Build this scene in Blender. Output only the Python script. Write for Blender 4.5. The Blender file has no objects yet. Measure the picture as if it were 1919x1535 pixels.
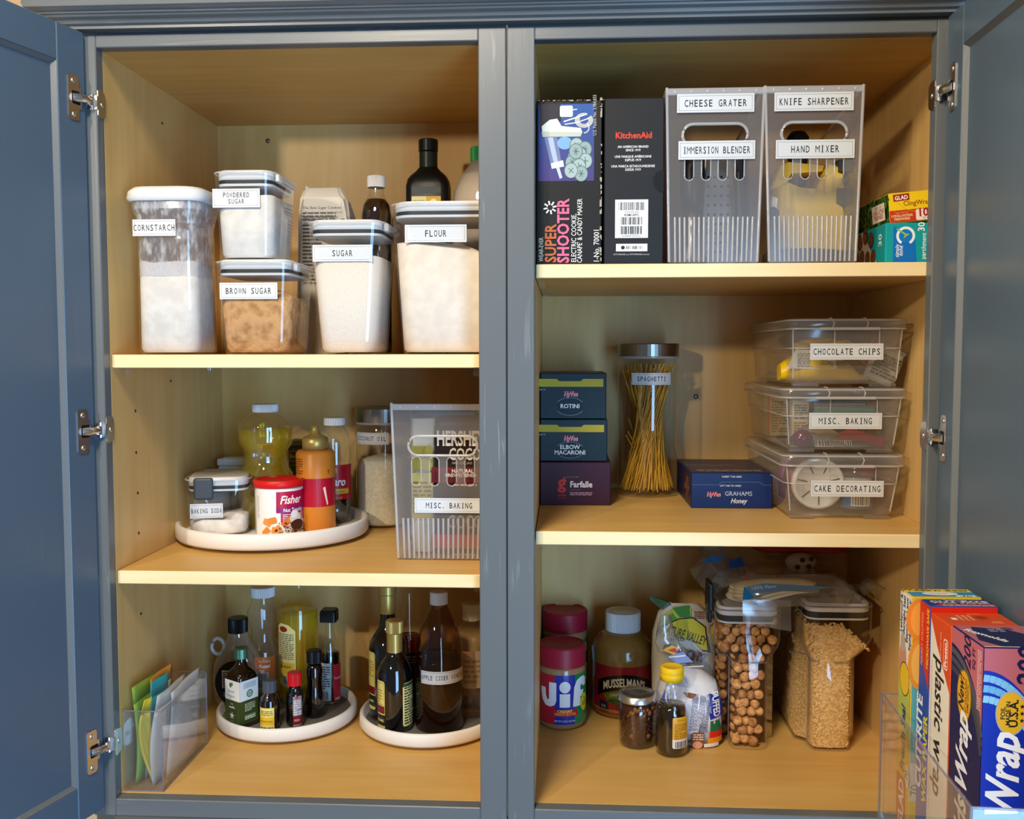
import bpy, bmesh, math, random
from math import sin, cos, pi, radians, sqrt, atan2
from mathutils import Vector, Matrix
from mathutils.geometry import tessellate_polygon
random.seed(7)
SC = bpy.context.scene
COL = SC.collection

# ------------------------------------------------------------------ camera
CAM = Vector((0.0746, -1.25, 0.6142)); YAW, PITCH, ROLL, FPX = 0.05425, -0.06053, -0.00101, 1790.5
CFW = Vector((-sin(YAW)*cos(PITCH), cos(YAW)*cos(PITCH), sin(PITCH)))
CR0 = Vector((cos(YAW), sin(YAW), 0)); CU0 = CR0.cross(CFW)
CRT = CR0*cos(ROLL) + CU0*sin(ROLL); CUP = CU0*cos(ROLL) - CR0*sin(ROLL)
cd = bpy.data.cameras.new('camera'); cam = bpy.data.objects.new('camera', cd); COL.objects.link(cam)
cam.matrix_world = Matrix(((CRT.x, CUP.x, -CFW.x, CAM.x), (CRT.y, CUP.y, -CFW.y, CAM.y), (CRT.z, CUP.z, -CFW.z, CAM.z), (0, 0, 0, 1)))
cd.sensor_fit = 'HORIZONTAL'; cd.sensor_width = 36; cd.lens = 36*FPX/1919; cd.clip_start = 0.05
SC.camera = cam

def ray(px, py):
    return CFW + CRT*((px-959.5)/FPX) + CUP*((767.5-py)/FPX)
def at(px, py, Y):            # where the sight line of a photo point meets the upright plane y = Y
    d = ray(px, py); k = (Y-CAM.y)/d.y; p = CAM + d*k
    return p.x, p.z
def on(px, py, Z):            # where it meets the level plane z = Z
    d = ray(px, py); k = (Z-CAM.z)/d.z; p = CAM + d*k
    return p.x, p.y

# ------------------------------------------------------------------ light
def lin(c):
    if isinstance(c, str):
        c = [int(c[i:i+2], 16)/255 for i in (0, 2, 4)]
        c = [x/12.92 if x <= .04045 else ((x+.055)/1.055)**2.4 for x in c]
    return (c[0], c[1], c[2], 1.0)
W = bpy.data.worlds.new('world'); SC.world = W; W.use_nodes = True
W.node_tree.nodes['Background'].inputs[0].default_value = (1.0, 0.96, 0.90, 1)
W.node_tree.nodes['Background'].inputs[1].default_value = 0.13
def area(name, loc, target, sx, sy, power, col, disk=False):
    l = bpy.data.lights.new(name, 'AREA'); l.energy = power; l.color = col
    l.shape = 'DISK' if disk else 'RECTANGLE'; l.size = sx
    if not disk: l.size_y = sy
    o = bpy.data.objects.new(name, l); COL.objects.link(o); o.location = loc
    o.rotation_euler = (Vector(target)-Vector(loc)).to_track_quat('-Z', 'Y').to_euler()
    return o
WARM = (1.0, 0.86, 0.66)
area('recessed_lamp', (-1.03, -1.87, 1.13), (0, 0, .5), .10, .10, 17, WARM, True)
area('ceiling_lamp', (-.30, -1.20, 1.62), (-.05, -.6, 0), .42, .42, 28, WARM, True)
area('glass_door_daylight', (1.25, -2.8, -.10), (-.1, 0, -.10), 1.0, 2.3, 84, (0.30, 0.60, 1.0))
area('warm_fill', (-3.2, -1.5, .35), (.5, -.2, .35), 1.3, 1.0, 42, (1.0, .80, .56))  # unseen warm fill, added on the left to light the right door
SC.view_settings.view_transform = 'Standard'; SC.view_settings.look = 'None'
SC.view_settings.exposure = 0.14; SC.view_settings.gamma = 1.0; SC.view_settings.use_curve_mapping = False
SC.cycles.transparent_max_bounces = 32; SC.cycles.max_bounces = 10
SC.cycles.caustics_reflective = False; SC.cycles.caustics_refractive = False
SC.cycles.sample_clamp_indirect = 4.0

# ------------------------------------------------------------------ materials
def mat(name):
    m = bpy.data.materials.new(name); m.use_nodes = True; nt = m.node_tree
    return m, nt, nt.nodes, nt.links, nt.nodes['Principled BSDF']
def pl(name, c, rough=.45, metal=0, spec=.32, bump=0, bscale=200, coat=0, sss=0):
    m, nt, N, L, P = mat(name); c = lin(c)
    P.inputs['Base Color'].default_value = c; P.inputs['Roughness'].default_value = rough
    P.inputs['Metallic'].default_value = metal; P.inputs['Specular IOR Level'].default_value = spec
    P.inputs['Coat Weight'].default_value = coat
    tc = N.new('ShaderNodeTexCoord'); nz = N.new('ShaderNodeTexNoise'); nz.inputs['Scale'].default_value = bscale
    nz.inputs['Detail'].default_value = 3; L.new(tc.outputs['Object'], nz.inputs['Vector'])
    mx = N.new('ShaderNodeMixRGB'); mx.blend_type = 'MULTIPLY'; mx.inputs[0].default_value = .10
    mx.inputs[1].default_value = c; L.new(nz.outputs['Color'], mx.inputs[2]); L.new(mx.outputs[0], P.inputs['Base Color'])
    if bump:
        b = N.new('ShaderNodeBump'); b.inputs['Strength'].default_value = bump; b.inputs['Distance'].default_value = .002
        L.new(nz.outputs['Fac'], b.inputs['Height']); L.new(b.outputs['Normal'], P.inputs['Normal'])
    return m
def clear(name, tint=(1, 1, 1), haze=0.0, hazecol=(.85, .85, .87), rough=.03, f0=.05, dust=0, gloss=1.0):
    """thin clear wall: mostly lets light straight through, mirrors a little, more at a slant; haze = milky scatter; dust = clinging powder"""
    m, nt, N, L, P = mat(name); N.remove(P); out = N['Material Output']
    T = N.new('ShaderNodeBsdfTransparent'); T.inputs[0].default_value = (*tint, 1)
    G = N.new('ShaderNodeBsdfGlossy'); G.inputs['Roughness'].default_value = rough; G.inputs[0].default_value = (gloss, gloss, gloss, 1)
    lw = N.new('ShaderNodeLayerWeight'); lw.inputs[0].default_value = .5
    pw = N.new('ShaderNodeMath'); pw.operation = 'POWER'; pw.inputs[1].default_value = 4; L.new(lw.outputs['Facing'], pw.inputs[0])
    ma = N.new('ShaderNodeMath'); ma.operation = 'MULTIPLY_ADD'; ma.inputs[1].default_value = .6; ma.inputs[2].default_value = f0
    L.new(pw.outputs[0], ma.inputs[0])
    base = T
    if haze or dust:
        Di = N.new('ShaderNodeBsdfDiffuse'); Di.inputs[0].default_value = (*hazecol, 1)
        Tr = N.new('ShaderNodeBsdfTranslucent'); Tr.inputs[0].default_value = (*hazecol, 1)
        h = N.new('ShaderNodeMixShader'); h.inputs[0].default_value = .4; L.new(Di.outputs[0], h.inputs[1]); L.new(Tr.outputs[0], h.inputs[2])
        M = N.new('ShaderNodeMixShader'); M.inputs[0].default_value = haze
        L.new(T.outputs[0], M.inputs[1]); L.new(h.outputs[0], M.inputs[2]); base = M
        if dust:
            tc = N.new('ShaderNodeTexCoord'); mp = N.new('ShaderNodeMapping'); mp.inputs['Scale'].default_value = (150, 150, 55)
            nz = N.new('ShaderNodeTexNoise'); nz.inputs['Scale'].default_value = 1; nz.inputs['Detail'].default_value = 5
            L.new(tc.outputs['Object'], mp.inputs[0]); L.new(mp.outputs[0], nz.inputs['Vector'])
            rp = N.new('ShaderNodeMapRange'); rp.inputs[1].default_value = .45; rp.inputs[2].default_value = .68
            rp.inputs[3].default_value = haze; rp.inputs[4].default_value = dust; L.new(nz.outputs['Fac'], rp.inputs[0]); L.new(rp.outputs[0], M.inputs[0])
    X = N.new('ShaderNodeMixShader'); L.new(ma.outputs[0], X.inputs[0]); L.new(base.outputs[0], X.inputs[1]); L.new(G.outputs[0], X.inputs[2])
    L.new(X.outputs[0], out.inputs[0])
    return m
def liquid(name, c, rough=0.0, ior=1.4):
    m, nt, N, L, P = mat(name); P.inputs['Base Color'].default_value = lin(c); P.inputs['Roughness'].default_value = rough
    P.inputs['Transmission Weight'].default_value = 1; P.inputs['IOR'].default_value = ior
    return m
def wood(name, axis, c1, c2, rough=.42, edge=False):
    """smooth maple veneer, grain along axis (0 x, 1 y, 2 z)"""
    m, nt, N, L, P = mat(name)
    tc = N.new('ShaderNodeTexCoord'); mp = N.new('ShaderNodeMapping'); s = [26.0, 26.0, 26.0]; s[axis] = 2.2; mp.inputs['Scale'].default_value = s
    L.new(tc.outputs['Object'], mp.inputs[0])
    nz = N.new('ShaderNodeTexNoise'); nz.inputs['Scale'].default_value = 1.6; nz.inputs['Detail'].default_value = 5; nz.inputs['Distortion'].default_value = .6
    L.new(mp.outputs[0], nz.inputs['Vector'])
    n2 = N.new('ShaderNodeTexNoise'); n2.inputs['Scale'].default_value = 5; n2.inputs['Detail'].default_value = 2; L.new(tc.outputs['Object'], n2.inputs['Vector'])
    ad = N.new('ShaderNodeMath'); ad.operation = 'MULTIPLY_ADD'; ad.inputs[1].default_value = .5; L.new(n2.outputs['Fac'], ad.inputs[0]); L.new(nz.outputs['Fac'], ad.inputs[2])
    cr = N.new('ShaderNodeValToRGB'); cr.color_ramp.elements[0].position = .50; cr.color_ramp.elements[0].color = lin(c1)
    cr.color_ramp.elements[1].position = 1.0; cr.color_ramp.elements[1].color = lin(c2); L.new(ad.outputs[0], cr.inputs[0])
    L.new(cr.outputs[0], P.inputs['Base Color']); P.inputs['Roughness'].default_value = rough; P.inputs['Specular IOR Level'].default_value = .35
    b = N.new('ShaderNodeBump'); b.inputs['Strength'].default_value = .10; b.inputs['Distance'].default_value = .001; L.new(nz.outputs['Fac'], b.inputs['Height'])
    L.new(b.outputs['Normal'], P.inputs['Normal'])
    return m
def paint(name, c, axis, wear=.18):
    """semi-gloss cabinet paint over open oak grain"""
    m, nt, N, L, P = mat(name)
    tc = N.new('ShaderNodeTexCoord'); mp = N.new('ShaderNodeMapping'); s = [150.0, 150.0, 150.0]; s[axis] = 9.0; mp.inputs['Scale'].default_value = s
    L.new(tc.outputs['Object'], mp.inputs[0])
    wv = N.new('ShaderNodeTexNoise'); wv.inputs['Scale'].default_value = 1.0; wv.inputs['Detail'].default_value = 3; wv.inputs['Distortion'].default_value = 1.0
    L.new(mp.outputs[0], wv.inputs['Vector'])
    n2 = N.new('ShaderNodeTexNoise'); n2.inputs['Scale'].default_value = 7; L.new(tc.outputs['Object'], n2.inputs['Vector'])
    r1 = N.new('ShaderNodeMapRange'); r1.inputs[1].default_value = .60; r1.inputs[2].default_value = .74; L.new(wv.outputs['Fac'], r1.inputs[0])
    r2 = N.new('ShaderNodeMapRange'); r2.inputs[1].default_value = .5; r2.inputs[2].default_value = .66; L.new(n2.outputs['Fac'], r2.inputs[0])
    mu = N.new('ShaderNodeMath'); mu.operation = 'MULTIPLY'; L.new(r1.outputs[0], mu.inputs[0]); L.new(r2.outputs[0], mu.inputs[1])
    m3 = N.new('ShaderNodeMath'); m3.operation = 'MULTIPLY'; m3.inputs[1].default_value = wear; L.new(mu.outputs[0], m3.inputs[0])
    mx = N.new('ShaderNodeMixRGB'); mx.inputs[1].default_value = lin(c); mx.inputs[2].default_value = lin('b9bdbd'); L.new(m3.outputs[0], mx.inputs[0])
    L.new(mx.outputs[0], P.inputs['Base Color']); P.inputs['Roughness'].default_value = .33; P.inputs['Specular IOR Level'].default_value = .45
    b = N.new('ShaderNodeBump'); b.inputs['Strength'].default_value = .12; b.inputs['Distance'].default_value = .0008; L.new(wv.outputs['Fac'], b.inputs['Height'])
    L.new(b.outputs['Normal'], P.inputs['Normal'])
    return m
def printmat(name, rough, coat=0):
    m, nt, N, L, P = mat(name); a = N.new('ShaderNodeVertexColor'); a.layer_name = 'Col'; L.new(a.outputs[0], P.inputs['Base Color'])
    P.inputs['Roughness'].default_value = rough; P.inputs['Specular IOR Level'].default_value = .28; P.inputs['Coat Weight'].default_value = coat; P.inputs['Coat Roughness'].default_value = .15
    return m
def grainy(name, c1, c2, scale, rough=.9, bump=.6, dist=.003, lo=.4, hi=.62):
    m, nt, N, L, P = mat(name); tc = N.new('ShaderNodeTexCoord'); nz = N.new('ShaderNodeTexNoise'); nz.inputs['Scale'].default_value = scale; nz.inputs['Detail'].default_value = 6
    L.new(tc.outputs['Object'], nz.inputs['Vector']); cr = N.new('ShaderNodeValToRGB'); cr.color_ramp.elements[0].position = lo; cr.color_ramp.elements[1].position = hi
    cr.color_ramp.elements[0].color = lin(c1); cr.color_ramp.elements[1].color = lin(c2); L.new(nz.outputs['Fac'], cr.inputs[0]); L.new(cr.outputs[0], P.inputs['Base Color'])
    P.inputs['Roughness'].default_value = rough; P.inputs['Specular IOR Level'].default_value = .2
    b = N.new('ShaderNodeBump'); b.inputs['Strength'].default_value = bump; b.inputs['Distance'].default_value = dist; L.new(nz.outputs['Fac'], b.inputs['Height']); L.new(b.outputs['Normal'], P.inputs['Normal'])
    return m
M = {}
PAINT = '62676a'
M['paint_v'] = paint('cabinet_paint_upright', PAINT, 2, .5); M['paint_h'] = paint('cabinet_paint_level', PAINT, 0, .3)
M['paint_s'] = paint('cabinet_paint_door', '4d5f70', 2, .06)
MC1, MC2 = 'd0a562', 'dcb676'
M['maple_v'] = wood('maple_upright', 2, MC1, MC2); M['maple_h'] = wood('maple_level', 0, 'cc9e56', 'd8b069')
M['maple_edge'] = wood('maple_edge', 0, 'ecd09a', 'f6e0b0', .5)
M['print'] = printmat('printed_card', .38); M['gprint'] = printmat('glossy_print', .22, .3)
M['nickel'] = pl('nickel', 'e4e4e6', .27, 1, bscale=60); M['screw'] = pl('dark_screw', '8a8580', .35, 1)
M['steel'] = pl('brushed_steel', '9a958e', .28, 1, bscale=90); M['gold'] = pl('gold_foil', 'c6a75c', .36, .6)
M['white'] = pl('white_plastic', 'dadad9', .4); M['offwhite'] = pl('off_white_plastic', 'dcd8cf', .45)
M['turn'] = pl('turntable_white', 'ece8e2', .5, bump=.03, bscale=400); M['greymat'] = pl('grey_rubber_mat', '6e6c69', .8, bump=.1, bscale=600)
M['gasket'] = pl('grey_silicone', '24272a', .5); M['latch'] = pl('slate_latch', '3d434a', .5)
M['black'] = pl('black_plastic', '0d0f13', .35); M['red'] = pl('red_plastic', 'b3202a', .38); M['redcap'] = pl('bright_red_cap', 'd8161c', .4)
M['jiflid'] = pl('maroon_red_lid', '9c1830', .42); M['yellow'] = pl('yellow_plastic', 'efc81e', .4); M['green'] = pl('green_cap', '1f9a52', .4)
M['mint'] = pl('mint_metal_cap', '5f8f74', .3, .7); M['slatecap'] = pl('slate_cap', '4b515b', .35)
M['clear'] = clear('clear_plastic'); M['clear2'] = clear('clear_plastic_soft', (.96, .96, .97), .03); M['glass'] = clear('jar_glass', (.97, .98, .97), f0=.07)
M['dusty'] = clear('dusty_clear_plastic', (.92, .92, .95), .16, (.85, .85, .88), dust=.75); M['frost'] = clear('frosted_plastic', (.95, .94, .94), .15, (.60, .57, .55), .2, .035)
M['frostrim'] = clear('frosted_plastic_thick', (.95, .95, .96), .48, (.86, .86, .88), .18, .06); M['bin'] = clear('milky_bin_plastic', (.97, .97, .97), .19, (.85, .84, .84), .1, .05)
M['acryl'] = clear('clear_acrylic', (.975, .975, .985), .03, (.9, .9, .95), f0=.05); M['acryledge'] = clear('acrylic_edge', (.66, .64, .74), .3, (.6, .6, .72)); M['film'] = clear('crinkled_film', (.95, .95, .95), .18, (.85, .86, .88), .12, .09)
M['amber'] = clear('amber_glass', (.18, .07, .03), f0=.07); M['darkglass'] = clear('near_black_glass', (.02, .025, .02), f0=.07)
M['oil'] = clear('cooking_oil', (.95, .84, .18), .30, (.95, .78, .06), f0=.03); M['oil2'] = clear('pale_oil', (.88, .78, .25), .18, (.75, .60, .08), f0=.03)
M['vinegar'] = pl('amber_vinegar', '3a1507', .08, 0, .6, coat=.5); M['brownliq'] = pl('brown_liquid', '200a05', .08, 0, .6, coat=.5); M['blackliq'] = pl('black_liquid', '0a0708', .08, 0, .6, coat=.6)
M['cider'] = clear('cider_vinegar', (.12, .035, .010), .5, (.07, .02, .006), f0=.02); M['rosevin'] = clear('red_wine_vinegar', (.35, .06, .03), .2, (.3, .04, .02), f0=.03); M['palevin'] = clear('pale_vinegar', (.9, .74, .55), .06, (.8, .6, .4), f0=.03)
M['powder'] = grainy('white_powder', 'cbc8c4', 'd6d4d0', 60, bump=.25); M['flour'] = grainy('flour', 'd2cabe', 'dcd4c9', 50, bump=.25); M['sugar'] = grainy('white_sugar', 'd2cac0', 'dcd5cb', 700, bump=.2)
M['brownsugar'] = grainy('brown_sugar', '94683f', 'bd9467', 70, bump=1.0, dist=.005, lo=.28, hi=.55); M['soda'] = grainy('baking_soda', 'd9d4d0', 'efece8', 60, bump=.3)
M['flakes'] = grainy('coconut_flakes', 'eee4c6', 'fbf6e2', 240, bump=.5, dist=.003); M['peanut'] = pl('peanut_butter', 'a07a52', .4); M['sauce'] = grainy('apple_sauce', 'a5812f', 'b8933d', 80, bump=.1)
M['jam'] = pl('dark_jam', '3d1208', .12, 0, .6, coat=.6); M['honey'] = pl('dark_honey', '1a0c04', .1, 0, .6, coat=.6)
M['paperbag'] = pl('white_paper', 'cdc6ba', .7, bump=.2, bscale=40); M['puff'] = grainy('cereal_puff', 'b8814c', 'e0ae74', 130, bump=.8, dist=.002); M['puff2'] = grainy('dark_cereal_puff', '94623a', 'bd8a5a', 130, bump=.8, dist=.002)
M['crisp'] = grainy('rice_crisp', 'c69a5e', 'e6c68c', 300, bump=.4); M['pasta'] = pl('dry_pasta', 'e0a92e', .5); M['wall'] = pl('cream_wall_paint', 'd8bb98', .8, bump=.05)
M['dark'] = pl('gap_shadow', '15171a', .8); M['mixyellow'] = pl('butter_yellow_enamel', 'f0cf55', .3, coat=.4); M['mixgrey'] = pl('dark_grey_grip', '3c424b', .5)
M['card'] = pl('grey_card', 'b9b2a6', .7); M['stone'] = pl('counter_edge', '6f665c', .5); M['smoke'] = pl('white_flour_tortilla', 'e2d3b4', .7, bump=.2, bscale=30)
# ------------------------------------------------------------------ mesh helpers
class MB:
    def __init__(s): s.v = []; s.f = []; s.sm = []
    def add(s, V, F, smooth=False, tf=None):
        o = len(s.v); s.v += [tuple(tf @ Vector(p)) if tf else tuple(p) for p in V]
        s.f += [tuple(i+o for i in f) for f in F]; s.sm += [smooth]*len(F); return s
    def box(s, x0, x1, y0, y1, z0, z1, b=0.0, seg=2, tf=None):
        if b <= 0:
            V = [(x0, y0, z0), (x1, y0, z0), (x1, y1, z0), (x0, y1, z0), (x0, y0, z1), (x1, y0, z1), (x1, y1, z1), (x0, y1, z1)]
            return s.add(V, [(0, 3, 2, 1), (4, 5, 6, 7), (0, 1, 5, 4), (1, 2, 6, 5), (2, 3, 7, 6), (3, 0, 4, 7)], False, tf)
        bm = bmesh.new(); bmesh.ops.create_cube(bm, size=1)
        for v in bm.verts: v.co = ((x0+x1)/2+v.co.x*(x1-x0), (y0+y1)/2+v.co.y*(y1-y0), (z0+z1)/2+v.co.z*(z1-z0))
        bmesh.ops.bevel(bm, geom=bm.edges[:], offset=b, segments=seg, profile=.5, affect='EDGES'); bm.verts.index_update()
        V = [v.co[:] for v in bm.verts]; F = [tuple(v.index for v in f.verts) for f in bm.faces]; bm.free()
        return s.add(V, F, False, tf)
    def lathe(s, prof, n=32, cx=0, cy=0, smooth=True, lobes=None, tf=None, sx=1, sy=1):
        """prof: (r, z) from bottom to top; lobes = (count, depth, z0, z1) flutes a zone"""
        V = []; rings = []
        for r, z in prof:
            if r < 1e-6: rings.append([len(V)]); V.append((cx, cy, z)); continue
            ring = []
            for k in range(n):
                a = 2*pi*k/n; q = r
                if lobes and lobes[2] <= z <= lobes[3]: q = r*(1-lobes[1]*abs(sin(lobes[0]*a/2)))
                ring.append(len(V)); V.append((cx+q*cos(a)*sx, cy+q*sin(a)*sy, z))
            rings.append(ring)
        F = []
        for A, B in zip(rings, rings[1:]):
            for k in range(n):
                j = (k+1) % n
                if len(A) == 1 and len(B) == 1: break
                if len(A) == 1: F.append((A[0], B[j], B[k]))
                elif len(B) == 1: F.append((A[k], A[j], B[0]))
                else: F.append((A[k], A[j], B[j], B[k]))
        return s.add(V, F, smooth, tf)
    def loft(s, secs, c0=True, c1=True, smooth=False, tf=None):
        n = len(secs[0]); V = [p for q in secs for p in q]; F = []
        for i in range(len(secs)-1):
            for k in range(n):
                j = (k+1) % n; F.append((i*n+k, i*n+j, (i+1)*n+j, (i+1)*n+k))
        s.add(V, F, smooth, tf)
        if c0: s.add(secs[0], [tuple(range(n-1, -1, -1))], False, tf)
        if c1: s.add(secs[-1], [tuple(range(n))], False, tf)
        return s
    def tube(s, pts, r, n=8, closed=False):
        pts = [Vector(p) for p in pts]; m = len(pts); secs = []
        for i, p in enumerate(pts):
            t = (pts[(i+1) % m]-pts[i-1]) if closed else (pts[min(i+1, m-1)]-pts[max(i-1, 0)])
            t.normalize(); u = t.cross(Vector((0, 0, 1)) if abs(t.z) < .9 else Vector((1, 0, 0))).normalized(); w = t.cross(u)
            rr_ = r[i] if isinstance(r, (list, tuple)) else r
            secs.append([tuple(p+u*(rr_*cos(2*pi*k/n))+w*(rr_*sin(2*pi*k/n))) for k in range(n)])
        if closed: secs.append(secs[0])
        return s.loft(secs, not closed, not closed, True)
    def prism(s, pts, y0, y1, tf=None, holes=()):
        """outline in x,z pushed from y0 to y1, with optional holes"""
        loops = [list(pts)]+[list(h) for h in holes]; tris = tessellate_polygon([[Vector((a, b, 0)) for a, b in l] for l in loops])
        flat = [p for l in loops for p in l]; n = len(flat)
        V = [(a, y0, b) for a, b in flat]+[(a, y1, b) for a, b in flat]; F = []
        for t in tris:
            a, b, c = t; ar = (flat[b][0]-flat[a][0])*(flat[c][1]-flat[a][1])-(flat[b][1]-flat[a][1])*(flat[c][0]-flat[a][0])
            if ar < 0: t = (a, c, b)
            F.append(tuple(t)); F.append(tuple(i+n for i in reversed(t)))
        o = 0
        for l in loops:
            k = len(l)
            for i in range(k):
                j = (i+1) % k; F.append((o+i, o+i+n, o+j+n, o+j))
            o += k
        return s.add(V, F, False, tf)
    def blob(s, c, r, seed=0, n=2, sq=(1, 1, 1), amp=.15, tf=None):
        bm = bmesh.new(); bmesh.ops.create_icosphere(bm, subdivisions=n, radius=1); rnd = random.Random(seed)
        ph = [rnd.uniform(0, 6.28) for _ in range(6)]
        for v in bm.verts:
            p = v.co; k = 1+amp*(sin(3*p.x+ph[0])*sin(3*p.y+ph[1])+sin(4*p.z+ph[2])*.6+sin(5*p.y+ph[3])*.4)
            v.co = (c[0]+p.x*r*sq[0]*k, c[1]+p.y*r*sq[1]*k, c[2]+p.z*r*sq[2]*k)
        V = [v.co[:] for v in bm.verts]; F = [tuple(v.index for v in f.verts) for f in bm.faces]; bm.free()
        return s.add(V, F, True, tf)
    def mesh(s, name, m):
        me = bpy.data.meshes.new(name); me.from_pydata(s.v, [], s.f); me.polygons.foreach_set('use_smooth', s.sm)
        for x in (m if isinstance(m, (list, tuple)) else [m]): me.materials.append(M[x] if isinstance(x, str) else x)
        return me
    def obj(s, name, m, parent=None, angle=None, **props):
        o = bpy.data.objects.new(name, s.mesh(name, m)); COL.objects.link(o)
        if parent is not None: o.parent = parent
        for k, v in props.items(): o[k] = v
        return o
def rr(w, d, r, z, cx=0, cy=0, n=4):
    P = []
    r = min(r, w/2-1e-5, d/2-1e-5)
    for q, (sx, sy) in enumerate(((1, -1), (1, 1), (-1, 1), (-1, -1))):
        for k in range(n+1):
            a = -pi/2+q*pi/2+k*pi/2/n; P.append((cx+sx*(w/2-r)+r*cos(a), cy+sy*(d/2-r)+r*sin(a), z))
    return P
def rr2(x0, x1, z0, z1, r, n=5):
    P = []; r = min(r, (x1-x0)/2-1e-6, (z1-z0)/2-1e-6)
    for q, (cx, cz) in enumerate(((x1-r, z0+r), (x1-r, z1-r), (x0+r, z1-r), (x0+r, z0+r))):
        for k in range(n+1):
            a = -pi/2+q*pi/2+k*pi/2/n; P.append((cx+r*cos(a), cz+r*sin(a)))
    return P
def arcp(cx, cz, r, a0, a1, n=12, rz=None):
    return [(cx+r*cos(radians(a0+(a1-a0)*k/n)), cz+(rz or r)*sin(radians(a0+(a1-a0)*k/n))) for k in range(n+1)]
def thing(name, label, cat, loc=(0, 0, 0), rz=0, group=None, rx=0, ry=0):
    o = bpy.data.objects.new(name, None); COL.objects.link(o); o.location = loc; o.rotation_euler = (rx, ry, rz)
    o.empty_display_size = .02; o['label'] = label; o['category'] = cat
    if group: o['group'] = group
    return o
def tag(o, label, cat, group=None, kind=None):
    o['label'] = label; o['category'] = cat
    if group: o['group'] = group
    if kind: o['kind'] = kind
    return o
def dup(o, parent=None):
    c = o.copy(); COL.objects.link(c)
    if parent is not None: c.parent = parent
    for ch in o.children: dup(ch, c)
    return c

# ------------------------------------------------------------------ print: flat colour artwork laid on a face
_gl = {}
def glyph(ch, bold):
    k = (ch, bold)
    if k not in _gl:
        def ev(txt):
            cu = bpy.data.curves.new('t', 'FONT'); cu.body = txt; cu.offset = bold; cu.resolution_u = 2; cu.fill_mode = 'FRONT'
            ob = bpy.data.objects.new('t', cu); COL.objects.link(ob); dg = bpy.context.evaluated_depsgraph_get(); e = ob.evaluated_get(dg); me = e.to_mesh()
            V = [(v.co.x, v.co.y) for v in me.vertices]; F = [tuple(p.vertices) for p in me.polygons]; e.to_mesh_clear()
            bpy.data.objects.remove(ob); bpy.data.curves.remove(cu); return V, F
        if 'cap' not in _gl: _gl['cap'] = max(p[1] for p in ev('H')[0])
        V, F = ev(ch); c = _gl['cap']; mx = lambda Q: max([p[0] for p in Q] or [0])
        adv = (mx(ev('H'+ch+'H')[0])-mx(ev('HH')[0]))/c
        _gl[k] = ([(x/c, y/c) for x, y in V], F, adv)
    return _gl[k]
def clipstrip(P, a, b):
    for s, lim in ((1, a), (-1, -b)):
        Q = []
        for i in range(len(P)):
            p, q = P[i-1], P[i]; dp, dq = s*p[0]-lim, s*q[0]-lim
            if (dp < 0) != (dq < 0): t = dp/(dp-dq); Q.append((p[0]+(q[0]-p[0])*t, p[1]+(q[1]-p[1])*t))
            if dq >= 0: Q.append(q)
        P = Q
        if not P: break
    return P
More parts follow.
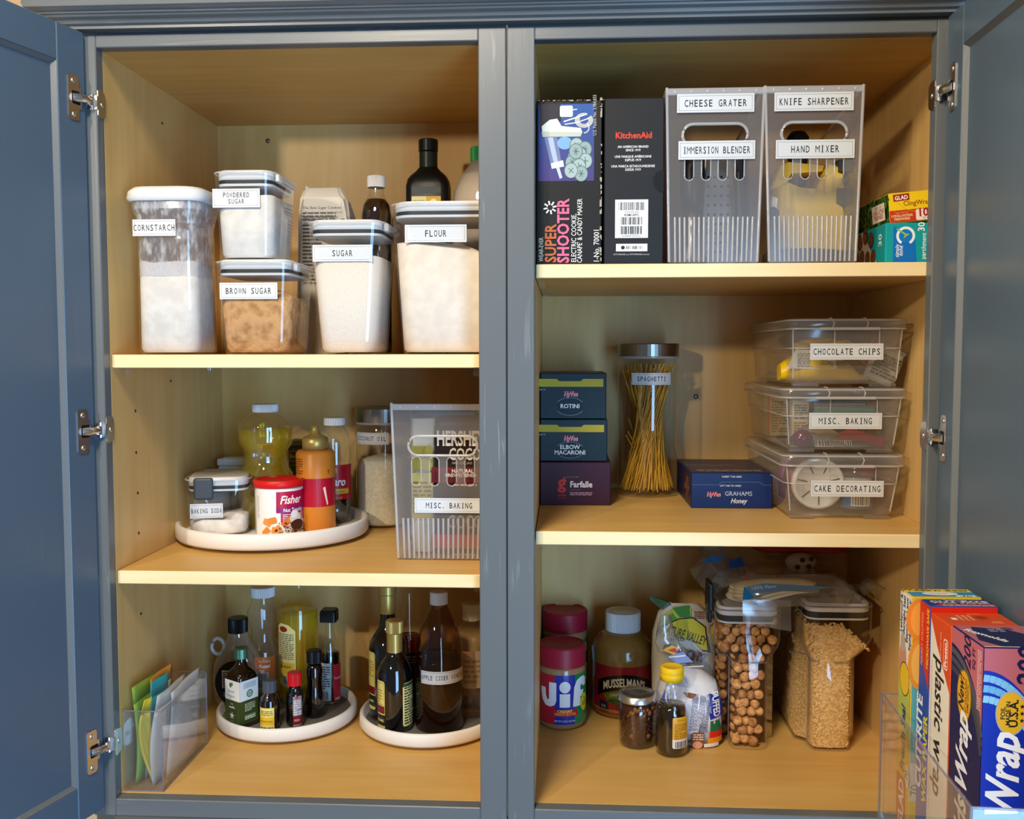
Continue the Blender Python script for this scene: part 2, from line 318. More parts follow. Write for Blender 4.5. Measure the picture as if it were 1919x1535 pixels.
class Art:
    def __init__(s): s.p = []; s.l = 0; s.T = (1, 0, 0, 1, 0, 0)
    def tr(s, x=0, y=0, rot=0, sc=1):
        c, n = cos(radians(rot))*sc, sin(radians(rot))*sc; s.T = (c, n, -n, c, x, y); return s
    def _a(s, P, col):
        a, b, c, d, e, f = s.T; s.p.append(([(a*x+c*y+e, b*x+d*y+f) for x, y in P], col, s.l))
    def poly(s, P, col):
        if len(P) <= 3: s._a(P, col)
        else:
            for t in tessellate_polygon([[Vector((x, y, 0)) for x, y in P]]): s._a([P[i] for i in t], col)
        s.l += 1; return s
    def rect(s, x0, y0, x1, y1, col): s._a([(x0, y0), (x1, y0), (x1, y1), (x0, y1)], col); s.l += 1; return s
    def rrect(s, x0, y0, x1, y1, r, col): return s.poly(rr2(x0, x1, y0, y1, r), col)
    def ell(s, cx, cy, rx, ry, col, n=24):
        for k in range(n):
            a, b = 2*pi*k/n, 2*pi*(k+1)/n; s._a([(cx, cy), (cx+rx*cos(a), cy+ry*sin(a)), (cx+rx*cos(b), cy+ry*sin(b))], col)
        s.l += 1; return s
    def arc(s, cx, cy, r0, r1, a0, a1, col, n=20, ey=1.0):
        for k in range(n):
            a, b = radians(a0+(a1-a0)*k/n), radians(a0+(a1-a0)*(k+1)/n)
            s._a([(cx+r0*cos(a), cy+ey*r0*sin(a)), (cx+r1*cos(a), cy+ey*r1*sin(a)), (cx+r1*cos(b), cy+ey*r1*sin(b)), (cx+r0*cos(b), cy+ey*r0*sin(b))], col)
        s.l += 1; return s
    def frame(s, x0, y0, x1, y1, t, col):
        for q in ((x0, y0, x1, y0+t), (x0, y1-t, x1, y1), (x0, y0, x0+t, y1), (x1-t, y0, x1, y1)): s.rect(*q, col); s.l -= 1
        s.l += 1; return s
    def line(s, pts, w, col):
        for (x0, y0), (x1, y1) in zip(pts, pts[1:]):
            L = sqrt((x1-x0)**2+(y1-y0)**2) or 1; nx, ny = -(y1-y0)/L*w/2, (x1-x0)/L*w/2
            s._a([(x0+nx, y0+ny), (x0-nx, y0-ny), (x1-nx, y1-ny), (x1+nx, y1+ny)], col)
        s.l += 1; return s
    def text(s, t, x, y, h, col, al='c', b=0, sx=1.0, mono=0, sh=0, rot=0, warp=None, gap=0):
        """h = capital height; mono = fixed advance in capital heights; sh = slant; rot degrees; warp(x, y) bends the line"""
        items = []; cx = 0
        for ch in t:
            if ch == ' ': cx += (mono or .45)*sx; continue
            V, F, adv = glyph(ch, 0 if mono and ch in 'MW' else min(b, .028))
            if mono:
                a0, a1 = min(p[0] for p in V), max(p[0] for p in V); k = min(.82, mono*(.86 if ch in 'MW' else .74)/(a1-a0)); o = mono/2-(a0+a1)/2*k
                items.append(([((p[0]*k+o)*sx+cx, p[1]) for p in V], F))
                if ch == 'I': items.append(([((mono/2+dx)*sx+cx, yy) for dx, yy in ((-.22, 0), (.22, 0), (.22, .07), (-.22, .07), (-.22, .93), (.22, .93), (.22, 1), (-.22, 1))], [(0, 1, 2, 3), (4, 5, 6, 7)]))
                cx += mono*sx
            else: items.append(([(p[0]*sx+cx, p[1]) for p in V], F)); cx += (adv+gap)*sx
        off = {'c': -cx/2, 'l': 0, 'r': -cx}[al]; cr, sr = cos(radians(rot)), sin(radians(rot))
        for V, F in items:
            Q = []
            for px, py in V:
                X, Y = (px+off+sh*py)*h, py*h
                if warp: X, Y = warp(X, Y)
                Q.append((x+X*cr-Y*sr, y+X*sr+Y*cr))
            for f in F: s._a([Q[i] for i in f], col)
        s.l += 1; return s
    def para(s, x0, y0, x1, y1, n, col, seed=1, fill=.55):
        """n lines of print too small to read"""
        R = random.Random(seed); dy = (y1-y0)/n
        for i in range(n):
            x = x0; y = y1-(i+1)*dy
            end = x1 if i % 5 != 4 else x0+(x1-x0)*R.uniform(.4, .9)
            while x < end:
                w = min(R.uniform(1.2, 4)*dy*.7, end-x); s._a([(x, y), (x+w, y), (x+w, y+dy*fill), (x, y+dy*fill)], col); x += w+dy*.35
        s.l += 1; return s
    def bars(s, x0, y0, x1, y1, col='15151a', n=26, seed=3, bg=None, pad=.0015):
        if bg: s.rect(x0-pad, y0-pad, x1+pad, y1+pad, bg)
        R = random.Random(seed); W = [R.choice((1, 1, 2, 3)) for _ in range(2*n)]; u = (x1-x0)/sum(W); x = x0
        for i, w in enumerate(W):
            if i % 2 == 0: s._a([(x, y0), (x+w*u, y0), (x+w*u, y1), (x, y1)], col)
            x += w*u
        s.l += 1; return s
    def obj(s, name, mp, parent, m='print', du=None, h0=.00015, dh=.00003, **props):
        V = []; F = []; C = []
        for P, col, l in s.p:
            ar = sum(P[i-1][0]*P[i][1]-P[i][0]*P[i-1][1] for i in range(len(P)))
            if abs(ar) < 1e-12: continue
            if ar < 0: P = P[::-1]
            xs = [p[0] for p in P]; pcs = [P]
            if du and max(xs)-min(xs) > du:
                k0, k1 = math.floor(min(xs)/du), math.ceil(max(xs)/du); pcs = [c for c in (clipstrip(P, k*du, (k+1)*du) for k in range(k0, k1)) if len(c) > 2]
            for c in pcs:
                o = len(V); V += [mp(x, y, h0+l*dh) for x, y in c]; F.append(tuple(range(o, o+len(c)))); C += [lin(col)]*len(c)
        me = bpy.data.meshes.new(name); me.from_pydata([tuple(v) for v in V], [], F)
        ca = me.color_attributes.new('Col', 'FLOAT_COLOR', 'CORNER'); ca.data.foreach_set('color', [x for c in C for x in c])
        me.materials.append(M[m]); o = bpy.data.objects.new(name, me); COL.objects.link(o); o.parent = parent
        for k, v in props.items(): o[k] = v
        return o
def plane(o, U, V):
    o, U, V = Vector(o), Vector(U), Vector(V); Nn = U.cross(V).normalized()
    return lambda u, v, h: o+U*u+V*v+Nn*h
def front(x=0, y=0, z=0): return plane((x, y, z), (1, 0, 0), (0, 0, 1))
def leftf(x=0, y=0, z=0): return plane((x, y, z), (0, -1, 0), (0, 0, 1))
def topf(x=0, y=0, z=0): return plane((x, y, z), (1, 0, 0), (0, 1, 0))
def cyl(r, cx=0, cy=0, z=0, a=0):
    """wraps u round an upright can of radius r (a number or a function of height); u = 0 faces the viewer, turned by a degrees"""
    def mp(u, v, h):
        R = r(v) if callable(r) else r; R0 = r(0) if callable(r) else r; q = u/R0+radians(a); return Vector((cx+(R+h)*sin(q), cy-(R+h)*cos(q), z+v))
    return mp
def tagart(text, w, h, th=None, mono=.71, lines=None, sx=1.0):
    """white sticker with a fine frame and typewriter capitals"""
    A = Art(); A.rect(-w/2, -h/2, w/2, h/2, 'ced1d4'); m = h*.10; A.frame(-w/2+m, -h/2+m, w/2-m, h/2-m, h*.022, '8b8f96')
    L = lines or [text]; th = th or h*.37
    for i, t in enumerate(L): A.text(t, 0, (len(L)-1)*h*.17-i*h*.34-th/2, th, '202026', mono=mono, sx=sx, b=.012)
    return A
def sticker(text, w, h, mp, parent, **k):
    return tagart(text, w, h, **k).obj('label', mp, parent, du=None if not getattr(mp, 'du', 0) else mp.du)
# ------------------------------------------------------------------ cabinet
L0, L1, R0, R1, WR, T, D = -0.5409, -0.0365, 0.0363, 0.5411, 0.5738, 0.0197, 0.4425
ZT, ZFT, ZFB, SF = 1.0133, 1.0294, -0.0245, 0.0205
SA, SB, SCZ, SD = 0.6106, 0.3130, 0.7292, 0.3732     # tops of the four shelves
ST = 0.0180
def bx(name, x0, x1, y0, y1, z0, z1, m, parent, b=.0012, **k):
    return MB().box(x0, x1, y0, y1, z0, z1, b, 1).obj(name, m, parent, **k)
wb = MB().box(-2.2, 2.2, D+.02, D+.06, -1.0, 1.9).obj('wall_back', 'wall'); wb['kind'] = 'structure'; wb['label'] = 'cream painted wall seen past the left end of the crown moulding'
cabs = {}
def cabinet(side, x0, x1, xi0, xi1, xl, xr, shelves, label):
    """x0..x1 outer, xi0..xi1 face opening, xl..xr inner side walls"""
    c = thing('pantry_cabinet', label, 'cabinet', (0, 0, 0)); cabs[side] = c
    bx('stile', x0, xi0, 0, T, ZFB, ZFT, 'paint_v', c); bx('stile', xi1, x1, 0, T, ZFB, ZFT, 'paint_v', c); bx('top_filler', x0, x1, .011, T, ZFT+.0001, 1.06, 'paint_h', c, 0)
    bx('rail', xi0, xi1, .0002, T, ZT, ZFT, 'paint_h', c); bx('rail', xi0, xi1, .0002, T, ZFB, -.0005, 'paint_h', c)
    bx('side_panel', xl-.016, xl, T, D, -.02, 1.04, 'maple_v', c, 0); bx('side_panel', xr, xr+.016, T, D, -.02, 1.04, 'maple_v', c, 0)
    bx('back_panel', xl-.016, xr+.016, D, D+.012, -.02, 1.04, 'maple_v', c, 0)
    bx('top_panel', xl, xr, T, D, ZT+.0009, 1.04, 'maple_h', c, 0); bx('bottom_panel', xl, xr, T, D, -.02, 0, 'maple_h', c, 0)
    bx('end_panel', *((x0, x0+.004) if x0 < 0 and x0 < -.1 else (x1-.004, x1)), T, D+.012, ZFB, 1.06, 'paint_v', c, 0) if side else None
    for z in shelves:
        s = bx('shelf', xl+.0012, xr-.0012, SF+.003, D-.001, z-ST, z, 'maple_h', c, .0004)
        bx('edge_band', xl+.0012, xr-.0012, SF, SF+.0028, z-ST, z, 'maple_edge', s, .0008)
        for sx in (xl+.008, xr-.008):
            for y in (.052, .36):
                MB().box(sx-.0045, sx+.0045, y-.004, y+.004, z-ST-.012, z-ST-.0002, .002).obj('shelf_clip', 'acryl', s)
    return c
LC = cabinet('left', -.572, -.0006, L0, L1, L0, L1, (SA, SB), 'left pantry cabinet, two shelves, blue-lit open door on its left')
RC = cabinet('right', .0006, .606, R0, R1, R0, WR, (SCZ, SD), 'right pantry cabinet, two shelves, grey open door on its right')
def onx(px, py, X):
    d = ray(px, py); k = (X-CAM.x)/d.x; p = CAM+d*k; return p.y, p.z
for px, py in ((304, 231), (320, 714), (253.6, 770), (255, 848), (258, 924), (260, 999), (340, 1000), (264, 1150)):
    y, z = onx(px, py, L0)
    MB().lathe([(0, 0), (.0022, 0), (.0022, .0004), (0, .0004)], 10).obj('peg_hole', 'dark', LC).matrix_local = Matrix.Translation((L0, y, z)) @ Matrix.Rotation(pi/2, 4, 'Y')
for c, px, py in ((LC, 502, 264), (RC, 1304, 743)):
    x, z = at(px, py, D); s = MB().lathe([(0, .0014), (.0022, .0014), (.0042, .0003), (.0042, 0)][::-1], 14).obj('screw', 'screw', c); s.matrix_local = Matrix.Translation((x, D, z)) @ Matrix.Rotation(pi/2, 4, 'X')
# crown moulding over both units, with returns to the wall
prof = [(-.004, 1.0335), (.012, 1.0335), (.0125, 1.0368), (.0175, 1.0385), (.0195, 1.0425), (.0265, 1.0445), (.0275, 1.0468), (.031, 1.0472), (.0315, 1.049), (.036, 1.0498), (.042, 1.0527), (.0435, 1.058), (.0422, 1.064), (.0422, 1.0745), (.0455, 1.0775), (.0475, 1.088),
        (.060, 1.105), (.08, 1.13), (.082, 1.15), (-.004, 1.15)]
secs = []
for f in (lambda o: (-.572-o, D), lambda o: (-.572-o, -o), lambda o: (.606+o, -o), lambda o: (.606+o, D)):
    secs.append([(*f(o), z) for o, z in prof])
cr = MB().loft(secs, True, True).obj('trim_1', 'paint_h'); cr['kind'] = 'structure'; cr['label'] = 'grey stepped crown moulding along the top of both cabinets'
t2 = MB().box(-.575, .609, .012, .034, -.075, -.026, .002, 1).obj('trim_2', 'stone'); t2['kind'] = 'structure'; t2['label'] = 'thin brown-grey trim strip under the cabinet frame'

def hinge(parent, org, dx, side):
    """face-frame hinge: cup plate on the door, arm, clip on the frame edge; org = hinge edge of the door at the hinge's height"""
    h = thing('hinge', '', '', (0, 0, 0)); del h['label']; del h['category']; h.parent = parent; h.matrix_local = org
    P = [(.0090, -.0135), (.0130, -.0135), (.0130, -.026), (.0160, -.029), (.0285, -.029), (.0315, -.026), (.0315, .026), (.0285, .029), (.0160, .029), (.0130, .026), (.0130, .0135), (.0090, .0135)]
    tf = Matrix.Translation((0, 0, 0))
    MB().prism(P, -.0016, -.0001, tf, holes=[rr2(.0105, .0255, -.0085, .0085, .002, 2)]).obj('cup_plate', 'nickel', h)
    MB().box(.0100, .0262, .0001-.0004, .0002, -.0092, .0092).obj('cup', 'dark', h)
    m = MB(); m.tube([(.024, -.0010, 0), (.017, -.0055, 0), (.008, -.0075, 0), (.001, -.0065, 0)], [.0052, .0056, .0052, .0046], 8)
    m.box(-.004, .004, -.009, -.0055, -.0062, .0062, .001, 1); m.obj('arm', 'nickel', h)
    m = MB(); q = side
    m.box(-.011, -.003, -.0085+.001, -.0055+.001, -.011, .011, .001, 1).box(-.0125, -.0100, -.0086, -.0066, .011, .0145, .0008, 1).box(-.0125, -.0100, -.0086, -.0066, -.0145, -.011, .0008, 1)
    m.obj('clip', 'nickel', h)
    for z in (.0215, -.0215):
        s = MB().lathe([(.0034, 0), (.0034, .0006), (.0022, .0013), (0, .0013)], 12).obj('screw', 'nickel', h); s.matrix_local = Matrix.Translation((.0225, -.0016, z)) @ Matrix.Rotation(pi/2, 4, 'X')
    return h
def frame_clip(parent, X, s, z):
    """the half of a hinge that wraps the inner edge of the face frame"""
    m = MB().prism([(.001, -.016), (.004, -.019), (.019, -.016), (.022, -.010), (.022, .010), (.019, .016), (.004, .019), (.001, .016)], 0, .0014, Matrix(((0, s, 0, X), (1, 0, 0, 0), (0, 0, 1, z), (0, 0, 0, 1))))
    o = m.obj('hinge_plate', 'nickel', parent)
    q = MB().lathe([(.0036, 0), (.0036, .0005), (.002, .0014), (0, .0014)], 12).obj('screw', 'nickel', o); q.matrix_local = Matrix.Translation((X+s*.0014, .012, z)) @ Matrix.Rotation(s*pi/2, 4, 'Y')
    MB().box(X-s*.012, X+s*.001, -.0016, -.0002, z-.009, z+.009, 0).obj('hinge_strap', 'nickel', o)
def door(c, hx, hy, th, s, z0, z1, w, hz):
    """s = -1 left door, +1 right door; th = degrees past square"""
    t = radians(th); d = Vector((s*sin(t), -cos(t), 0)); n = Vector((s*cos(t), sin(t), 0))
    dr = bpy.data.objects.new('door', None); COL.objects.link(dr); dr.parent = c
    dr.matrix_local = Matrix(((d.x, n.x, 0, hx), (d.y, n.y, 0, hy), (0, 0, 1, 0), (0, 0, 0, 1))); Wd, Td, rc = .552, .020, .0065
    wd = 'paint_s'
    MB().box(0, w, 0, Td, z0, z1, .0015, 1).obj('door_stile', wd, dr); MB().box(Wd-w, Wd, 0, Td, z0, z1, .0015, 1).obj('door_stile', wd, dr)
    MB().box(w, Wd-w, .0001, Td, z1-w, z1, .0012, 1).obj('door_rail', wd, dr); MB().box(w, Wd-w, .0001, Td, z0, z0+w, .0012, 1).obj('door_rail', wd, dr)
    MB().box(w-.004, Wd-w+.004, rc, Td-.005, z0+w-.004, z1-w+.004).obj('door_panel', wd, dr)
    b = .0045; a0, a1, y0, y1 = w, Wd-w, z0+w, z1-w
    q0 = [(a0, .0004, y0), (a1, .0004, y0), (a1, .0004, y1), (a0, .0004, y1)]; q1 = [(a0+b, rc, y0+b), (a1-b, rc, y0+b), (a1-b, rc, y1-b), (a0+b, rc, y1-b)]
    MB().loft([q0, q1], False, False).obj('door_bead', 'paint_v', dr)
    for z in hz: hinge(dr, Matrix.Translation((0, 0, z)), d, s); 
    for z in hz: frame_clip(c, L0 if s < 0 else R1, 1 if s < 0 else -1, z)
hzl = [at(px, py, -.02)[1] for px, py in ((155, 185), (178, 808), (190, 1405))]
hzr = [at(px, py, -.02)[1] for px, py in ((1770, 167), (1755, 820))]+[hzl[2]]
door(LC, -.5525, -.0070, 15.36, -1, -.0095, 1.0305, .0478, hzl)
door(RC, .5508, -.0082, -1.57, 1, -.0095, 1.0295, .0500, hzr)
# ------------------------------------------------------------------ shared builders
def span(pl, pr, py, Y):
    a, b = at(pl, py, Y)[0], at(pr, py, Y)[0]; return (a+b)/2, b-a
def zat(px, py, Y): return at(px, py, Y)[1]
def lerp(a, b, t): return a+(b-a)*t
def wall_secs(wb, db, wt, dt, z0, z1, r, ins=0, n=4, steps=(0, 1)):
    return [rr(lerp(wb, wt, t)-2*ins, lerp(db, dt, t)-2*ins, max(r-ins, .001), lerp(z0, z1, t), n=n) for t in steps]
def tub(wb, db, wt, dt, h, r, ins=0.0, round_bottom=.006):
    """tapered open box with rounded corners and a rounded foot"""
    S = [rr(wb-2*round_bottom, db-2*round_bottom, max(r-round_bottom, .002), 0), rr(wb-.6*round_bottom, db-.6*round_bottom, r-.3*round_bottom, .3*round_bottom), rr(wb, db, r, round_bottom)]
    S.append(rr(wt, dt, r, h)); return MB().loft(S, True, False, True)
def heap(name, m, wb, db, wt, dt, h, r, z0, top, loc, rz=0, ins=.0022, rings=9, n=6, **kw):
    """loose contents: fills the vessel from z0 to the uneven surface top(x, y)"""
    f = lambda z: z/h
    P0 = rr(lerp(wb, wt, f(z0))-2*ins-.006, lerp(db, dt, f(z0))-2*ins-.006, r-.002, z0, n=n)
    P1 = rr(lerp(wb, wt, f(z0+.005))-2*ins, lerp(db, dt, f(z0+.005))-2*ins, r, z0+.005, n=n); zt = sum(top(p[0], p[1]) for p in P1)/len(P1)
    base = rr(lerp(wb, wt, f(zt))-2*ins, lerp(db, dt, f(zt))-2*ins, r, 0, n=n); S = [P0, P1]
    for k in range(rings):
        q = 1-k/rings; q = q if k == 0 else q*.985; S.append([(x*q, y*q, top(x*q, y*q)-(.0015 if k == 0 else 0)) for x, y, _ in base])
    b = MB().loft(S, True, True, True); o = b.obj(name, m); o.location = loc; o.rotation_euler = (0, 0, rz); return o
def bumps(z, a, seed, s=60):
    R = random.Random(seed); ph = [R.uniform(0, 6.3) for _ in range(4)]
    return lambda x, y: z+a*(sin(s*x+ph[0])*cos(s*.8*y+ph[1])+.5*sin(2.3*s*x+ph[2])*sin(1.9*s*y+ph[3]))
def keeper(name, label, x, y, z, wb, db, wt, dt, h, r=.018, rz=0, shell='clear', clasp=True):
    """press-lock food keeper: clear tapered body, white lid plate over a grey gasket"""
    t = thing(name, label, 'container', (x, y, z), rz)
    b = tub(wb, db, wt, dt, h-.004, r); b.obj('body', shell, t)
    MB().tube([p for p in rr(wt, dt, r, h-.003, n=5)], .0013, 6, True).obj('rim', 'frostrim', t)
    i = .0045; L = [rr(wt-2*i-.004, dt-2*i-.004, r-.003, h+.0005), rr(wt-2*i, dt-2*i, r-.002, h-.0015), rr(wt-2*i, dt-2*i, r-.002, h-.0125), rr(wt-2*i-.006, dt-2*i-.006, r-.004, h-.0135)]
    MB().loft(L[::-1], True, True, True).obj('lid', 'white', t)
    MB().loft([rr(wt-2*i-.001, dt-2*i-.001, r-.003, h-.0178), rr(wt-2*i-.001, dt-2*i-.001, r-.003, h-.0128)], True, True, True).obj('gasket', 'gasket', t)
    MB().loft([rr(wt-2*i-.002, dt-2*i-.002, r-.003, h-.0212), rr(wt-2*i, dt-2*i, r-.003, h-.0180)], True, True, True).obj('lid_ring', 'white', t)
    if clasp:
        m = MB().box(wt/2-.002, wt/2+.004, -dt*.30, dt*.36, h-.012, h-.006, .002, 2).box(wt/2-.001, wt/2+.0055, -dt*.42, -dt*.29, h-.0155, h-.004, .002, 2); m.obj('clasp', 'frostrim', t)
    return t
def lid_jar(): pass

# ------------------------------------------------------------------ left cabinet, top shelf
Y0 = .045
def kp(pl, pr, pb, pt, pl2, pr2, Yf, zb):
    """front-face pixels: pl..pr at the foot pb, pl2..pr2 at the top pt -> centre x, foot width, top width, height"""
    xb, wb = span(pl, pr, pb, Yf); xt, wt = span(pl2, pr2, pt, Yf); return xb, wb, wt, zat((pl+pr)/2, pt, Yf)-zb
# cornstarch
xb, wb, wt, h = kp(253, 371, 660, 349, 243, 374, Y0, SA); dd = .088; cy = Y0+dd/2; wt2 = wb+.011
cs = thing('pop_canister', 'tall clear canister with domed white lid, sticker CORNSTARCH', 'canister', (xb, cy, SA))
S = [rr(wb-.012, dd-.012, .012, 0), rr(wb, dd, .018, .005), rr(wb, dd, .02, h-.050), rr(wb+.003, dd+.003, .02, h-.040), rr(wt2, dd+.010, .022, h-.029), rr(wt2, dd+.010, .022, h-.018)]
MB().loft(S[:3], True, False, True).obj('body', 'clear', cs); MB().loft(S[2:], False, False, True).obj('shoulder', 'dusty', cs)
MB().loft([rr(wb-.002, dd-.002, .02, .108), rr(wb-.002, dd-.002, .02, h-.046)], False, False, True).obj('powder_film', 'dusty', cs)
MB().loft([rr(wt2+.006, dd+.016, .024, h-.020), rr(wt2+.012, dd+.022, .026, h-.016), rr(wt2+.009, dd+.019, .026, h-.006), rr(wt2-.002, dd+.008, .024, h-.0005), rr(wt2-.02, dd-.008, .02, h+.001)], True, True, True).obj('lid', 'white', cs)
MB().loft([rr(wt2-.004, dd+.005, .02, h-.030), rr(wt2-.004, dd+.005, .02, h-.021)], True, True, True).obj('gasket', 'frostrim', cs)
sticker('CORNSTARCH', .060, .0225, front(-.0125, -dd/2-.0022, zat(300, 427, Y0)-SA), cs)
tag(heap('cornstarch', 'powder', wb, dd, wb, dd, .2, .018, .003, lambda x, y: zat(300, 488, Y0)-SA+.002*sin(90*x)+.0015*sin(170*x+1)+.05*max(0, y)*0, (xb, cy, SA)), 'white cornstarch filling the lower half of the tall canister', 'cornstarch', kind='stuff')
# brown sugar below, powdered sugar on top
xb, wb, wt, h = kp(411, 539, 663, 486, 398, 546, Y0, SA); db = .108; dt = .124; cy = Y0+dt/2
bs = keeper('food_keeper', 'short clear keeper, sticker BROWN SUGAR, under another keeper', xb, cy, SA, wb, db, wt, dt, h)
sticker('BROWN SUGAR', .0805, .0225, front(-.006, -dt/2+.002, zat(462, 545, Y0)-SA), bs)
zt = zat(460, 555, Y0)-SA
tag(heap('brown_sugar', 'brownsugar', wb, db, wt, dt, h, .018, .003, lambda x, y: zt+.020*math.exp(-((x+.003)**2+(y+.01)**2)/.0011)+.004*sin(95*x+1)*sin(80*y), (xb, cy, SA), rings=16, n=10), 'lumpy brown sugar heaped in the short keeper', 'sugar', kind='stuff')
zb2 = SA+h+.001
xb2, wb2, wt2, h2 = kp(402, 508, 484, 317, 395, 513, Y0, zb2)
ps = keeper('food_keeper', 'short clear keeper on top of brown sugar, sticker POWDERED SUGAR', xb2, cy, zb2, wb2, .102, wt2, .118, h2)
sticker('', .066, .0255, front(-.0095, -.0565, zat(447, 370, Y0)-zb2), ps, lines=['POWDERED', 'SUGAR'], th=.0066)
tag(heap('powdered_sugar', 'powder', wb2, .102, wt2, .118, h2, .018, .003, bumps(zat(447, 362, Y0)-zb2, .0015, 4), (xb2, cy, zb2)), 'powdered sugar filling the upper short keeper', 'sugar', kind='stuff')
# sugar
xb, wb, wt, h = kp(592, 703, 663, 411, 569, 715, Y0, SA); db = .105; dt = .125; cy = Y0+dt/2
sg = keeper('food_keeper', 'tall tapered clear keeper, sticker SUGAR, second from the face frame', xb, cy, SA, wb, db, wt, dt, h, .02)
sticker('SUGAR', .082, .0225, front(-.0035, -dt/2+.0035, zat(633, 474, Y0)-SA), sg)
tag(heap('white_sugar', 'sugar', wb, db, wt, dt, h, .02, .003, lambda x, y: zat(633, 470, Y0)-SA-.003-.12*max(0, x-.02), (xb, cy, SA)), 'white sugar filling the tall tapered keeper', 'sugar', kind='stuff')
# flour
xb, _, _, h = kp(746, 900, 663, 376, 727, 900, Y0, SA); x0 = at(746, 663, Y0)[0]; wb, wt, db, dt = .134, .158, .12, .14
fl = keeper('food_keeper', 'large clear keeper beside the face frame, sticker FLOUR', x0+wb/2, Y0+dt/2, SA, wb, db, wt, dt, h, .03)
sticker('FLOUR', .084, .0235, front(zat(0, 0, 0)*0+at(816, 437, Y0)[0]-(x0+wb/2), -dt/2+.0025, zat(816, 437, Y0)-SA), fl)
tag(heap('white_flour', 'flour', wb, db, wt, dt, h, .03, .003, lambda x, y: zat(800, 452, Y0)-SA-.012*max(0, (x+.01)/.05)**2-.003*sin(60*y), (x0+wb/2, Y0+dt/2, SA)), 'white flour filling the large keeper', 'flour', kind='stuff')
# things behind
def crumple(secs, seed, amp):
    R = random.Random(seed); out = []
    for s in secs: out.append([(x+R.uniform(-amp, amp), y+R.uniform(-amp, amp), z+R.uniform(-amp, amp)) for x, y, z in s])
    return out
Yb = .22; xc, w = span(556, 652, 400, Yb); hb = zat(600, 345, Yb)-SA
pb = thing('flour_bag', 'crumpled white paper bag with printed recipe, folded top, behind the keepers', 'bag', (xc, Yb+.04, SA))
P = lambda w, d, z, sh=0, dx=0: [(x+dx, y+sh, z) for x, y, _ in rr(w, d, .010, 0, n=3)]
MB().loft(crumple([P(w, .08, 0), P(w*1.02, .082, .05), P(w, .08, hb*.6), P(w*.98, .07, hb*.82), P(w*.92, .05, hb*.93, .0, -.004), P(w*.72, .022, hb, .005, -.008), P(w*.6, .006, hb*.985, .018, -.01)], 5, .0040), True, True).obj('paper', 'paperbag', pb)
A = Art(); A.text('The Best Sugar Cookies', -.03, .035, .0042, '34406e', 'l', .01); A.para(-.03, .018, .022, .032, 3, '55565c', 3); A.para(-.03, -.075, .0, .014, 16, '4a4b50', 5); A.text('C', .032, .012, .008, '2a3358', 'c', .02)
A.obj('print', plane((0, -.0435, hb*.72), (1, 0, 0), (0, .05, 1)), pb)
def round_bottle(name, label, x, y, z, prof, shell, liq=None, liqm=None, n=32, cat='bottle', lobes=None, ins=.0016, group=None):
    t = thing(name, label, cat, (x, y, z), 0, group); MB().lathe(prof, n, lobes=lobes).obj('glass', shell, t)
    if liq:
        pr = [(0, prof[0][1]+.002)]
        for (r, zz), (r2, z2) in zip(prof, prof[1:]):
            if zz >= liq: break
            if r > ins: pr.append((r-ins, max(zz, prof[0][1]+.002)))
            if z2 > liq: k = (liq-zz)/(z2-zz); pr.append((lerp(r, r2, k)-ins, liq))
        pr.append((0, pr[-1][1])); MB().lathe(pr, n, lobes=lobes and (lobes[0], lobes[1], lobes[2], lobes[3])).obj('liquid', liqm, t)
    return t
def cap(t, r, z0, z1, m, ridges=0, name='cap', bev=.0015):
    b = MB().lathe([(0, z0), (r, z0), (r, z1-bev), (r-bev, z1), (0, z1)], 2*ridges if ridges else 32, smooth=False, lobes=(ridges, .05, z0, z1-bev) if ridges else None); return b.obj(name, m, t)
# dark bottle with white cap
Yb = .245; xc, w = span(671, 729, 400, Yb); R_ = w/2; zc = lambda py: zat(700, py, Yb)-SA
vb = round_bottle('extract_bottle', 'brown bottle with white ribbed cap behind the SUGAR keeper', xc, Yb+R_, SA, [(0, 0), (R_-.003, 0), (R_, .004), (R_, zc(398)), (R_*.9, zc(380)), (R_*.62, zc(366)), (R_*.48, zc(358)), (R_*.46, zc(346))], 'glass', zc(370), 'brownliq')
cap(vb, span(687, 721, 340, Yb)[1]/2, zc(347), zc(325), 'offwhite', 40)
Yb = .265; xc, w = span(757, 838, 360, Yb); R_ = w/2; zc = lambda py: zat(797, py, Yb)-SA
ob = thing('olive_oil_bottle', 'near-black bottle with tall dark green foil neck, behind FLOUR', 'bottle', (xc, Yb+R_, SA))
MB().loft([rr(w-.006, w*.8-.006, .008, 0), rr(w, w*.8, .012, .004), rr(w, w*.8, .012, zc(345)), rr(w*.96, w*.76, .016, zc(332)), rr(w*.84, w*.66, .02, zc(323)), rr(w*.62, w*.5, .018, zc(315)), rr(w*.44, w*.42, .016, zc(307)), rr(w*.42, w*.42, .016, zc(290))], True, True, True).obj('glass', 'black', ob)
nr = span(784, 819, 280, Yb)[1]/2
cap(ob, nr, zc(312), zc(277), pl('foil_neck', '1d2a20', .35), 0, 'foil_sleeve'); cap(ob, nr*1.06, zc(276), zc(253), 'black', 0, 'cap')
A = Art(); A.rect(-w*.34, -.02, w*.34, -.002, 'd8ce9a'); A.rect(-w*.34, .003, w*.34, .013, '3b4248'); A.rect(w*.0, -.02, w*.34, -.002, 'c9a52e'); A.text('IMPORTED', -w*.17, -.012, .004, '3a3a2a', sx=.7); A.ell(w*.17, -.012, .006, .006, 'e8dc9a'); A.para(-w*.3, -.019, -.003, -.013, 2, '555')if 0 else None
A.obj('print', front(0, -w*.4, zc(364)), ob)
Yb = .23; x0 = at(841, 370, Yb)[0]; xj = at(897, 300, Yb)[0]; R_ = xj-x0; zc = lambda py: zat(890, py, Yb)-SA
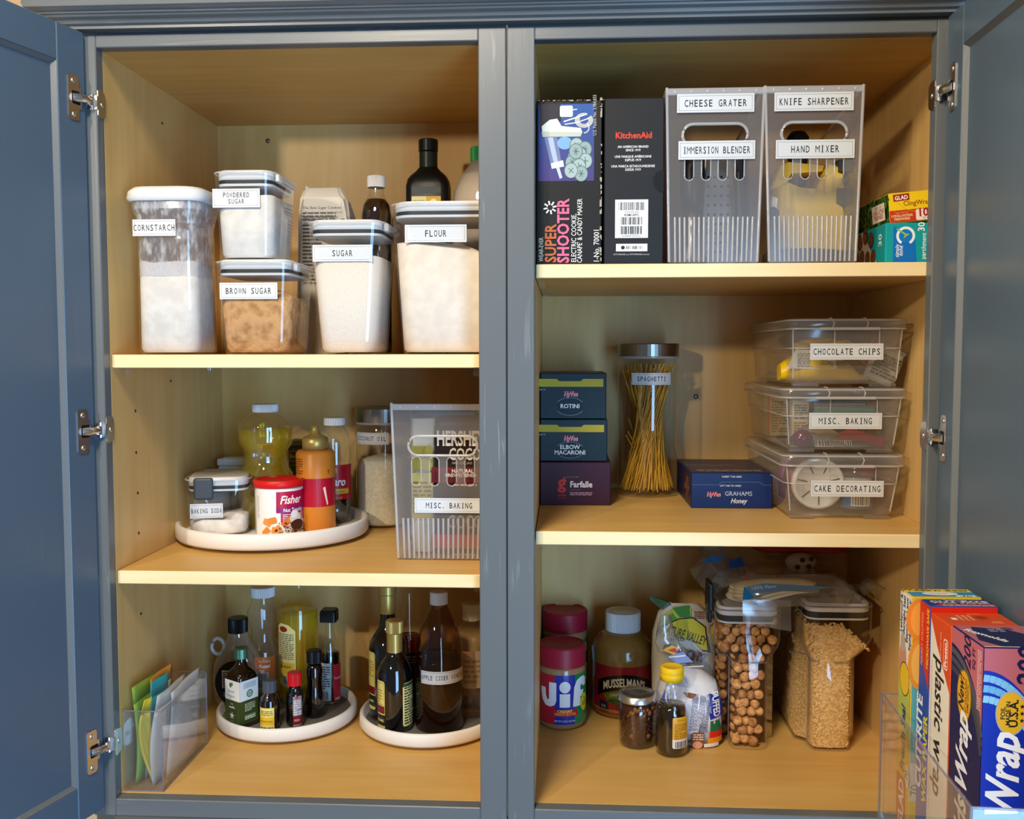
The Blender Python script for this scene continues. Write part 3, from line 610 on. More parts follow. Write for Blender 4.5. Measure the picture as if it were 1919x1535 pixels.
jg = round_bottle('vinegar_jug', 'milky plastic jug with green cap, half hidden by the face frame', xj, Yb+R_, SA, [(0, 0), (R_-.004, 0), (R_, .005), (R_, zc(385)), (R_*.93, zc(350)), (R_*.72, zc(322)), (R_*.45, zc(302)), (R_*.36, zc(292))], clear('jug_plastic', (.8, .78, .75), .45, (.8, .76, .72)), zc(318), pl('clear_vinegar', 'c9b8a2', .3))
cap(jg, at(918, 280, Yb)[0]-xj, zc(293), zc(265), 'green', 40)
# ------------------------------------------------------------------ left cabinet, middle shelf
def turntable(label, pl, pr, pf, pxf, z, h, px_c=None, mat_='greymat', group=None):
    """round tray: the front-most rim point is seen at pxf,pf; pl..pr is its width"""
    x, y = on(pxf, pf, z); R = .12
    for _ in range(12):
        xc, w = span(pl, pr, 0, y+R); R = w/2
    t = thing('turntable', label, 'turntable', (xc, y+R, z), 0, group)
    MB().lathe([(0, .001), (R*.62, .001), (R*.62, .004), (R-.010, .005), (R-.003, .006), (R, .010), (R-.0006, h-.004), (R-.0035, h), (R-.0075, h-.0015), (R-.010, .0125), (0, .012)], 72).obj('tray', 'turn', t)
    MB().lathe([(0, .0122), (R-.0108, .0122), (R-.0108, .0134), (0, .0134)], 60, smooth=False).obj('liner', mat_, t)
    return t, xc, y+R, R
t1, tx1, ty1, tr1 = turntable('white turntable on the middle left shelf, carrying baking soda and oil', 320, 677, 1041, 470, SB, .031, mat_='turn')
zt1 = SB+.0142
def standing(pl, pr, pb, pxm=None):
    pass
def base(px, py, z=None):      # where a foot seen at px, py touches the level z
    return on(px, py, z)
# baking soda tub
fy = on(425, 1006, zt1)[1]; xc, wb = span(352, 463, 1000, fy+.03); _, wt = span(347, 471, 900, fy+.03); h = zat(410, 893, fy+.02)-zt1
bk = keeper('soda_keeper', 'small square clear keeper with slate latch, sticker BAKING SODA', xc, fy+wb/2, zt1, wb*.93, wb*.93, wt*.93, wt*.93, h, .022, radians(14), clasp=False)
MB().box(-.0145, .0145, -wt*.465-.004, -wt*.465+.001, h-.033, h+.001, .0035, 2).obj('latch', 'latch', bk).matrix_local = Matrix.Translation((-.020, 0, 0))
sticker('BAKING SODA', .049, .0225, front(-.0165, -wb*.465-.0032, zat(378, 957, fy)-zt1), bk, th=.0070, sx=.85)
tag(heap('baking_soda', 'soda', wb*.93, wb*.93, wt*.93, wt*.93, h, .022, .003, lambda x, y: .026+.003*sin(70*x)*cos(60*y)+.005*(x/.04)+.002*sin(190*x+150*y), (xc, fy+wb/2, zt1), radians(14), rings=14, n=8), 'lumpy baking soda filling a third of the small keeper', 'baking soda', kind='stuff')
# round tub behind it
Yr = fy+wb+.012; xc, w = span(343, 427, 890, Yr); R_ = w/2
rb = thing('round_tub', 'round tub with flat white lid behind the baking soda', 'container', (xc, Yr+R_*.55, zt1)); hh = zat(385, 881, Yr+R_)-zt1
MB().lathe([(0, 0), (R_*.85, 0), (R_*.9, .004), (R_*.95, hh-.01)], 32).obj('body', 'frost', rb); MB().lathe([(0, 0), (R_*.8, 0), (R_*.85, hh*.6), (0, hh*.6)], 28).obj('filling', 'offwhite', rb)
MB().lathe([(R_*.96, hh-.012), (R_, hh-.011), (R_, hh-.003), (R_*.96, hh), (R_*.86, hh-.0005), (R_*.84, hh-.0025), (0, hh-.0025)], 40).obj('lid', 'offwhite', rb)
# white flip box behind
Yw = .36; xc, w = span(408, 462, 870, Yw); hw = zat(430, 860, Yw)-zt1
wbx = thing('spice_tin', 'white rectangular tin with stepped lid, behind the oil bottle', 'tin', (xc, Yw+.018, zt1))
MB().box(-w/2, w/2, -.018, .018, 0, hw-.012, .003, 2).obj('body', 'offwhite', wbx); m = MB().box(-w/2-.0012, w/2+.0012, -.0192, .0192, hw-.012, hw, .002, 2); m.box(-w*.35, w*.35, -.012, .012, hw-.0004, hw+.0012, .0005, 1); m.obj('lid', 'white', wbx)
# ribbed oil bottle
Yo = .252; zz = lambda py: zat(496, py, Yo+.03)-zt1; xc, w = span(446, 547, 850, Yo+.04); R_ = w/2
PO = [(0, 0), (R_*.9, 0), (R_, .006), (R_, zz(900)), (R_*.98, zz(888)), (R_*.80, zz(874)), (R_*.76, zz(860)), (R_*.80, zz(845)), (R_*.98, zz(832)), (R_, zz(822)), (R_, zz(800)), (R_*.94, zz(792)), (R_*.70, zz(782)), (R_*.48, zz(776)), (R_*.46, zz(770))]
ol = round_bottle('oil_bottle', 'waisted fluted bottle of yellow oil with white cap on the turntable', xc, Yo+R_, zt1, PO, clear('fluted_plastic', f0=.11), zz(806), 'oil', 60, lobes=(26, .05, zz(832)-.001, zz(798)+.001), ins=.0022)
cap(ol, span(473, 520, 765, Yo+.04)[1]/2, zz(773), zz(758), 'white', 50); MB().lathe([(0, -.001), (1, -.001), (1, .0012), (.86, .0016), (.8, .0006), (0, .0006)], 28, tf=Matrix.Translation((.004, -R_*.80, zz(851))) @ Matrix.Rotation(pi/2, 4, 'X') @ Matrix.Diagonal((R_*.36, R_*.26, 1, 1))).obj('emblem', 'clear2', ol)
# nut topping can
fy = on(520, 1007, zt1)[1]; xc, w = span(476, 565, 950, fy+.03); R_ = w/2; h = zat(520, 896, fy+R_)-zt1
nc = thing('nut_topping_can', 'white paper can of nut topping with red lid', 'can', (xc, fy+R_, zt1))
MB().lathe([(0, 0), (R_-.001, 0), (R_-.001, h-.008), (0, h-.008)], 40).obj('body', 'white', nc)
MB().lathe([(R_+.0002, h-.012), (R_+.0016, h-.011), (R_+.0016, h-.001), (R_+.0005, h), (R_-.003, h), (R_-.004, h-.003), (0, h-.003)], 44).obj('lid', 'redcap', nc)
A = Art(); s = R_; top = h-.013; A.rect(-1.1*s, .002, 2.2*s, top, 'efece7')
A.poly([(-.05*s, top-.004), (1.7*s, top-.004), (1.7*s, top-.05), (.12*s, top-.052), (.12*s, top-.036), (-.06*s, top-.036)], 'b3123f')
A.poly([(-.06*s, top-.030), (1.4*s, top-.026), (1.4*s, top-.040), (-.06*s, top-.037)], '8a1a6e')
A.text('Fisher', .08*s, top-.023, .0125, 'f6f2ee', 'l', .02, sh=.25, sx=.85); A.text('Nut Topping', .22*s, top-.036, .0058, 'f6f2ee', 'l', .02, sx=.85)
for k in range(4): A.para(.2*s, top-.050+k*.003, 1.3*s, top-.047+k*.003, 1, 'e9c6cf', 20+k)
A.para(-1.0*s, top-.045, -.95*s+.004, top-.01, 12, 'c9c4bd', 9)
R = random.Random(5)
for k in range(9): A.tr(.05*s+R.uniform(-.75, .9)*s, .016+R.uniform(-.008, .010), R.uniform(-40, 60)).rrect(-.007, -.005, .007, .005, .002, R.choice(['d9722a', 'e08a3c', 'c8642a', 'e39a4e']))
A.tr()
for k in range(90): A.ell(R.uniform(-.1, 1.5)*s, .004+abs(R.gauss(0, .008)), R.uniform(.0008, .002), R.uniform(.0008, .0016), R.choice(['3a1a12', '5a2a1a', '241010', '8a3a30', '6a4a7a', 'd8c0a8']), 8)
A.ell(.72*s, .028, .010, .009, 'd9d2cb'); A.ell(.66*s, .035, .006, .006, 'ece7e2'); A.ell(.8*s, .018, .012, .008, '4a2216')
A.obj('print', cyl(R_-.001, a=13), nc, du=.004)
# caramel syrup squeeze bottle
fy = on(596, 998, zt1)[1]; xc, w = span(556, 627, 900, fy+.03); R_ = w/2; zz = lambda py: zat(592, py, fy+R_)-zt1; h = zz(842)
cb = thing('syrup_squeeze_bottle', 'orange squeeze bottle with gold spout cap and red band', 'bottle', (xc, fy+R_, zt1))
MB().lathe([(0, 0), (R_-.002, 0), (R_, .003), (R_, h-.006), (R_-.003, h-.001), (R_*.7, h), (0, h)], 40).obj('body', pl('orange_plastic', 'd9822b', .35), cb)
cr_ = span(566, 614, 830, fy+.03)[1]/2
MB().lathe([(0, h-.001), (cr_, h-.001), (cr_, zz(822)), (cr_*.85, zz(818)), (cr_*.45, zz(814)), (cr_*.30, zz(804)), (cr_*.26, zz(798)), (0, zz(796.5))], 36).obj('spout_cap', 'gold', cb)
A = Art(); A.rect(-pi*R_, zz(945), pi*R_, zz(893), 'b3122b'); A.rect(-.75*R_, .004, -.72*R_, h-.006, 'b8691f')
A.para(-1.2*R_, zz(885), -.45*R_, zz(855), 7, '8a4a12', 2); A.para(-1.2*R_, zz(992), -.4*R_, zz(948), 9, '8a4a12', 3); A.text('T', .95*R_, zz(885), .006, '8a2a12', b=.02)
A.poly([(.62*R_, zz(910)), (.75*R_, zz(908)), (.9*R_, zz(940)), (.84*R_, zz(943))], 'e8d8c8')
A.obj('print', cyl(R_), cb, du=.004)
# light corn syrup
Yk = .315; xc, w = span(600, 658, 900, Yk+.03); R_ = w/2; zz = lambda py: zat(620, py, Yk+.03)-zt1
kb = round_bottle('corn_syrup_bottle', 'clear corn syrup bottle with red label behind the orange bottle', xc, Yk+R_, zt1, [(0, 0), (R_*.92, 0), (R_, .005), (R_, zz(880)), (R_*.93, zz(870)), (R_*1.0, zz(850)), (R_*1.0, zz(825)), (R_*.85, zz(810)), (R_*.62, zz(800)), (R_*.6, zz(795))], 'glass', zz(925), 'blackliq', 36)
cap(kb, span(596, 635, 790, Yk+.03)[1]/2, zz(796), zz(782), 'offwhite', 30)
A = Art(); A.rect(-pi*.6*R_, zz(932), pi*.6*R_, zz(868), 'b81824'); A.text('Karo', .30*R_, zz(906), .0135, 'f4f0ea', b=.03, sh=.2, sx=.8); A.rect(-.3*R_, zz(921), 1.2*R_, zz(912), 'd8b93a'); A.text('LIGHT CORN SYRUP', .3*R_, zz(919), .0032, '5a1a1a', b=.01, sx=.7)
A.rect(-.35*R_, zz(882), .35*R_, zz(874), 'c9a04a'); A.para(-.3*R_, zz(881), .3*R_, zz(875), 2, '6a2a1a', 4); A.text('16 FL OZ', .35*R_, zz(930), .003, 'd8b93a')
A.obj('print', cyl(lambda v: R_*1.0), kb, du=.004)
# navy tin
Yn = .37; xc, w = span(540, 574, 850, Yn); hn = zat(556, 826, Yn)-zt1
nt_ = thing('cocoa_tin', 'navy tin with pale lid half hidden behind the orange bottle', 'tin', (xc, Yn+.02, zt1))
MB().box(-w/2, w/2, -.02, .02, 0, hn-.010, .003, 2).obj('body', pl('navy_card', '161c38', .4), nt_); MB().box(-w/2-.001, w/2+.001, -.021, .021, hn-.010, hn, .002, 2).obj('lid', 'slatecap', nt_)
A = Art(); A.frame(-w*.42, hn-.036, w*.42, hn-.018, .0006, '8f8a6a'); A.text('Bensdorp', -w*.38, hn-.030, .006, 'a89a78', 'l', sx=.8); A.frame(-w*.42, hn-.065, w*.42, hn-.042, .0006, '8f8a6a'); A.obj('print', front(0, -.02, 0), nt_)
# coconut oil jar
fy = on(712, 992, SB)[1]; xc, w = span(667, 768, 900, fy+.04); R_ = w/2; zz = lambda py: zat(705, py, fy+R_*.3)-SB
def flip_jar(name, label, x, y, z, R_, h, hl):
    t = thing(name, label, 'jar', (x, y, z)); MB().lathe([(0, .0), (R_-.006, 0), (R_, .006), (R_, h-.012), (R_*.96, h-.004), (R_*.93, h)], 48).obj('glass', 'glass', t)
    MB().lathe([(R_*.97, h-.001), (R_*1.0, h+.0005), (R_*1.0, h+.003), (R_*.96, h+.0035)], 48).obj('seal', 'frostrim', t)
    MB().lathe([(0, h+.003), (R_*1.015, h+.003), (R_*1.015, h+hl-.0015), (R_*1.0, h+hl), (0, h+hl)], 56, smooth=False).obj('lid', 'steel', t); return t
h = zz(795); cj = flip_jar('flip_jar', 'clear jar of white coconut with brushed steel lid, sticker COCONUT OIL', xc, fy+R_, SB, R_, h, zz(765)-h)
q = cyl(R_+.0004, 0, 0, zz(821)); q.du = .004; 
tagart('COCONUT OIL', .066, .0200, th=.0075).tr().obj('label', cyl(R_+.0006, 0, 0, zz(821), -18), cj, du=.004)
tag(MB().lathe([(0, .004), (R_-.006, .004), (R_-.003, .009), (R_-.003, zz(868)), (R_*.8, zz(862)), (R_*.4, zz(858)), (0, zz(855))], 44).obj('shredded_coconut', 'flakes'), 'shredded white coconut filling the steel-lidded jar', 'coconut', kind='stuff').location = (xc, fy+R_, SB)

# ------------------------------------------------------------------ frosted pantry bin (used three times)
def pantry_bin(name, label, pts, base_z, yf, depth, labels, group='frosted pantry bins', rib_top=.27):
    """pts = photo corners of its front panel: top-left, top-right, foot-right, foot-left"""
    (a, zt), (b, _), (c, _), (d, _) = [at(px, py, yf) for px, py in pts]; cx = (a+b)/2; wt, wb = b-a, c-d; h = zt-base_z
    t = thing(name, label, 'bin', (cx, yf, base_z), 0, group); o = (c+d)/2-cx
    X = lambda u, z: o*(1-z/h)+u*lerp(wb, wt, z/h)/2
    P = [(X(-1, .002), .002), (X(1, .002), .002), (X(1, h), h), (X(-1, h), h)]
    hz, hw, hr = h*.735, wt*.335, h*.062; slot = [(k, h*.60) for k in (-.26, -.085, .085, .26)]
    oval = lambda w, r, z: [(X(0, z)+p[0], p[1]) for p in rr2(-w, w, z-r, z+r, r, 8)]
    holes = [oval(hw, hr, hz)]+[[(X(0, h*.5)+k*wt+p[0], p[1]) for p in rr2(-wt*.047, wt*.047, h*.478, h*.665, wt*.047, 6)] for k, _ in slot]
    MB().prism(P, 0, .0016, holes=holes).obj('front_panel', 'frost', t)
    m = MB(); q = oval(hw, hr, hz); m.tube([(x, -.0005, z) for x, z in q], .0022, 6, True); m.obj('handle_rim', 'frostrim', t)
    m = MB()
    for hl in holes[1:]: m.tube([(x, .0004, z) for x, z in hl], .0010, 5, True)
    m.obj('slot_rims', 'frostrim', t)
    S0 = [(X(-1, 0), .0016, .001), (X(1, 0), .0016, .001), (X(1, 0), depth, .001), (X(-1, 0), depth, .001)]; S1 = [(X(-1, h), .0016, h), (X(1, h), .0016, h), (X(1, h), depth, h-.03), (X(-1, h), depth, h-.03)]
    mm = MB().loft([S0, S1], True, False); mm.f = [f for i, f in enumerate(mm.f) if i != 0]; mm.sm = mm.sm[1:]; mm.obj('body', 'frost', t)
    e = [(X(-1, h), .001, h), (X(1, h), .001, h), (X(1, h), depth, h-.03), (X(-1, h), depth, h-.03)]; m = MB()
    m.box(X(-1, h)-.001, X(1, h)+.001, -.0015, .0035, h-.009, h, .001, 1)
    for u in (-1, 1): m.tube([(X(u, .003), .001, .003), (X(u, h), .001, h)], .0022, 6); m.tube([(X(u, h), .001, h), (X(u, h), depth, h-.03)], .002, 6)
    m.obj('rim', 'frostrim', t)
    m = MB(); n = 17
    for k in range(n):
        u = -.86+1.72*k/(n-1); m.tube([(X(u, .003), .0006, .003), (X(u, h*rib_top), .0006, h*rib_top)], wt*.013, 6)
    m.obj('ribs', 'frostrim', t, kind='stuff')
    m = MB()
    for k in range(6): m.lathe([(.0022, 0), (.0016, .0007), (0, .0008)], 8, tf=Matrix.Translation((X(-.83+1.66*k/5, h), -.0014, h-.0045)) @ Matrix.Rotation(pi/2, 4, 'X'))
    m.obj('rim_studs', 'frostrim', t)
    for txt, p0, lw, lh, tw in labels:
        x, z = at(*p0, yf); tagart(txt, lw, lh, th=lh*.37, mono=.71, sx=tw).obj('label', front(x-cx, -.0026, z-base_z), t)
    return t, cx, h
fy = on(800, 1050, SB)[1]
b1, bx1, bh1 = pantry_bin('pantry_bin', 'frosted pantry bin with sticker MISC. BAKING holding cocoa, against the face frame', [(733, 757), (926, 757), (916, 1050), (747, 1050)], SB, fy, .26, [('MISC. BAKING', (842, 947), .100, .0215, 1.0)])
# its contents
Yc = fy+.035; z0 = SB+.003; xl, zt_ = at(815, 783, Yc); xr = at(925, 783, Yc)[0]; hc = zt_-z0; w = xr-xl
ct = thing('cocoa_can', 'dark brown cocoa canister with large pale lettering inside the MISC. BAKING bin', 'can', ((xl+xr)/2, Yc+.03, z0))
MB().loft([rr(w, .058, .012, 0), rr(w, .058, .012, hc-.012)], True, True, True).obj('body', pl('cocoa_card', '2a1712', .5), ct)
MB().loft([rr(w+.002, .060, .013, hc-.012), rr(w+.002, .060, .013, hc-.001), rr(w-.004, .054, .012, hc)], True, True, True).obj('lid', pl('cocoa_lid', '3a2019', .4), ct)
zz = lambda py: zat(860, py, Yc)-z0; xx = lambda px: at(px, 850, Yc)[0]-(xl+xr)/2
A = Art(); A.rect(xx(816), zz(978), w/2-.012, zz(800), '20120e'); A.text("HERSHEY'S", xx(818), zz(835), zz(808)-zz(835), 'ece2d2', 'l', .03, sx=.56); A.text('COCOA', xx(841), zz(862), zz(840)-zz(862), 'ded2c2', 'l', .02, sx=.62)
A.text('100% CACAO', xx(846), zz(870), .0035, 'c9b8a4', 'l'); A.rect(xx(808), zz(905), w/2-.012, zz(876), '6a1f22'); A.text('NATURAL', xx(846), zz(886), .0050, 'f2ece4', 'l', .03); A.text('UNSWEETENED', xx(834), zz(894), .0050, 'f2ece4', 'l', .03, sx=.9); A.para(xx(850), zz(911), xx(893), zz(904), 1, 'c9b0a0', 3)
A.text('COCOA', xx(838), zz(990), zz(966)-zz(990), 'c9bcae', 'l', .02, sx=.62); A.rect(xx(808), zz(1028), w/2-.012, zz(1002), 'c23a30'); A.para(xx(846), zz(1041), xx(890), zz(1035), 1, 'a89a8a', 5)
A.obj('print', front(0, -.029, 0), ct)
xl, zt_ = at(766, 786, Yc); xr = at(814, 786, Yc)[0]; w = xr-xl
pc = thing('foil_pouch', 'upright pouch of dried herbs beside the cocoa inside the bin', 'pouch', ((xl+xr)/2, Yc+.02, z0)); hh = zt_-z0
MB().loft(crumple([rr(w*.8, .03, .01, .001), rr(w, .034, .01, .03), rr(w*.95, .03, .01, hh*.5), rr(w, .022, .008, hh*.8), rr(w*.95, .004, .0015, hh)], 8, .0012), True, True, True).obj('film', pl('pouch_film', 'c9c6b4', .3), pc)
A = Art(); A.rect(-w*.42, hh*.62, w*.42, hh*.80, '8f8a3e'); A.rect(-w*.42, hh*.25, w*.42, hh*.60, 'b5ae6a'); A.para(-w*.36, hh*.3, w*.36, hh*.55, 8, '7a7440', 3); A.obj('print', front(0, -.0185, 0), pc)
xl = at(838, 765, fy+.15)[0]; pk = thing('blue_box', 'dark blue carton at the back of the MISC. BAKING bin', 'box', (xl, fy+.16, z0)); MB().box(-.06, .045, -.02, .02, 0, zat(820, 772, fy+.14)-z0, .001, 1).obj('carton', pl('blue_card', '35507e', .5), pk)
# ------------------------------------------------------------------ left cabinet, floor
# acrylic bin of zip bags
xr, yfb = on(306, 1484, 0); xl = L0+.002; ytop = zat(304, 1334, yfb); xq, yq = on(386, 1392, 0); yb = onx(386, 1268, xr)[0]
ab = thing('acrylic_bin', 'clear square-edged acrylic bin of coloured zip bags in the bottom left corner', 'bin', (0, 0, .0))
t_ = .0028
MB().box(xl, xr, yfb, yfb+t_, .0, ytop).obj('front_panel', 'acryl', ab); MB().box(xl, xr, yb-t_, yb, .0, ytop).obj('back_panel', 'acryl', ab)
MB().box(xr-t_, xr, yfb+t_, yb-t_, .0, ytop).obj('side_panel', 'acryl', ab); MB().box(xl, xl+t_, yfb+t_, yb-t_, .0, ytop).obj('side_panel', 'acryl', ab); MB().box(xl+t_, xr-t_, yfb+t_, yb-t_, .0, t_).obj('floor_panel', 'acryl', ab)
m = MB(); e = .0011
for a_, b_ in (((xr, yfb, 0), (xr, yfb, ytop)), ((xr, yb, 0), (xr, yb, ytop)), ((xl, yfb, ytop), (xr, yfb, ytop)), ((xr, yfb, ytop), (xr, yb, ytop)), ((xr, yfb, .001), (xr, yb, .001)), ((xl, yb, ytop), (xr, yb, ytop)), ((xl, yfb, .001), (xr, yfb, .001))): m.tube([a_, b_], e, 4)
m.obj('edges', 'acryledge', ab, kind='stuff')
def zipbag(label, colm, x0, lean, bow, y0, y1, h, th=.0035, tilt=0, seed=1, zipm=None):
    """floppy reusable bag standing on its long edge: a thin double sheet along y, leaning and bowing in x"""
    t = thing('zip_bag', label, 'bag', (x0, y0, t_+.0004), 0, 'reusable zip bags in the acrylic bin'); n, k = 10, 12; R = random.Random(seed); p1 = R.uniform(0, 6)
    def P(i, j, s):
        u, w = i/n, j/k; y = (y1-y0)*u; z = h*w-tilt*h*u*w; fat = th*max(.18, sin(pi*min(1, w*1.15))**.6)*max(.2, sin(pi*(.06+.88*u))**.5)
        return (lean*w*h+bow*sin(pi*w)*(1-.35*u)+.0022*sin(5*u+p1+3*w)+s*fat/2*(1+.25*sin(9*u+6*w+p1)), y+.004*sin(4*w+p1), z)
    for nm, j0, j1, mm in (('film', 0, k-2, colm), ('zipper', k-2, k, zipm or colm)):
        V = []; F = []; W_ = j1-j0+1
        for s in (-1, 1):
            for i in range(n+1):
                for j in range(j0, j1+1): V.append(P(i, j, s))
        q = (n+1)*W_
        for i in range(n):
            for j in range(W_-1):
                a = i*W_+j; F.append((a, a+W_, a+W_+1, a+1)); F.append((q+a, q+a+1, q+a+W_+1, q+a+W_))
        for i in range(n): F.append((i*W_, q+i*W_, q+(i+1)*W_, (i+1)*W_)); F.append((i*W_+W_-1, (i+1)*W_+W_-1, q+(i+1)*W_+W_-1, q+i*W_+W_-1))
        for j in range(W_-1): F.append((j, j+1, q+j+1, q+j)); F.append((n*W_+j, q+n*W_+j, q+n*W_+j+1, n*W_+j+1))
        MB().add(V, F, True).obj(nm, mm, t)
    return t
zb = lambda n, c, h=.35: clear('zip_film_'+n, (.9, .92, .92), h, c, .25, .04)
zg, zy, zt2, zo, zw = zb('green', (.36, .62, .10), .8), zb('yellow', (.80, .68, .05), .85), zb('teal', (.04, .50, .60), .85), zb('orange', (.85, .40, .06), .85), zb('white', (.97, .97, .98), .55)
hb = ytop
zipbag('lime green zip bag nearest the left wall in the acrylic bin', zg, xl+.0085, .03, .003, yfb+.010, yfb+.135, hb*1.24, .009, .05, 1)
zipbag('clear zip bag with orange zipper, between the green and teal bags', zw, xl+.0155, .06, -.001, yfb+.035, yfb+.11, hb*1.26, .0035, .0, 2, zo)
zipbag('clear zip bag with teal edge behind the yellow bag', zt2, xl+.0215, .07, .0, yfb+.030, yfb+.085, hb*1.24, .0035, .0, 3, zt2)
zipbag('yellow edged zip bag bowed against the acrylic front', zy, xl+.036, -.03, -.012, yfb+.006, yfb+.024, hb*1.10, .009, .0, 4)
zipbag('clear white zip bag with pleats right of the yellow bag', zw, xl+.0390, .03, -.003, yfb+.010, yfb+.115, hb*1.12, .007, .03, 5)
zipbag('tall clear zip bag nearest the right side of the acrylic bin', zw, xl+.0470, .02, .001, yfb+.04, yfb+.155, hb*1.07, .006, .0, 6)

# turntables
tA, txA, tyA, trA = turntable('white turntable with grey mat carrying vanilla and cooking oil', 386, 652, 1400, 478, 0, .028)
tB, txB, tyB, trB = turntable('white turntable with grey mat carrying vinegars, cut off by the face frame', 662, 935, 1411, 792, 0, .028)
zf = .0142
def foot(pl, pr, pb, z=zf):
    """(centre x, front y, radius) of a round foot whose front-most point shows at height pb"""
    y = on((pl+pr)/2, pb, z)[1]; R_ = .03
    for _ in range(8): x, w = span(pl, pr, pb, y+R_*.6); R_ = w/2
    return x, y, R_
# maple syrup jug
Ys = tyA-.01; xc, w = span(388, 486, 1280, Ys); R_ = w/2; zz = lambda py: zat(437, py, Ys)-zf
sj = thing('syrup_jug', 'clear flat round syrup jug with black cap and small loop handle', 'jug', (xc, Ys+.028, zf))
FP = [(.30, 0), (.75, .004), (.92, .015), (1.0, .052), (.93, .085), (.72, .107), (.56, .121), (.44, .131), (.36, .142), (.34, .150)]
kz = zz(1190)/.150
def oval(FP, R_, dep, kz, ins=0, zmax=9):
    S = []
    for f, z in FP:
        z *= kz
        if z > zmax: break
        dd = max(min(dep, f*R_), .004)
        S.append([((f*R_-ins)*cos(2*pi*k/36), (dd-ins)*sin(2*pi*k/36), z) for k in range(36)])
    return S
MB().loft(oval(FP, R_, .024, kz), True, False, True).obj('glass', clear('syrup_jug_glass', (.95, .96, .95), .10, (.85, .88, .88), f0=.10), sj)
MB().loft(oval([(f, z+.003) for f, z in FP], R_, .024, kz, .002, .052*kz), True, True, True).obj('liquid', 'brownliq', sj)
cap(sj, span(418, 454, 1178, Ys+.028)[1]/2, kz*.147, kz*.147+zz(1163)-zz(1190), 'black', 40)
hx, hz = at(405, 1211, Ys+.028); hx -= xc-.003; hz -= zf; rr_ = span(389, 420, 0, Ys)[1]/2
MB().tube([(hx+rr_*.8*cos(2*pi*k/16), 0, hz+rr_*sin(2*pi*k/16)) for k in range(16)], .0032, 8, True).obj('handle', 'frostrim', sj)
A = Art(); A.ell(0, 0, .034, .038, '15110f', 36); A.rect(-.022, -.008, .004, .022, 'd8d4cc'); A.para(-.021, -.007, .003, .021, 8, '2a2624', 4); A.para(-.02, -.022, .01, -.014, 2, 'a8a49c', 6); A.obj('print', front(.002, -.0246, .054*kz), sj)
# vanilla bottle, corner towards the viewer
Yv = on(447, 1369, zf)[1]; xc, w = span(420, 481, 1300, Yv+.02); zz = lambda py: zat(450, py, Yv+.012)-zf; s = w/1.36
vn = thing('vanilla_bottle', 'dark square vanilla bottle with white and green label and mint cap', 'bottle', (xc, Yv+s*.70, zf), radians(-33))
H = zz(1258)
MB().loft([rr(s-.006, s-.006, .004, 0), rr(s, s, .007, .004), rr(s, s, .007, H*.86), rr(s*.92, s*.92, .010, H*.95), rr(s*.62, s*.62, .012, H*1.04), rr(s*.40, s*.40, .009, H*1.12), rr(s*.38, s*.38, .0085, zz(1236))], True, True, True).obj('glass', pl('dark_amber_glass', '120806', .07, 0, .6, coat=.7), vn)
cap(vn, span(438, 464, 1225, Yv+.03)[1]/2, zz(1238), zz(1219), 'mint', 0); m = MB()
for z in (zz(1234), zz(1229)): m.tube([(.0105*cos(k*pi/12), .0105*sin(k*pi/12), z) for k in range(24)], .0010, 5, True)
m.obj('cap_ridges', 'mint', vn)
A = Art(); z0_, z1_, z2_ = zz(1355), zz(1312), zz(1275); A.rect(-s/2+.003, z0_, s/2, z1_, '3c4a26'); A.rect(-s/2+.003, z1_, s/2, z2_, 'e9e8e2')
A.text('Simply', -.002, z1_+.012, .0048, '3a4030', sx=.9); A.text('Organic', -.002, z1_+.0045, .0048, '3a4030', sx=.9); A.ell(-.003, z1_+.024, .0028, .0042, '4d6a35', 12); A.ell(.001, z1_+.026, .0022, .003, '5a7a3e', 12)
A.text('PURE', 0, z1_-.007, .002, 'e9e8e2'); A.text('vanilla', 0, z1_-.013, .004, 'e9e8e2', b=.02)
for k in range(5): A.tr(0, z0_+.0125, 72*k).ell(0, .0028, .0009, .0032, 'efece4', 8)
A.tr(); A.text('2 FL OZ', 0, z0_+.003, .0018, 'cfd2c0'); A.obj('print', front(0, -s/2, 0), vn)
A = Art(); A.rect(-s/2, z0_, s/2-.003, z1_, '3c4a26'); A.rect(-s/2, z1_, s/2-.003, z2_, 'dfe2e2'); A.ell(0, z1_+.010, .0062, .0062, '3f6f5a'); A.ell(0, z1_+.010, .0045, .0045, '9fc0ae'); A.text('USDA', 0, z1_+.0088, .0022, '2a5040', b=.02); A.para(-.012, z1_+.020, .012, z2_-.003, 4, '8aa0b8', 3)
A.para(-.010, z0_+.020, .010, z1_-.004, 5, 'b9c0a0', 7); A.rect(-.011, z0_+.006, .011, z0_+.014, '6f7a50'); A.para(-.010, z0_+.007, .010, z0_+.013, 2, 'dfe2d0', 8); A.obj('print', plane((s/2, 0, 0), (0, 1, 0), (0, 0, 1)), vn)
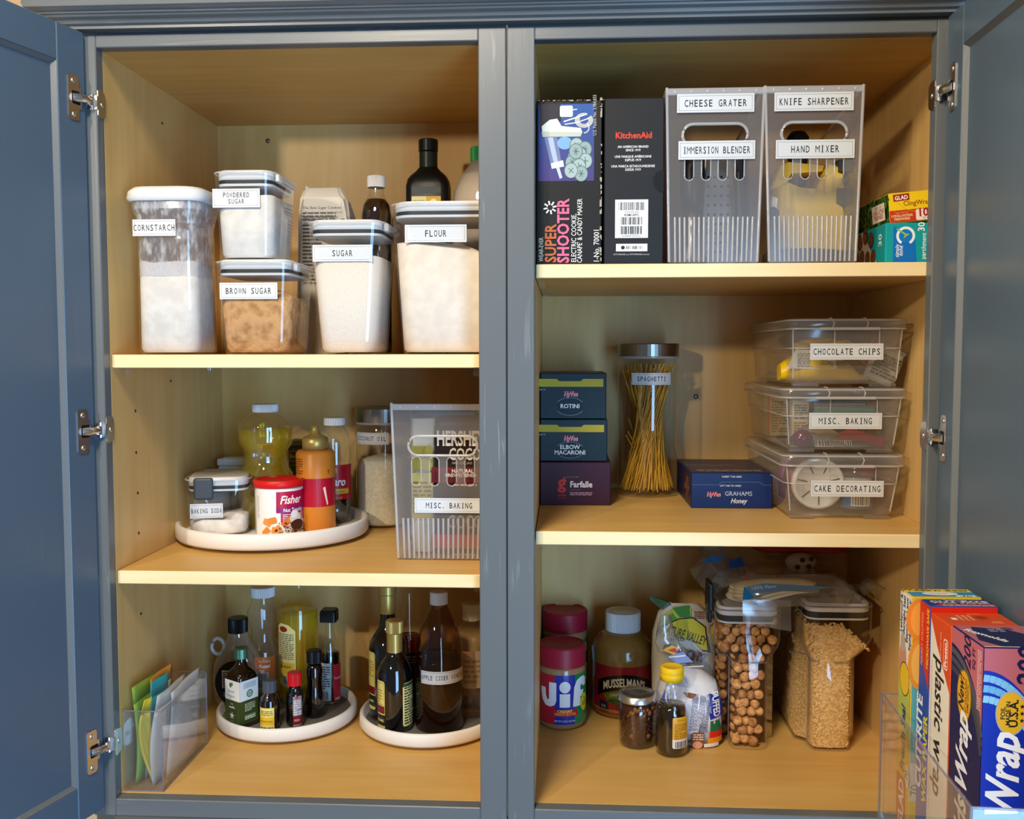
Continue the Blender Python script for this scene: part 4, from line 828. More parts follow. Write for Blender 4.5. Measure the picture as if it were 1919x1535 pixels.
# peanut oil
Yp = tyA+.035; xc, w = span(455, 521, 1230, Yp); R_ = w/2; zz = lambda py: zat(485, py, Yp)-zf
po = round_bottle('peanut_oil_bottle', 'nearly empty ribbed oil bottle with white cap and orange label', xc, Yp+R_*.6, zf, [(0, 0), (R_*.9, 0), (R_, .005), (R_, zz(1225)), (R_*.82, zz(1212)), (R_*.66, zz(1200)), (R_*.66, zz(1180)), (R_*.86, zz(1168)), (R_*.88, zz(1150)), (R_*.72, zz(1138)), (R_*.62, zz(1126)), (R_*.6, zz(1116))], 'clear2', zz(1285), 'oil2', 48, lobes=(22, .06, zz(1172), zz(1148)))
cap(po, span(459, 503, 1110, Yp)[1]/2, zz(1122), zz(1104), 'white', 40)
A = Art(); A.rect(-.2*R_, zz(1270), .95*R_, zz(1228), 'c9682a'); A.text('NATURAL', .35*R_, zz(1238), .004, 'f0d8c0', sx=.8); A.text('Peanut', .35*R_, zz(1248), .0062, 'f6ece0', b=.02, sx=.75); A.text('Oil', .15*R_, zz(1258), .0062, 'f6ece0', b=.02); A.bars(-.15*R_, zz(1285), .5*R_, zz(1258), n=14, bg='b8b0a4'); A.obj('print', cyl(R_), po, du=.004)
# cooking oil
Yq = tyA+.045; xc, w = span(517, 592, 1200, Yq); R_ = w/2; zz = lambda py: zat(555, py, Yq)-zf
co = round_bottle('cooking_oil_bottle', 'large bottle of golden oil with cream printed label', xc, Yq+R_*.5, zf, [(0, 0), (R_*.92, 0), (R_, .006), (R_, zz(1150)), (R_*.97, zz(1138)), (R_*.7, zz(1122)), (R_*.42, zz(1112)), (R_*.4, zz(1095))], 'clear', zz(1148), 'oil', 40)
cap(co, R_*.46, zz(1097), zz(1082), 'white', 40)
A = Art(); a0, a1 = -1.0*R_, .12*R_; b0, b1 = zz(1280), zz(1165); A.poly([(a0, b0+.012), (a0+.004, b0), (a1-.004, b0-.004), (a1, b0+.008), (a1, b1-.012), (a1-.012, b1-.002), (a0+.010, b1), (a0, b1-.006)], 'e6d68a')
A.rect(a0+.002, b0+.012, a1-.002, b0+.040, 'dbb93a'); A.para(a0+.004, b0+.046, a1-.003, b1-.016, 14, '6a6a60', 6); A.ell(lerp(a0, a1, .4), b1-.010, .009, .005, '8e2a24'); A.bars(lerp(a0, a1, .4), b0+.004, a1-.004, b0+.018, n=14, bg='ece6d0', pad=.001); A.text('GEL 100 5/8 PA', lerp(a0, a1, .5), b0+.031, .004, '3a3a30', b=.02, sx=.6)
A.obj('print', cyl(R_), co, du=.004)
# soy sauce
xc, yf_, R_ = foot(597, 637, 1320); zz = lambda py: zat(615, py, yf_+R_)-zf
so = round_bottle('soy_sauce_bottle', 'soy sauce bottle with square black cap, grey and red labels', xc, yf_+R_, zf, [(0, 0), (R_*.93, 0), (R_, .004), (R_, zz(1228)), (R_*.9, zz(1212)), (R_*.6, zz(1196)), (R_*.40, zz(1180)), (R_*.36, zz(1160))], 'glass', zz(1222), 'blackliq')
q = span(592, 622, 1150, yf_+R_)[1]/2; MB().loft([rr(2*q, 2*q, .004, zz(1163)), rr(2*q, 2*q, .004, zz(1145)), rr(2*q-.004, 2*q-.004, .004, zz(1141))], True, True, True).obj('cap', 'black', so)
A = Art(); A.rect(-.75*R_, zz(1307), .35*R_, zz(1237), 'b3b5b0'); A.para(-.65*R_, zz(1285), .25*R_, zz(1241), 10, '4a4a4a', 5); A.bars(-.5*R_, zz(1304), .15*R_, zz(1289), n=12, bg='c9cac4', pad=.0008); A.rect(.55*R_, zz(1308), 1.5*R_, zz(1240), 'b5202c'); A.text('Teriyaki', .6*R_, zz(1268), .0045, 'e9c0b8', 'l', sx=.8); A.para(.7*R_, zz(1306), 1.3*R_, zz(1299), 1, 'e0a0a0', 2); A.obj('print', cyl(R_), so, du=.003)
# almond extract
def small_bottle(name, label, pl, pr, pb, cl, cr, ct, cb, shoulder, body, capm, ridges=24, cat='bottle', taper=1.0):
    xc, yf_, R_ = foot(pl, pr, pb); zz = lambda py: zat((pl+pr)/2, py, yf_+R_)-zf; cR = span(cl, cr, ct, yf_+R_)[1]/2
    t = round_bottle(name, label, xc, yf_+R_, zf, [(0, 0), (R_*.92, 0), (R_, .003), (R_*taper, zz(shoulder+12)), (R_*.86*taper, zz(shoulder+4)), (cR*.82, zz(shoulder-3)), (cR*.8, zz(cb-1)), (0, zz(cb-1))], body, n=28, cat=cat); cap(t, cR, zz(cb), zz(ct), capm, ridges); return t, R_, zz
da = pl('brown_bottle_glass', '180a06', .08, 0, .6, coat=.7)
t, R_, zz = small_bottle('extract_bottle', 'small brown extract bottle with slate cap and yellow label', 486, 522, 1370, 490, 515, 1274, 1296, 1302, da, 'slatecap')
A = Art(); A.rect(-.98*R_, zz(1364), .75*R_, zz(1321), 'e6d878'); A.rect(-.98*R_, zz(1352), .75*R_, zz(1338), 'e8b92c'); A.text('Almond Extract', -.1*R_, zz(1347), .0030, '4a3a1a', sx=.7, b=.01); A.para(-.8*R_, zz(1335), .6*R_, zz(1325), 3, '8a7a3a', 2); A.para(-.8*R_, zz(1363), .6*R_, zz(1355), 2, '3a3424', 3); A.obj('print', cyl(R_), t, du=.003)
t, R_, zz = small_bottle('food_colour_bottle', 'tiny dark bottle with bright red cap and grey label', 535, 568, 1363, 535, 561, 1259, 1283, 1292, 'blackliq', 'redcap')
A = Art(); A.rect(.05*R_, zz(1355), 1.1*R_, zz(1300), '8e8a92'); A.rect(.05*R_, zz(1352), 1.1*R_, zz(1336), '7a1a28'); A.para(.12*R_, zz(1334), 1.0*R_, zz(1306), 7, 'd8d4d6', 3); A.text('RED', .5*R_, zz(1346), .0035, 'e0a8b0', b=.02); A.ell(.5*R_, zz(1302), .0025, .0022, 'c01a28', 12); A.obj('print', cyl(R_), t, du=.003)
xc, yf_, R_ = foot(570, 607, 1347); zz = lambda py: zat(588, py, yf_+R_)-zf; cR = span(573, 600, 1220, yf_+R_)[1]/2
ds = round_bottle('dark_sauce_bottle', 'small waisted all-black sauce bottle between red cap and soy sauce', xc, yf_+R_, zf, [(0, 0), (R_*.93, 0), (R_, .004), (R_*.98, zz(1315)), (R_*.80, zz(1290)), (R_*.74, zz(1275)), (R_*.85, zz(1255)), (R_*.72, zz(1246)), (cR*.8, zz(1242)), (0, zz(1242))], 'blackliq')
cap(ds, cR, zz(1241), zz(1218), 'black', 30)

# second turntable: vinegars
def wine(name, label, pl, pr, pb, pts, body, liq=None, liqm=None, Y=None):
    """pts: (half width in photo px, row) from foot to neck"""
    if Y is None: xc, yf_, R_ = foot(pl, pr, pb); yc = yf_+R_
    else: xc, w = span(pl, pr, 1250, Y); R_ = w/2; yc = Y
    zz = lambda py: zat((pl+pr)/2, py, yc)-zf; k = R_/((pr-pl)/2)
    prof = [(0, 0), (R_*.93, 0), (R_, .004)]+[(a*k, zz(b)) for a, b in pts]
    return round_bottle(name, label, xc, yc, zf, prof, body, liq and zz(liq), liqm, 36), R_, zz, k
bl = pl('black_vinegar_glass', '07080a', .06, 0, .6, coat=.8)
t, R_, zz, k = wine('balsamic_bottle', 'tall black balsamic bottle with gold foil neck, behind the shorter one', 692, 762, 0, [(35, 1215), (33, 1200), (24, 1186), (16, 1174), (14, 1150), (14, 1125), (0, 1125)], bl, Y=tyB-.004)
cap(t, 15.5*k, zz(1148), zz(1112), 'gold', 0, 'foil_sleeve'); cap(t, 17*k, zz(1112), zz(1096), 'gold', 0, 'cap')
def yl(seed, R_, zz, p0, p1, a):
    A = Art(); A.rrect(-.62*R_, zz(p1), .12*R_, zz(p0), .004, 'ded27a'); A.frame(-.56*R_, zz(p1)+.003, .06*R_, zz(p0)-.003, .0007, '8a6a1a'); A.para(-.5*R_, zz(p0+45), 0, zz(p0+14), 6, 'a8923a', seed); A.rect(-.6*R_, zz(p1-28), .1*R_, zz(p1-42), '6e1420'); A.poly([(-.62*R_, zz(p1-6)), (.12*R_, zz(p1-6)), (.2*R_, zz(p1-15)), (.12*R_, zz(p1-26)), (-.62*R_, zz(p1-26))], '1a2018'); A.text('BALSAMIC', -.24*R_, zz(p1-13), .0042, 'd8c878', b=.02, sx=.6); return A
yl(2, R_, zz, 1215, 1320, 0).obj('print', cyl(R_, a=-38), t, du=.003)
t, R_, zz, k = wine('balsamic_bottle', 'short black balsamic bottle with gold screw cap at the turntable front', 706, 771, 1376, [(32, 1275), (31, 1258), (26, 1242), (19, 1230), (14, 1220), (13, 1205), (13, 1184), (0, 1184)], bl)
cap(t, 14.6*k, zz(1220), zz(1184), 'gold', 0, 'foil_sleeve'); cap(t, 16.5*k, zz(1184), zz(1162), 'gold', 36, 'cap')
yl(4, R_, zz, 1268, 1356, 0).obj('print', cyl(R_, a=-32), t, du=.003)
A = Art(); A.rrect(-.1*R_, zz(1352), 1.0*R_, zz(1272), .004, 'd8cf8a'); A.para(0, zz(1348), .9*R_, zz(1278), 14, '3a3a24', 7); A.rect(-.1*R_, zz(1279), 1.0*R_, zz(1273), '2a4a2a'); A.obj('label', cyl(R_, a=42), t, du=.003)
t, R_, zz, k = wine('cider_vinegar_bottle', 'large brown bottle with white cap, sticker APPLE CIDER VINEGAR', 776, 867, 1378, [(45, 1235), (43, 1210), (36, 1180), (26, 1155), (17, 1138), (15, 1128)], clear('cider_glass', (.72, .55, .42), f0=.05), 1228, 'cider')
cap(t, 16.8*k, zz(1131), zz(1108), 'offwhite', 40)
tagart('APPLE CIDER VINEGAR', .080, .0205, th=.0070, sx=.84).tr().obj('label', cyl(R_, 0, 0, zz(1256), 20), t, du=.003)
t, R_, zz, k = wine('wine_vinegar_bottle', 'slim red-brown vinegar bottle standing behind the balsamics', 742, 792, 0, [(25, 1210), (21, 1180), (13, 1150), (10, 1110)], 'glass', 1190, 'rosevin', Y=tyB+.045)
A = Art(); A.rect(-.5*R_, zz(1290), R_, zz(1215), '2a1412'); A.para(-.4*R_, zz(1235), .8*R_, zz(1220), 3, 'a89080', 3); A.obj('print', cyl(R_), t, du=.003)
t, R_, zz, k = wine('clear_bottle', 'clear bottle of pale liquid with white cap and paper label', 848, 920, 0, [(36, 1215), (34, 1190), (22, 1172), (15, 1165), (14, 1156)], 'clear2', 1250, 'palevin', Y=tyB+.02)
cap(t, 17*k, zz(1160), zz(1130), 'offwhite', 36)
A = Art(); A.rect(-.4*R_, zz(1278), 1.1*R_, zz(1210), 'cdb9a0'); A.para(-.3*R_, zz(1268), .9*R_, zz(1222), 5, 'a8937a', 3); A.obj('print', cyl(R_), t, du=.003)
# ------------------------------------------------------------------ right cabinet, top shelf
Yf = .034
def carton(name, label, x0, x1, y0, y1, z0, z1, m, cat='box', b=.0012, rz=0, group=None):
    t = thing(name, label, cat, ((x0+x1)/2, y0, z0), rz, group); w = x1-x0
    MB().box(-w/2, w/2, 0, y1-y0, 0, z1-z0, b, 1).obj('carton', m, t); return t, w, z1-z0
# cookie maker box
x0 = R0+.0012; x1 = at(1128, 340, Yf)[0]; z1 = zat(1070, 188, Yf)
bk, w, h = carton('cookie_maker_box', 'worn black box with purple picture and pink vertical lettering', x0, x1, Yf, Yf+.33, SCZ, z1, pl('black_card', '0a090b', .45))
A = Art(); U = lambda px: at(px, 340, Yf)[0]-(x0+x1)/2; V = lambda py: zat(1070, py, Yf)-SCZ
G = 12
for k in range(G): c = '%02x%02x%02x' % tuple(int(lerp(a, b, k/(G-1))) for a, b in ((74, 44), (62, 86), (120, 150))); A.rect(U(1009), lerp(V(339), V(195), k/G), U(1113), lerp(V(339), V(195), (k+1)/G), c); A.l -= 1
A.l += 1; A.poly([(U(1010), V(195)), (U(1050), V(195)), (U(1052), V(226)), (U(1012), V(248))], '2a2434')
A.poly([(U(1015), V(236)), (U(1030), V(224)), (U(1044), V(222)), (U(1052), V(236)), (U(1088), V(240)), (U(1091), V(248)), (U(1088), V(255)), (U(1017), V(255))], 'd6dccf'); A.poly([(U(1015), V(246)), (U(1090), V(248)), (U(1088), V(256)), (U(1017), V(256))], 'b9bfb0')
A.poly([(U(1020), V(257)), (U(1044), V(257)), (U(1052), V(305)), (U(1032), V(308))], '6f7aa0'); A.poly([(U(1026), V(257)), (U(1036), V(257)), (U(1046), V(305)), (U(1038), V(306))], 'a8b4cc'); A.poly([(U(1032), V(306)), (U(1055), V(300)), (U(1057), V(312)), (U(1034), V(316))], 'dcdccf'); A.poly([(U(1042), V(314)), (U(1048), V(313)), (U(1054), V(333)), (U(1049), V(335))], 'b9c9e0')
A.ell(U(1058), V(268), (U(1072)-U(1058)), V(256)-V(268), '7aa6d8', 16); A.rrect(U(1049), V(219), U(1073), V(198), .002, 'e6e4da'); A.line([(U(1073), V(206)), (U(1081), V(205))], .0012, 'e6e4da')
for k in range(5): A.arc(U(1094), V(226), .006+k*.0013, .0068+k*.0013, 150-20*k, 400, 'ded6c8', 20, .8)
A.line([(U(1056), V(228)), (U(1075), V(222)), (U(1100), V(214))], .0018, 'ded6c8'); A.line([(U(1058), V(233)), (U(1080), V(230)), (U(1104), V(222))], .0014, 'ded6c8'); A.arc(U(1094), V(240), .006, .0072, -90, 60, 'ded6c8', 12)
for i, (px, py) in enumerate([(1080, 273), (1096, 280), (1086, 290), (1076, 296), (1097, 302), (1072, 305), (1085, 312), (1089, 326), (1070, 320), (1079, 284)]): A.ell(U(px), V(py), .0092, .0105, '5f7478', 18), A.ell(U(px), V(py), .0082, .0094, '8fa3a0' if i % 2 else '9fb2ae', 18); [A.line([(U(px)-.004*cos(a), V(py)-.005*sin(a)), (U(px)+.004*cos(a), V(py)+.005*sin(a))], .0009, '4a5a60') for a in ((.3+i, 1.4+i, 2.4+i) if i % 2 else (.8+i, 2.2+i))]
A.text('U.S. Patent No. 3,984,033', U(1117), V(255), .0046, 'b9b4aa', 'l', sx=.75, rot=90)
def vt(t, px, py, hpx, col, b=0, sx=1.0, gap=0): A.text(t, U(px), V(py), (hpx)/1790*1.28, col, 'l', b, sx, rot=90, gap=gap)
vt('WEAR-EVER', 1018, 490, 8, 'd8d4c8', .0, .72); vt('SUPER', 1042, 492, 20, 'b8623c', .045, .86, .02); vt('SHOOTER', 1066, 493, 21, 'e0688c', .045, .84, .02)
for k in range(8): a = k*pi/4+.2; A.line([(U(1031)+.0035*cos(a), V(389)+.0035*sin(a)), (U(1031)+.0088*cos(a), V(389)+.0088*sin(a))], .0021, 'ece8e0')
vt('ELECTRIC COOKIE,', 1080, 492, 9, 'e8e4da', .005, .80); vt("CANAPE' & CANDY MAKER", 1091, 493, 9, 'e8e4da', .005, .74); vt('1-No. 70001', 1123, 493, 10, 'e8e4da', .005, .84)
R = random.Random(2)
for k in range(40): y = R.uniform(0, h); A.rect(w/2-.0008-R.uniform(0, .0022), y, w/2-.0002, y+R.uniform(.001, .006), 'a89c88')
for k in range(26): x = R.uniform(-w/2, w/2); A.rect(x, h-.0004-R.uniform(0, .0014), x+R.uniform(.001, .005), h-.0002, 'b0a592')
A.obj('print', front(0, 0, 0), bk, dh=.00002)
# pasta attachment box
x0 = at(1132, 340, Yf)[0]; x1 = at(1244, 340, Yf)[0]; z1 = zat(1185, 183, Yf)
bk, w, h = carton('mixer_attachment_box', 'matt black box with red logo and two barcode stickers', x0, x1, Yf, Yf+.30, SCZ, z1, pl('matt_black_card', '111216', .5))
A = Art(); U = lambda px: at(px, 340, Yf)[0]-(x0+x1)/2; V = lambda py: zat(1187, py, Yf)-SCZ
A.text('KitchenAid', U(1187), V(259), .0078, 'd8402c', b=.035, sx=.95)
for t, py in (('AN AMERICAN BRAND', 277), ('SINCE 1919', 283.5), ('UNE MARQUE AMÉRICAINE', 295.5), ('DEPUIS 1919', 302), ('UNA MARCA ESTADOUNIDENSE', 313.5), ('DESDE 1919', 320)): A.text(t, U(1186), V(py), .0030, 'e2e0dc', b=.015, sx=.9)
A.rect(U(1153), V(446), U(1215), V(374), 'e6e4e0'); A.bars(U(1159), V(394), U(1209), V(379), n=24, seed=4); A.text('WH63497309', U(1184), V(399), .0022, '3a3a3a'); A.text('KSM1APC', U(1184), V(405), .0031, '1a1a1a', b=.02); A.bars(U(1163), V(421), U(1205), V(407), n=20, seed=6); A.bars(U(1163), V(439), U(1205), V(424), n=18, seed=8); A.text('8 82049 07570 0', U(1184), V(444), .0024, '3a3a3a')
A.rect(U(1155), V(471), U(1214), V(457), 'e6e4e0'); A.bars(U(1174), V(467), U(1206), V(461), n=20, seed=9); A.ell(U(1168), V(464), .0026, .0026, '2a2a2a', 12); A.text('KITCHENAID.ca | KITCHENAID.com.mx', U(1184), V(478), .0019, 'c9c7c2'); A.ell(U(1243)-.001, V(340), .0145, .0155, '0c0c0e', 24) if 0 else A.poly([(w/2-.0003, V(360))]+[(w/2-.0003-.0135*sin(radians(a)), V(340)-.015*cos(radians(a))) for a in range(15, 180, 15)]+[(w/2-.0003, V(320))], '0c0c0f')
A.obj('print', front(0, 0, 0), bk)
A = Art(); A.rect(.002, .002, .29, h-.002, '8e2a3a'); 
for k in range(9): A.rect(.004, .02+k*.022, .012, .030+k*.022, 'd8c9c4')
A.obj('side_print', plane((w/2, 0, 0), (0, 1, 0), (0, 0, 1)), bk)
# two frosted bins
b2, bx2, bh2 = pantry_bin('pantry_bin', 'frosted bin with stickers CHEESE GRATER and IMMERSION BLENDER', [(1250, 166), (1433, 165), (1419, 491), (1254, 492)], SCZ, Yf, .24, [('CHEESE GRATER', (1340.5, 194), .1000, .0240, 1.0), ('IMMERSION BLENDER', (1342.5, 282), .0995, .0240, .82)])
b3, bx3, bh3 = pantry_bin('pantry_bin', 'frosted bin with stickers KNIFE SHARPENER and HAND MIXER', [(1435, 162), (1619, 161), (1603, 488), (1442, 490)], SCZ, Yf, .24, [('KNIFE SHARPENER', (1524.5, 191), .1015, .0240, .95), ('HAND MIXER', (1526.5, 280), .1010, .0240, 1.0)])
# contents: stick blender, box grater
zb = SCZ+.003; yi = Yf+.05
bl_ = thing('stick_blender', 'stick blender with black grip and steel shaft inside the left bin', 'blender', (at(1297, 330, yi)[0], yi, zb)); q = lambda py: zat(1300, py, yi)-zb
MB().lathe([(0, 0), (.020, 0), (.022, .008), (.012, .028), (.0105, .05), (.0105, q(392)), (0, q(392))], 28).obj('shaft', 'steel', bl_); MB().lathe([(0, q(392)), (.013, q(392)), (.016, q(370)), (.017, q(320)), (.013, q(290)), (0, q(288))], 28).obj('grip', 'black', bl_)
gr = thing('cheese_grater', 'steel box grater with bent steel handle behind the CHEESE GRATER sticker', 'grater', (at(1352, 330, yi)[0]+.004, yi+.045, zb))
m = MB().loft([rr(.062, .05, .004, .001), rr(.050, .038, .004, q(262)-.02)], False, True).obj('body', 'steel', gr)
hz = q(262)-.02; MB().tube([(-.024, 0, hz), (-.022, 0, hz+.012), (-.006, 0, hz+.017), (.006, 0, hz+.016), (.020, 0, hz+.022), (.028, 0, hz+.021), (.028, 0, hz)], .0035, 8).obj('handle', 'nickel', gr)
m = MB(); R = random.Random(1)
for i in range(5):
    for j in range(9): m.lathe([(.0022, 0), (.0016, .0009), (0, .0011)], 7, tf=Matrix.Translation((-.018+.009*i, -.0245+j*.0006, .02+j*.013)) @ Matrix.Rotation(pi/2, 4, 'X'))
m.obj('teeth', 'dark', gr, kind='stuff')
bw = thing('blender_whisk', 'black and steel whisk attachment at the right inside the left bin', 'whisk', (at(1390, 330, yi)[0], yi+.01, zb)); MB().tube([(.004, 0, .002), (.0, 0, .10), (-.002, 0, q(300))], [.008, .010, .012], 10).obj('grip', 'black', bw); m = MB()
for k in range(3): m.tube([(.006+.010*cos(k*2), .010*sin(k*2), .003+.0), (.004, 0, .06)], .0012, 5)
m.obj('wires', 'steel', bw)
# hand mixer (yellow), knife sharpener
hx, hz = at(1524, 400, yi)
mx_ = thing('hand_mixer', 'butter yellow hand mixer standing on end inside the right bin', 'mixer', (hx, yi+.015, zb)); U = lambda px: at(px, 400, yi)[0]-hx; q = lambda py: zat(1520, py, yi)-zb
P = [(U(1462), .012), (U(1600), .010), (U(1598), q(440)), (U(1590), q(385)), (U(1592), q(330)), (U(1583), q(305)), (U(1560), q(298)), (U(1552), q(320)), (U(1552), q(350)), (U(1500), q(345)), (U(1478), q(335)), (U(1462), q(345)), (U(1458), q(420))]
def slab(P, y0, y1, b, m, nm, par):
    cx = sum(p[0] for p in P)/len(P); cz = sum(p[1] for p in P)/len(P); sh = lambda k: [(cx+(x-cx)*k, cz+(z-cz)*k) for x, z in P]
    S = [[(x, y, z) for x, z in sh(k)] for y, k in ((y0, 1-b*2), (y0+(y1-y0)*.08, 1-b*.6), (y0+(y1-y0)*.22, 1), (y1-(y1-y0)*.22, 1), (y1, 1-b*2))]
    mm = MB().loft(S, False, False, True)
    for T_, rev in ((S[0], False), (S[-1], True)):
        tr = tessellate_polygon([[Vector((p[0], p[2], 0)) for p in T_]]); mm.add(T_, [tuple(reversed(t)) if rev else tuple(t) for t in tr])
    return mm.obj(nm, m, par)
slab(P, 0, .085, .05, 'mixyellow', 'body', mx_)
slab([(U(1456), q(345)), (U(1470), q(300)), (U(1486), q(292)), (U(1560), q(300)), (U(1556), q(312)), (U(1492), q(316)), (U(1478), q(350))], .02, .06, .04, 'mixyellow', 'handle', mx_)
slab([(U(1574), q(320)), (U(1574), q(296)), (U(1600), q(292)), (U(1608), q(306)), (U(1604), q(322))], -.004, .05, .05, 'mixgrey', 'speed_dial', mx_)
slab([(U(1572), q(350)), (U(1596), q(348)), (U(1598), q(378)), (U(1588), q(388)), (U(1572), q(378))], -.006, .05, .05, 'mixgrey', 'release_button', mx_)
slab([(U(1452), .004), (U(1604), .004), (U(1600), q(468)), (U(1524), q(462)), (U(1456), q(464))], -.004, .09, .03, 'mixgrey', 'beater_base', mx_)
m = MB()
for k in range(6): m.tube([(U(1580), -.0045, q(330+3*k)), (U(1594), -.0045, q(330+3*k))], .0006, 4)
m.obj('vents', 'mixgrey', mx_)
ks = thing('knife_sharpener', 'dark knife sharpener with pale plug lying at the left inside the right bin', 'sharpener', (at(1452, 400, Yf+.02)[0], Yf+.012, zb)); U2 = lambda px: at(px, 400, Yf+.012)[0]-ks.location.x; q2 = lambda py: zat(1450, py, Yf+.012)-zb
slab([(U2(1444), .001), (U2(1460), .001), (U2(1461), q2(394)), (U2(1452), q2(386)), (U2(1444), q2(388))], .0, .02, .05, 'mixgrey', 'body', ks); slab([(U2(1447), q2(388)), (U2(1457), q2(390)), (U2(1459), q2(370)), (U2(1449), q2(367))], .004, .014, .05, 'offwhite', 'plug', ks)
kn = thing('sharpener_grip', 'dark rounded tool head seen through the handle hole of the right bin', 'tool', (at(1497, 250, yi+.13)[0], yi+.135, zb)); MB().lathe([(0, 0), (.018, 0), (.018, .05), (.012, .10), (.016, zat(1497, 246, yi+.13)-zb-.008), (.010, zat(1497, 246, yi+.13)-zb), (0, zat(1497, 246, yi+.13)-zb+.002)], 20).obj('grip', pl('navy_grip', '141627', .45), kn)
# parchment and cling wrap cartons on end against the right wall
ya = .048; xa = at(1659, 480, ya)[0]; za = zat(1690, 416, ya)
pbx, w, h = carton('parchment_box', 'turquoise parchment paper box under the yellow box, seen on end', xa, WR-.003, ya, ya+.27, SCZ, za-.0008, pl('turquoise_card', '12a0a8', .45)); U = lambda px: at(px, 450, ya)[0]-(xa+WR-.003)/2; V = lambda py: zat(1700, py, ya)-SCZ
A = Art(); A.poly([(U(1674), .001), (U(1674), V(424)), (U(1690), V(430)), (U(1715), V(447)), (U(1719), .001)], '1470c9'); A.arc(U(1697), V(442), .0088, .0122, -60, 240, 'e9f2f4', 26); A.arc(U(1697), V(442), 0, .0088, 0, 360, '1a78cc', 20)
A.poly([(U(1678), V(429)), (U(1681), V(428)), (U(1698), V(438)), (U(1705), V(438)), (U(1693), V(447)), (U(1695), V(440))], '8fbf4a'); A.text('simply', U(1685), V(482), .0052, 'e9f2f4', 'l', .01, rot=90, sx=.9); A.text('done', U(1692), V(480), .0052, 'e9f2f4', 'l', .01, rot=90, sx=.9); A.text('30', U(1732), V(434), .0085, 'e9f2f4', 'l', .02, rot=90); A.text('parchment', U(1735), V(486), .0058, 'e9f2f4', 'l', .01, rot=90, sx=.95); A.obj('print', front(0, 0, 0), pbx)
A = Art(); A.text('30', -.016, h*.62, .012, 'e9f2f4', rot=90, b=.02); A.poly([(-.27, .001), (-.24, h-.001), (-.10, h-.001), (-.028, .001)], 'cfb49a'); R = random.Random(4)
for k in range(11): x, y = -.05-.024*(k % 6)-.008*(k//6), .012+.026*(k//6)+R.uniform(0, .008); A.ell(x, y, .0105, .0105, '5a3420', 16); A.ell(x, y, .0085, .0085, '7a4a2a', 12); [A.ell(x+R.uniform(-.006, .006), y+R.uniform(-.006, .006), .0016, .0016, '3a1e12', 6) for _ in range(5)]
A.poly([(-.268, .002), (-.268, h*.99), (-.20, h*.99), (-.245, .002)], '0f8088'); A.obj('side_print', plane((-w/2, 0, 0), (0, -1, 0), (0, 0, 1)), pbx)
xc_, wc, zc0, zc1 = (at(1674, 400, ya)[0]+WR)/2-.003, WR-.006-at(1674, 400, ya)[0], za, zat(1700, 353, ya)
cbx = thing('cling_wrap_box', 'yellow and red cling wrap box lying tilted on the turquoise box', 'box', (xc_-.003, ya+.002, za+.0005), 0, None, 0, radians(-5)); w, h = wc, zc1-za-.004
MB().box(-w/2, w/2, 0, .26, .0, h, .0012, 1).obj('carton', pl('yellow_card', 'e8c318', .42), cbx)
A = Art(); A.rect(-w/2, .001, w/2, h*.42, 'c43a1c'); A.rect(-w/2, h*.42, w/2, h-.001, 'eec81c'); A.arc(w*.12, h*1.15, .032, .0326, 195, 300, 'c9a412', 20); A.tr(-w*.23, h*.82, 2).rect(-.0105, -.0040, .0105, .0050, '9a2a1c'); A.text('GLAD', 0, -.0022, .0050, 'f6efe6', b=.03, sx=.9); A.tr(); A.text('ClingWrap', w*.10, h*.55, .0062, '8a2a1a', b=.01, sx=.9)
A.rrect(w*.06, h*.04, w*.49, h*.40, .002, 'f0dcd4'); A.text('100', w*.275, h*.16, .0105, '9a1a2a', b=.05, sx=.95); A.text('SQ FT', w*.275, h*.08, .0024, '6a2a2a'); A.text('Tight Seal for', -w*.24, h*.31, .0026, 'e8a07a', sx=.9); A.text('LONG-LASTING', -w*.24, h*.20, .0030, 'f2d8a0', b=.02, sx=.9); A.text('FRESHNESS', -w*.24, h*.09, .0032, 'f2d8a0', b=.02, sx=.9); A.obj('print', front(0, 0, 0), cbx)
A = Art(); A.rect(-.17, .001, -.001, h-.001, '33501e'); R = random.Random(9)
for k in range(150): x, y = -R.uniform(.004, .165), R.uniform(.003, h-.003); a = R.uniform(0, 180); A.tr(x, y, a).ell(0, 0, R.uniform(.003, .010), R.uniform(.0012, .0034), R.choice(['4f7a2a', '2d4a1a', '6a9438', '3e6222', '223a14', '5a8630']), 8)
A.tr(); A.rect(-.056, h*.16, -.004, h*.74, 'ece2d0'); A.text('Tight Seal for', -.03, h*.60, .0045, '7a5a4a', sx=.8); A.text('LONG-LASTING', -.03, h*.42, .0058, 'b8283a', b=.02, sx=.75); A.text('FRESHNESS', -.03, h*.25, .0058, 'b8283a', b=.02, sx=.85); A.text('GLAD', -.215, h*.45, .012, '9a2a1c', b=.03); A.obj('side_print', plane((-w/2, 0, 0), (0, -1, 0), (0, 0, 1)), cbx)

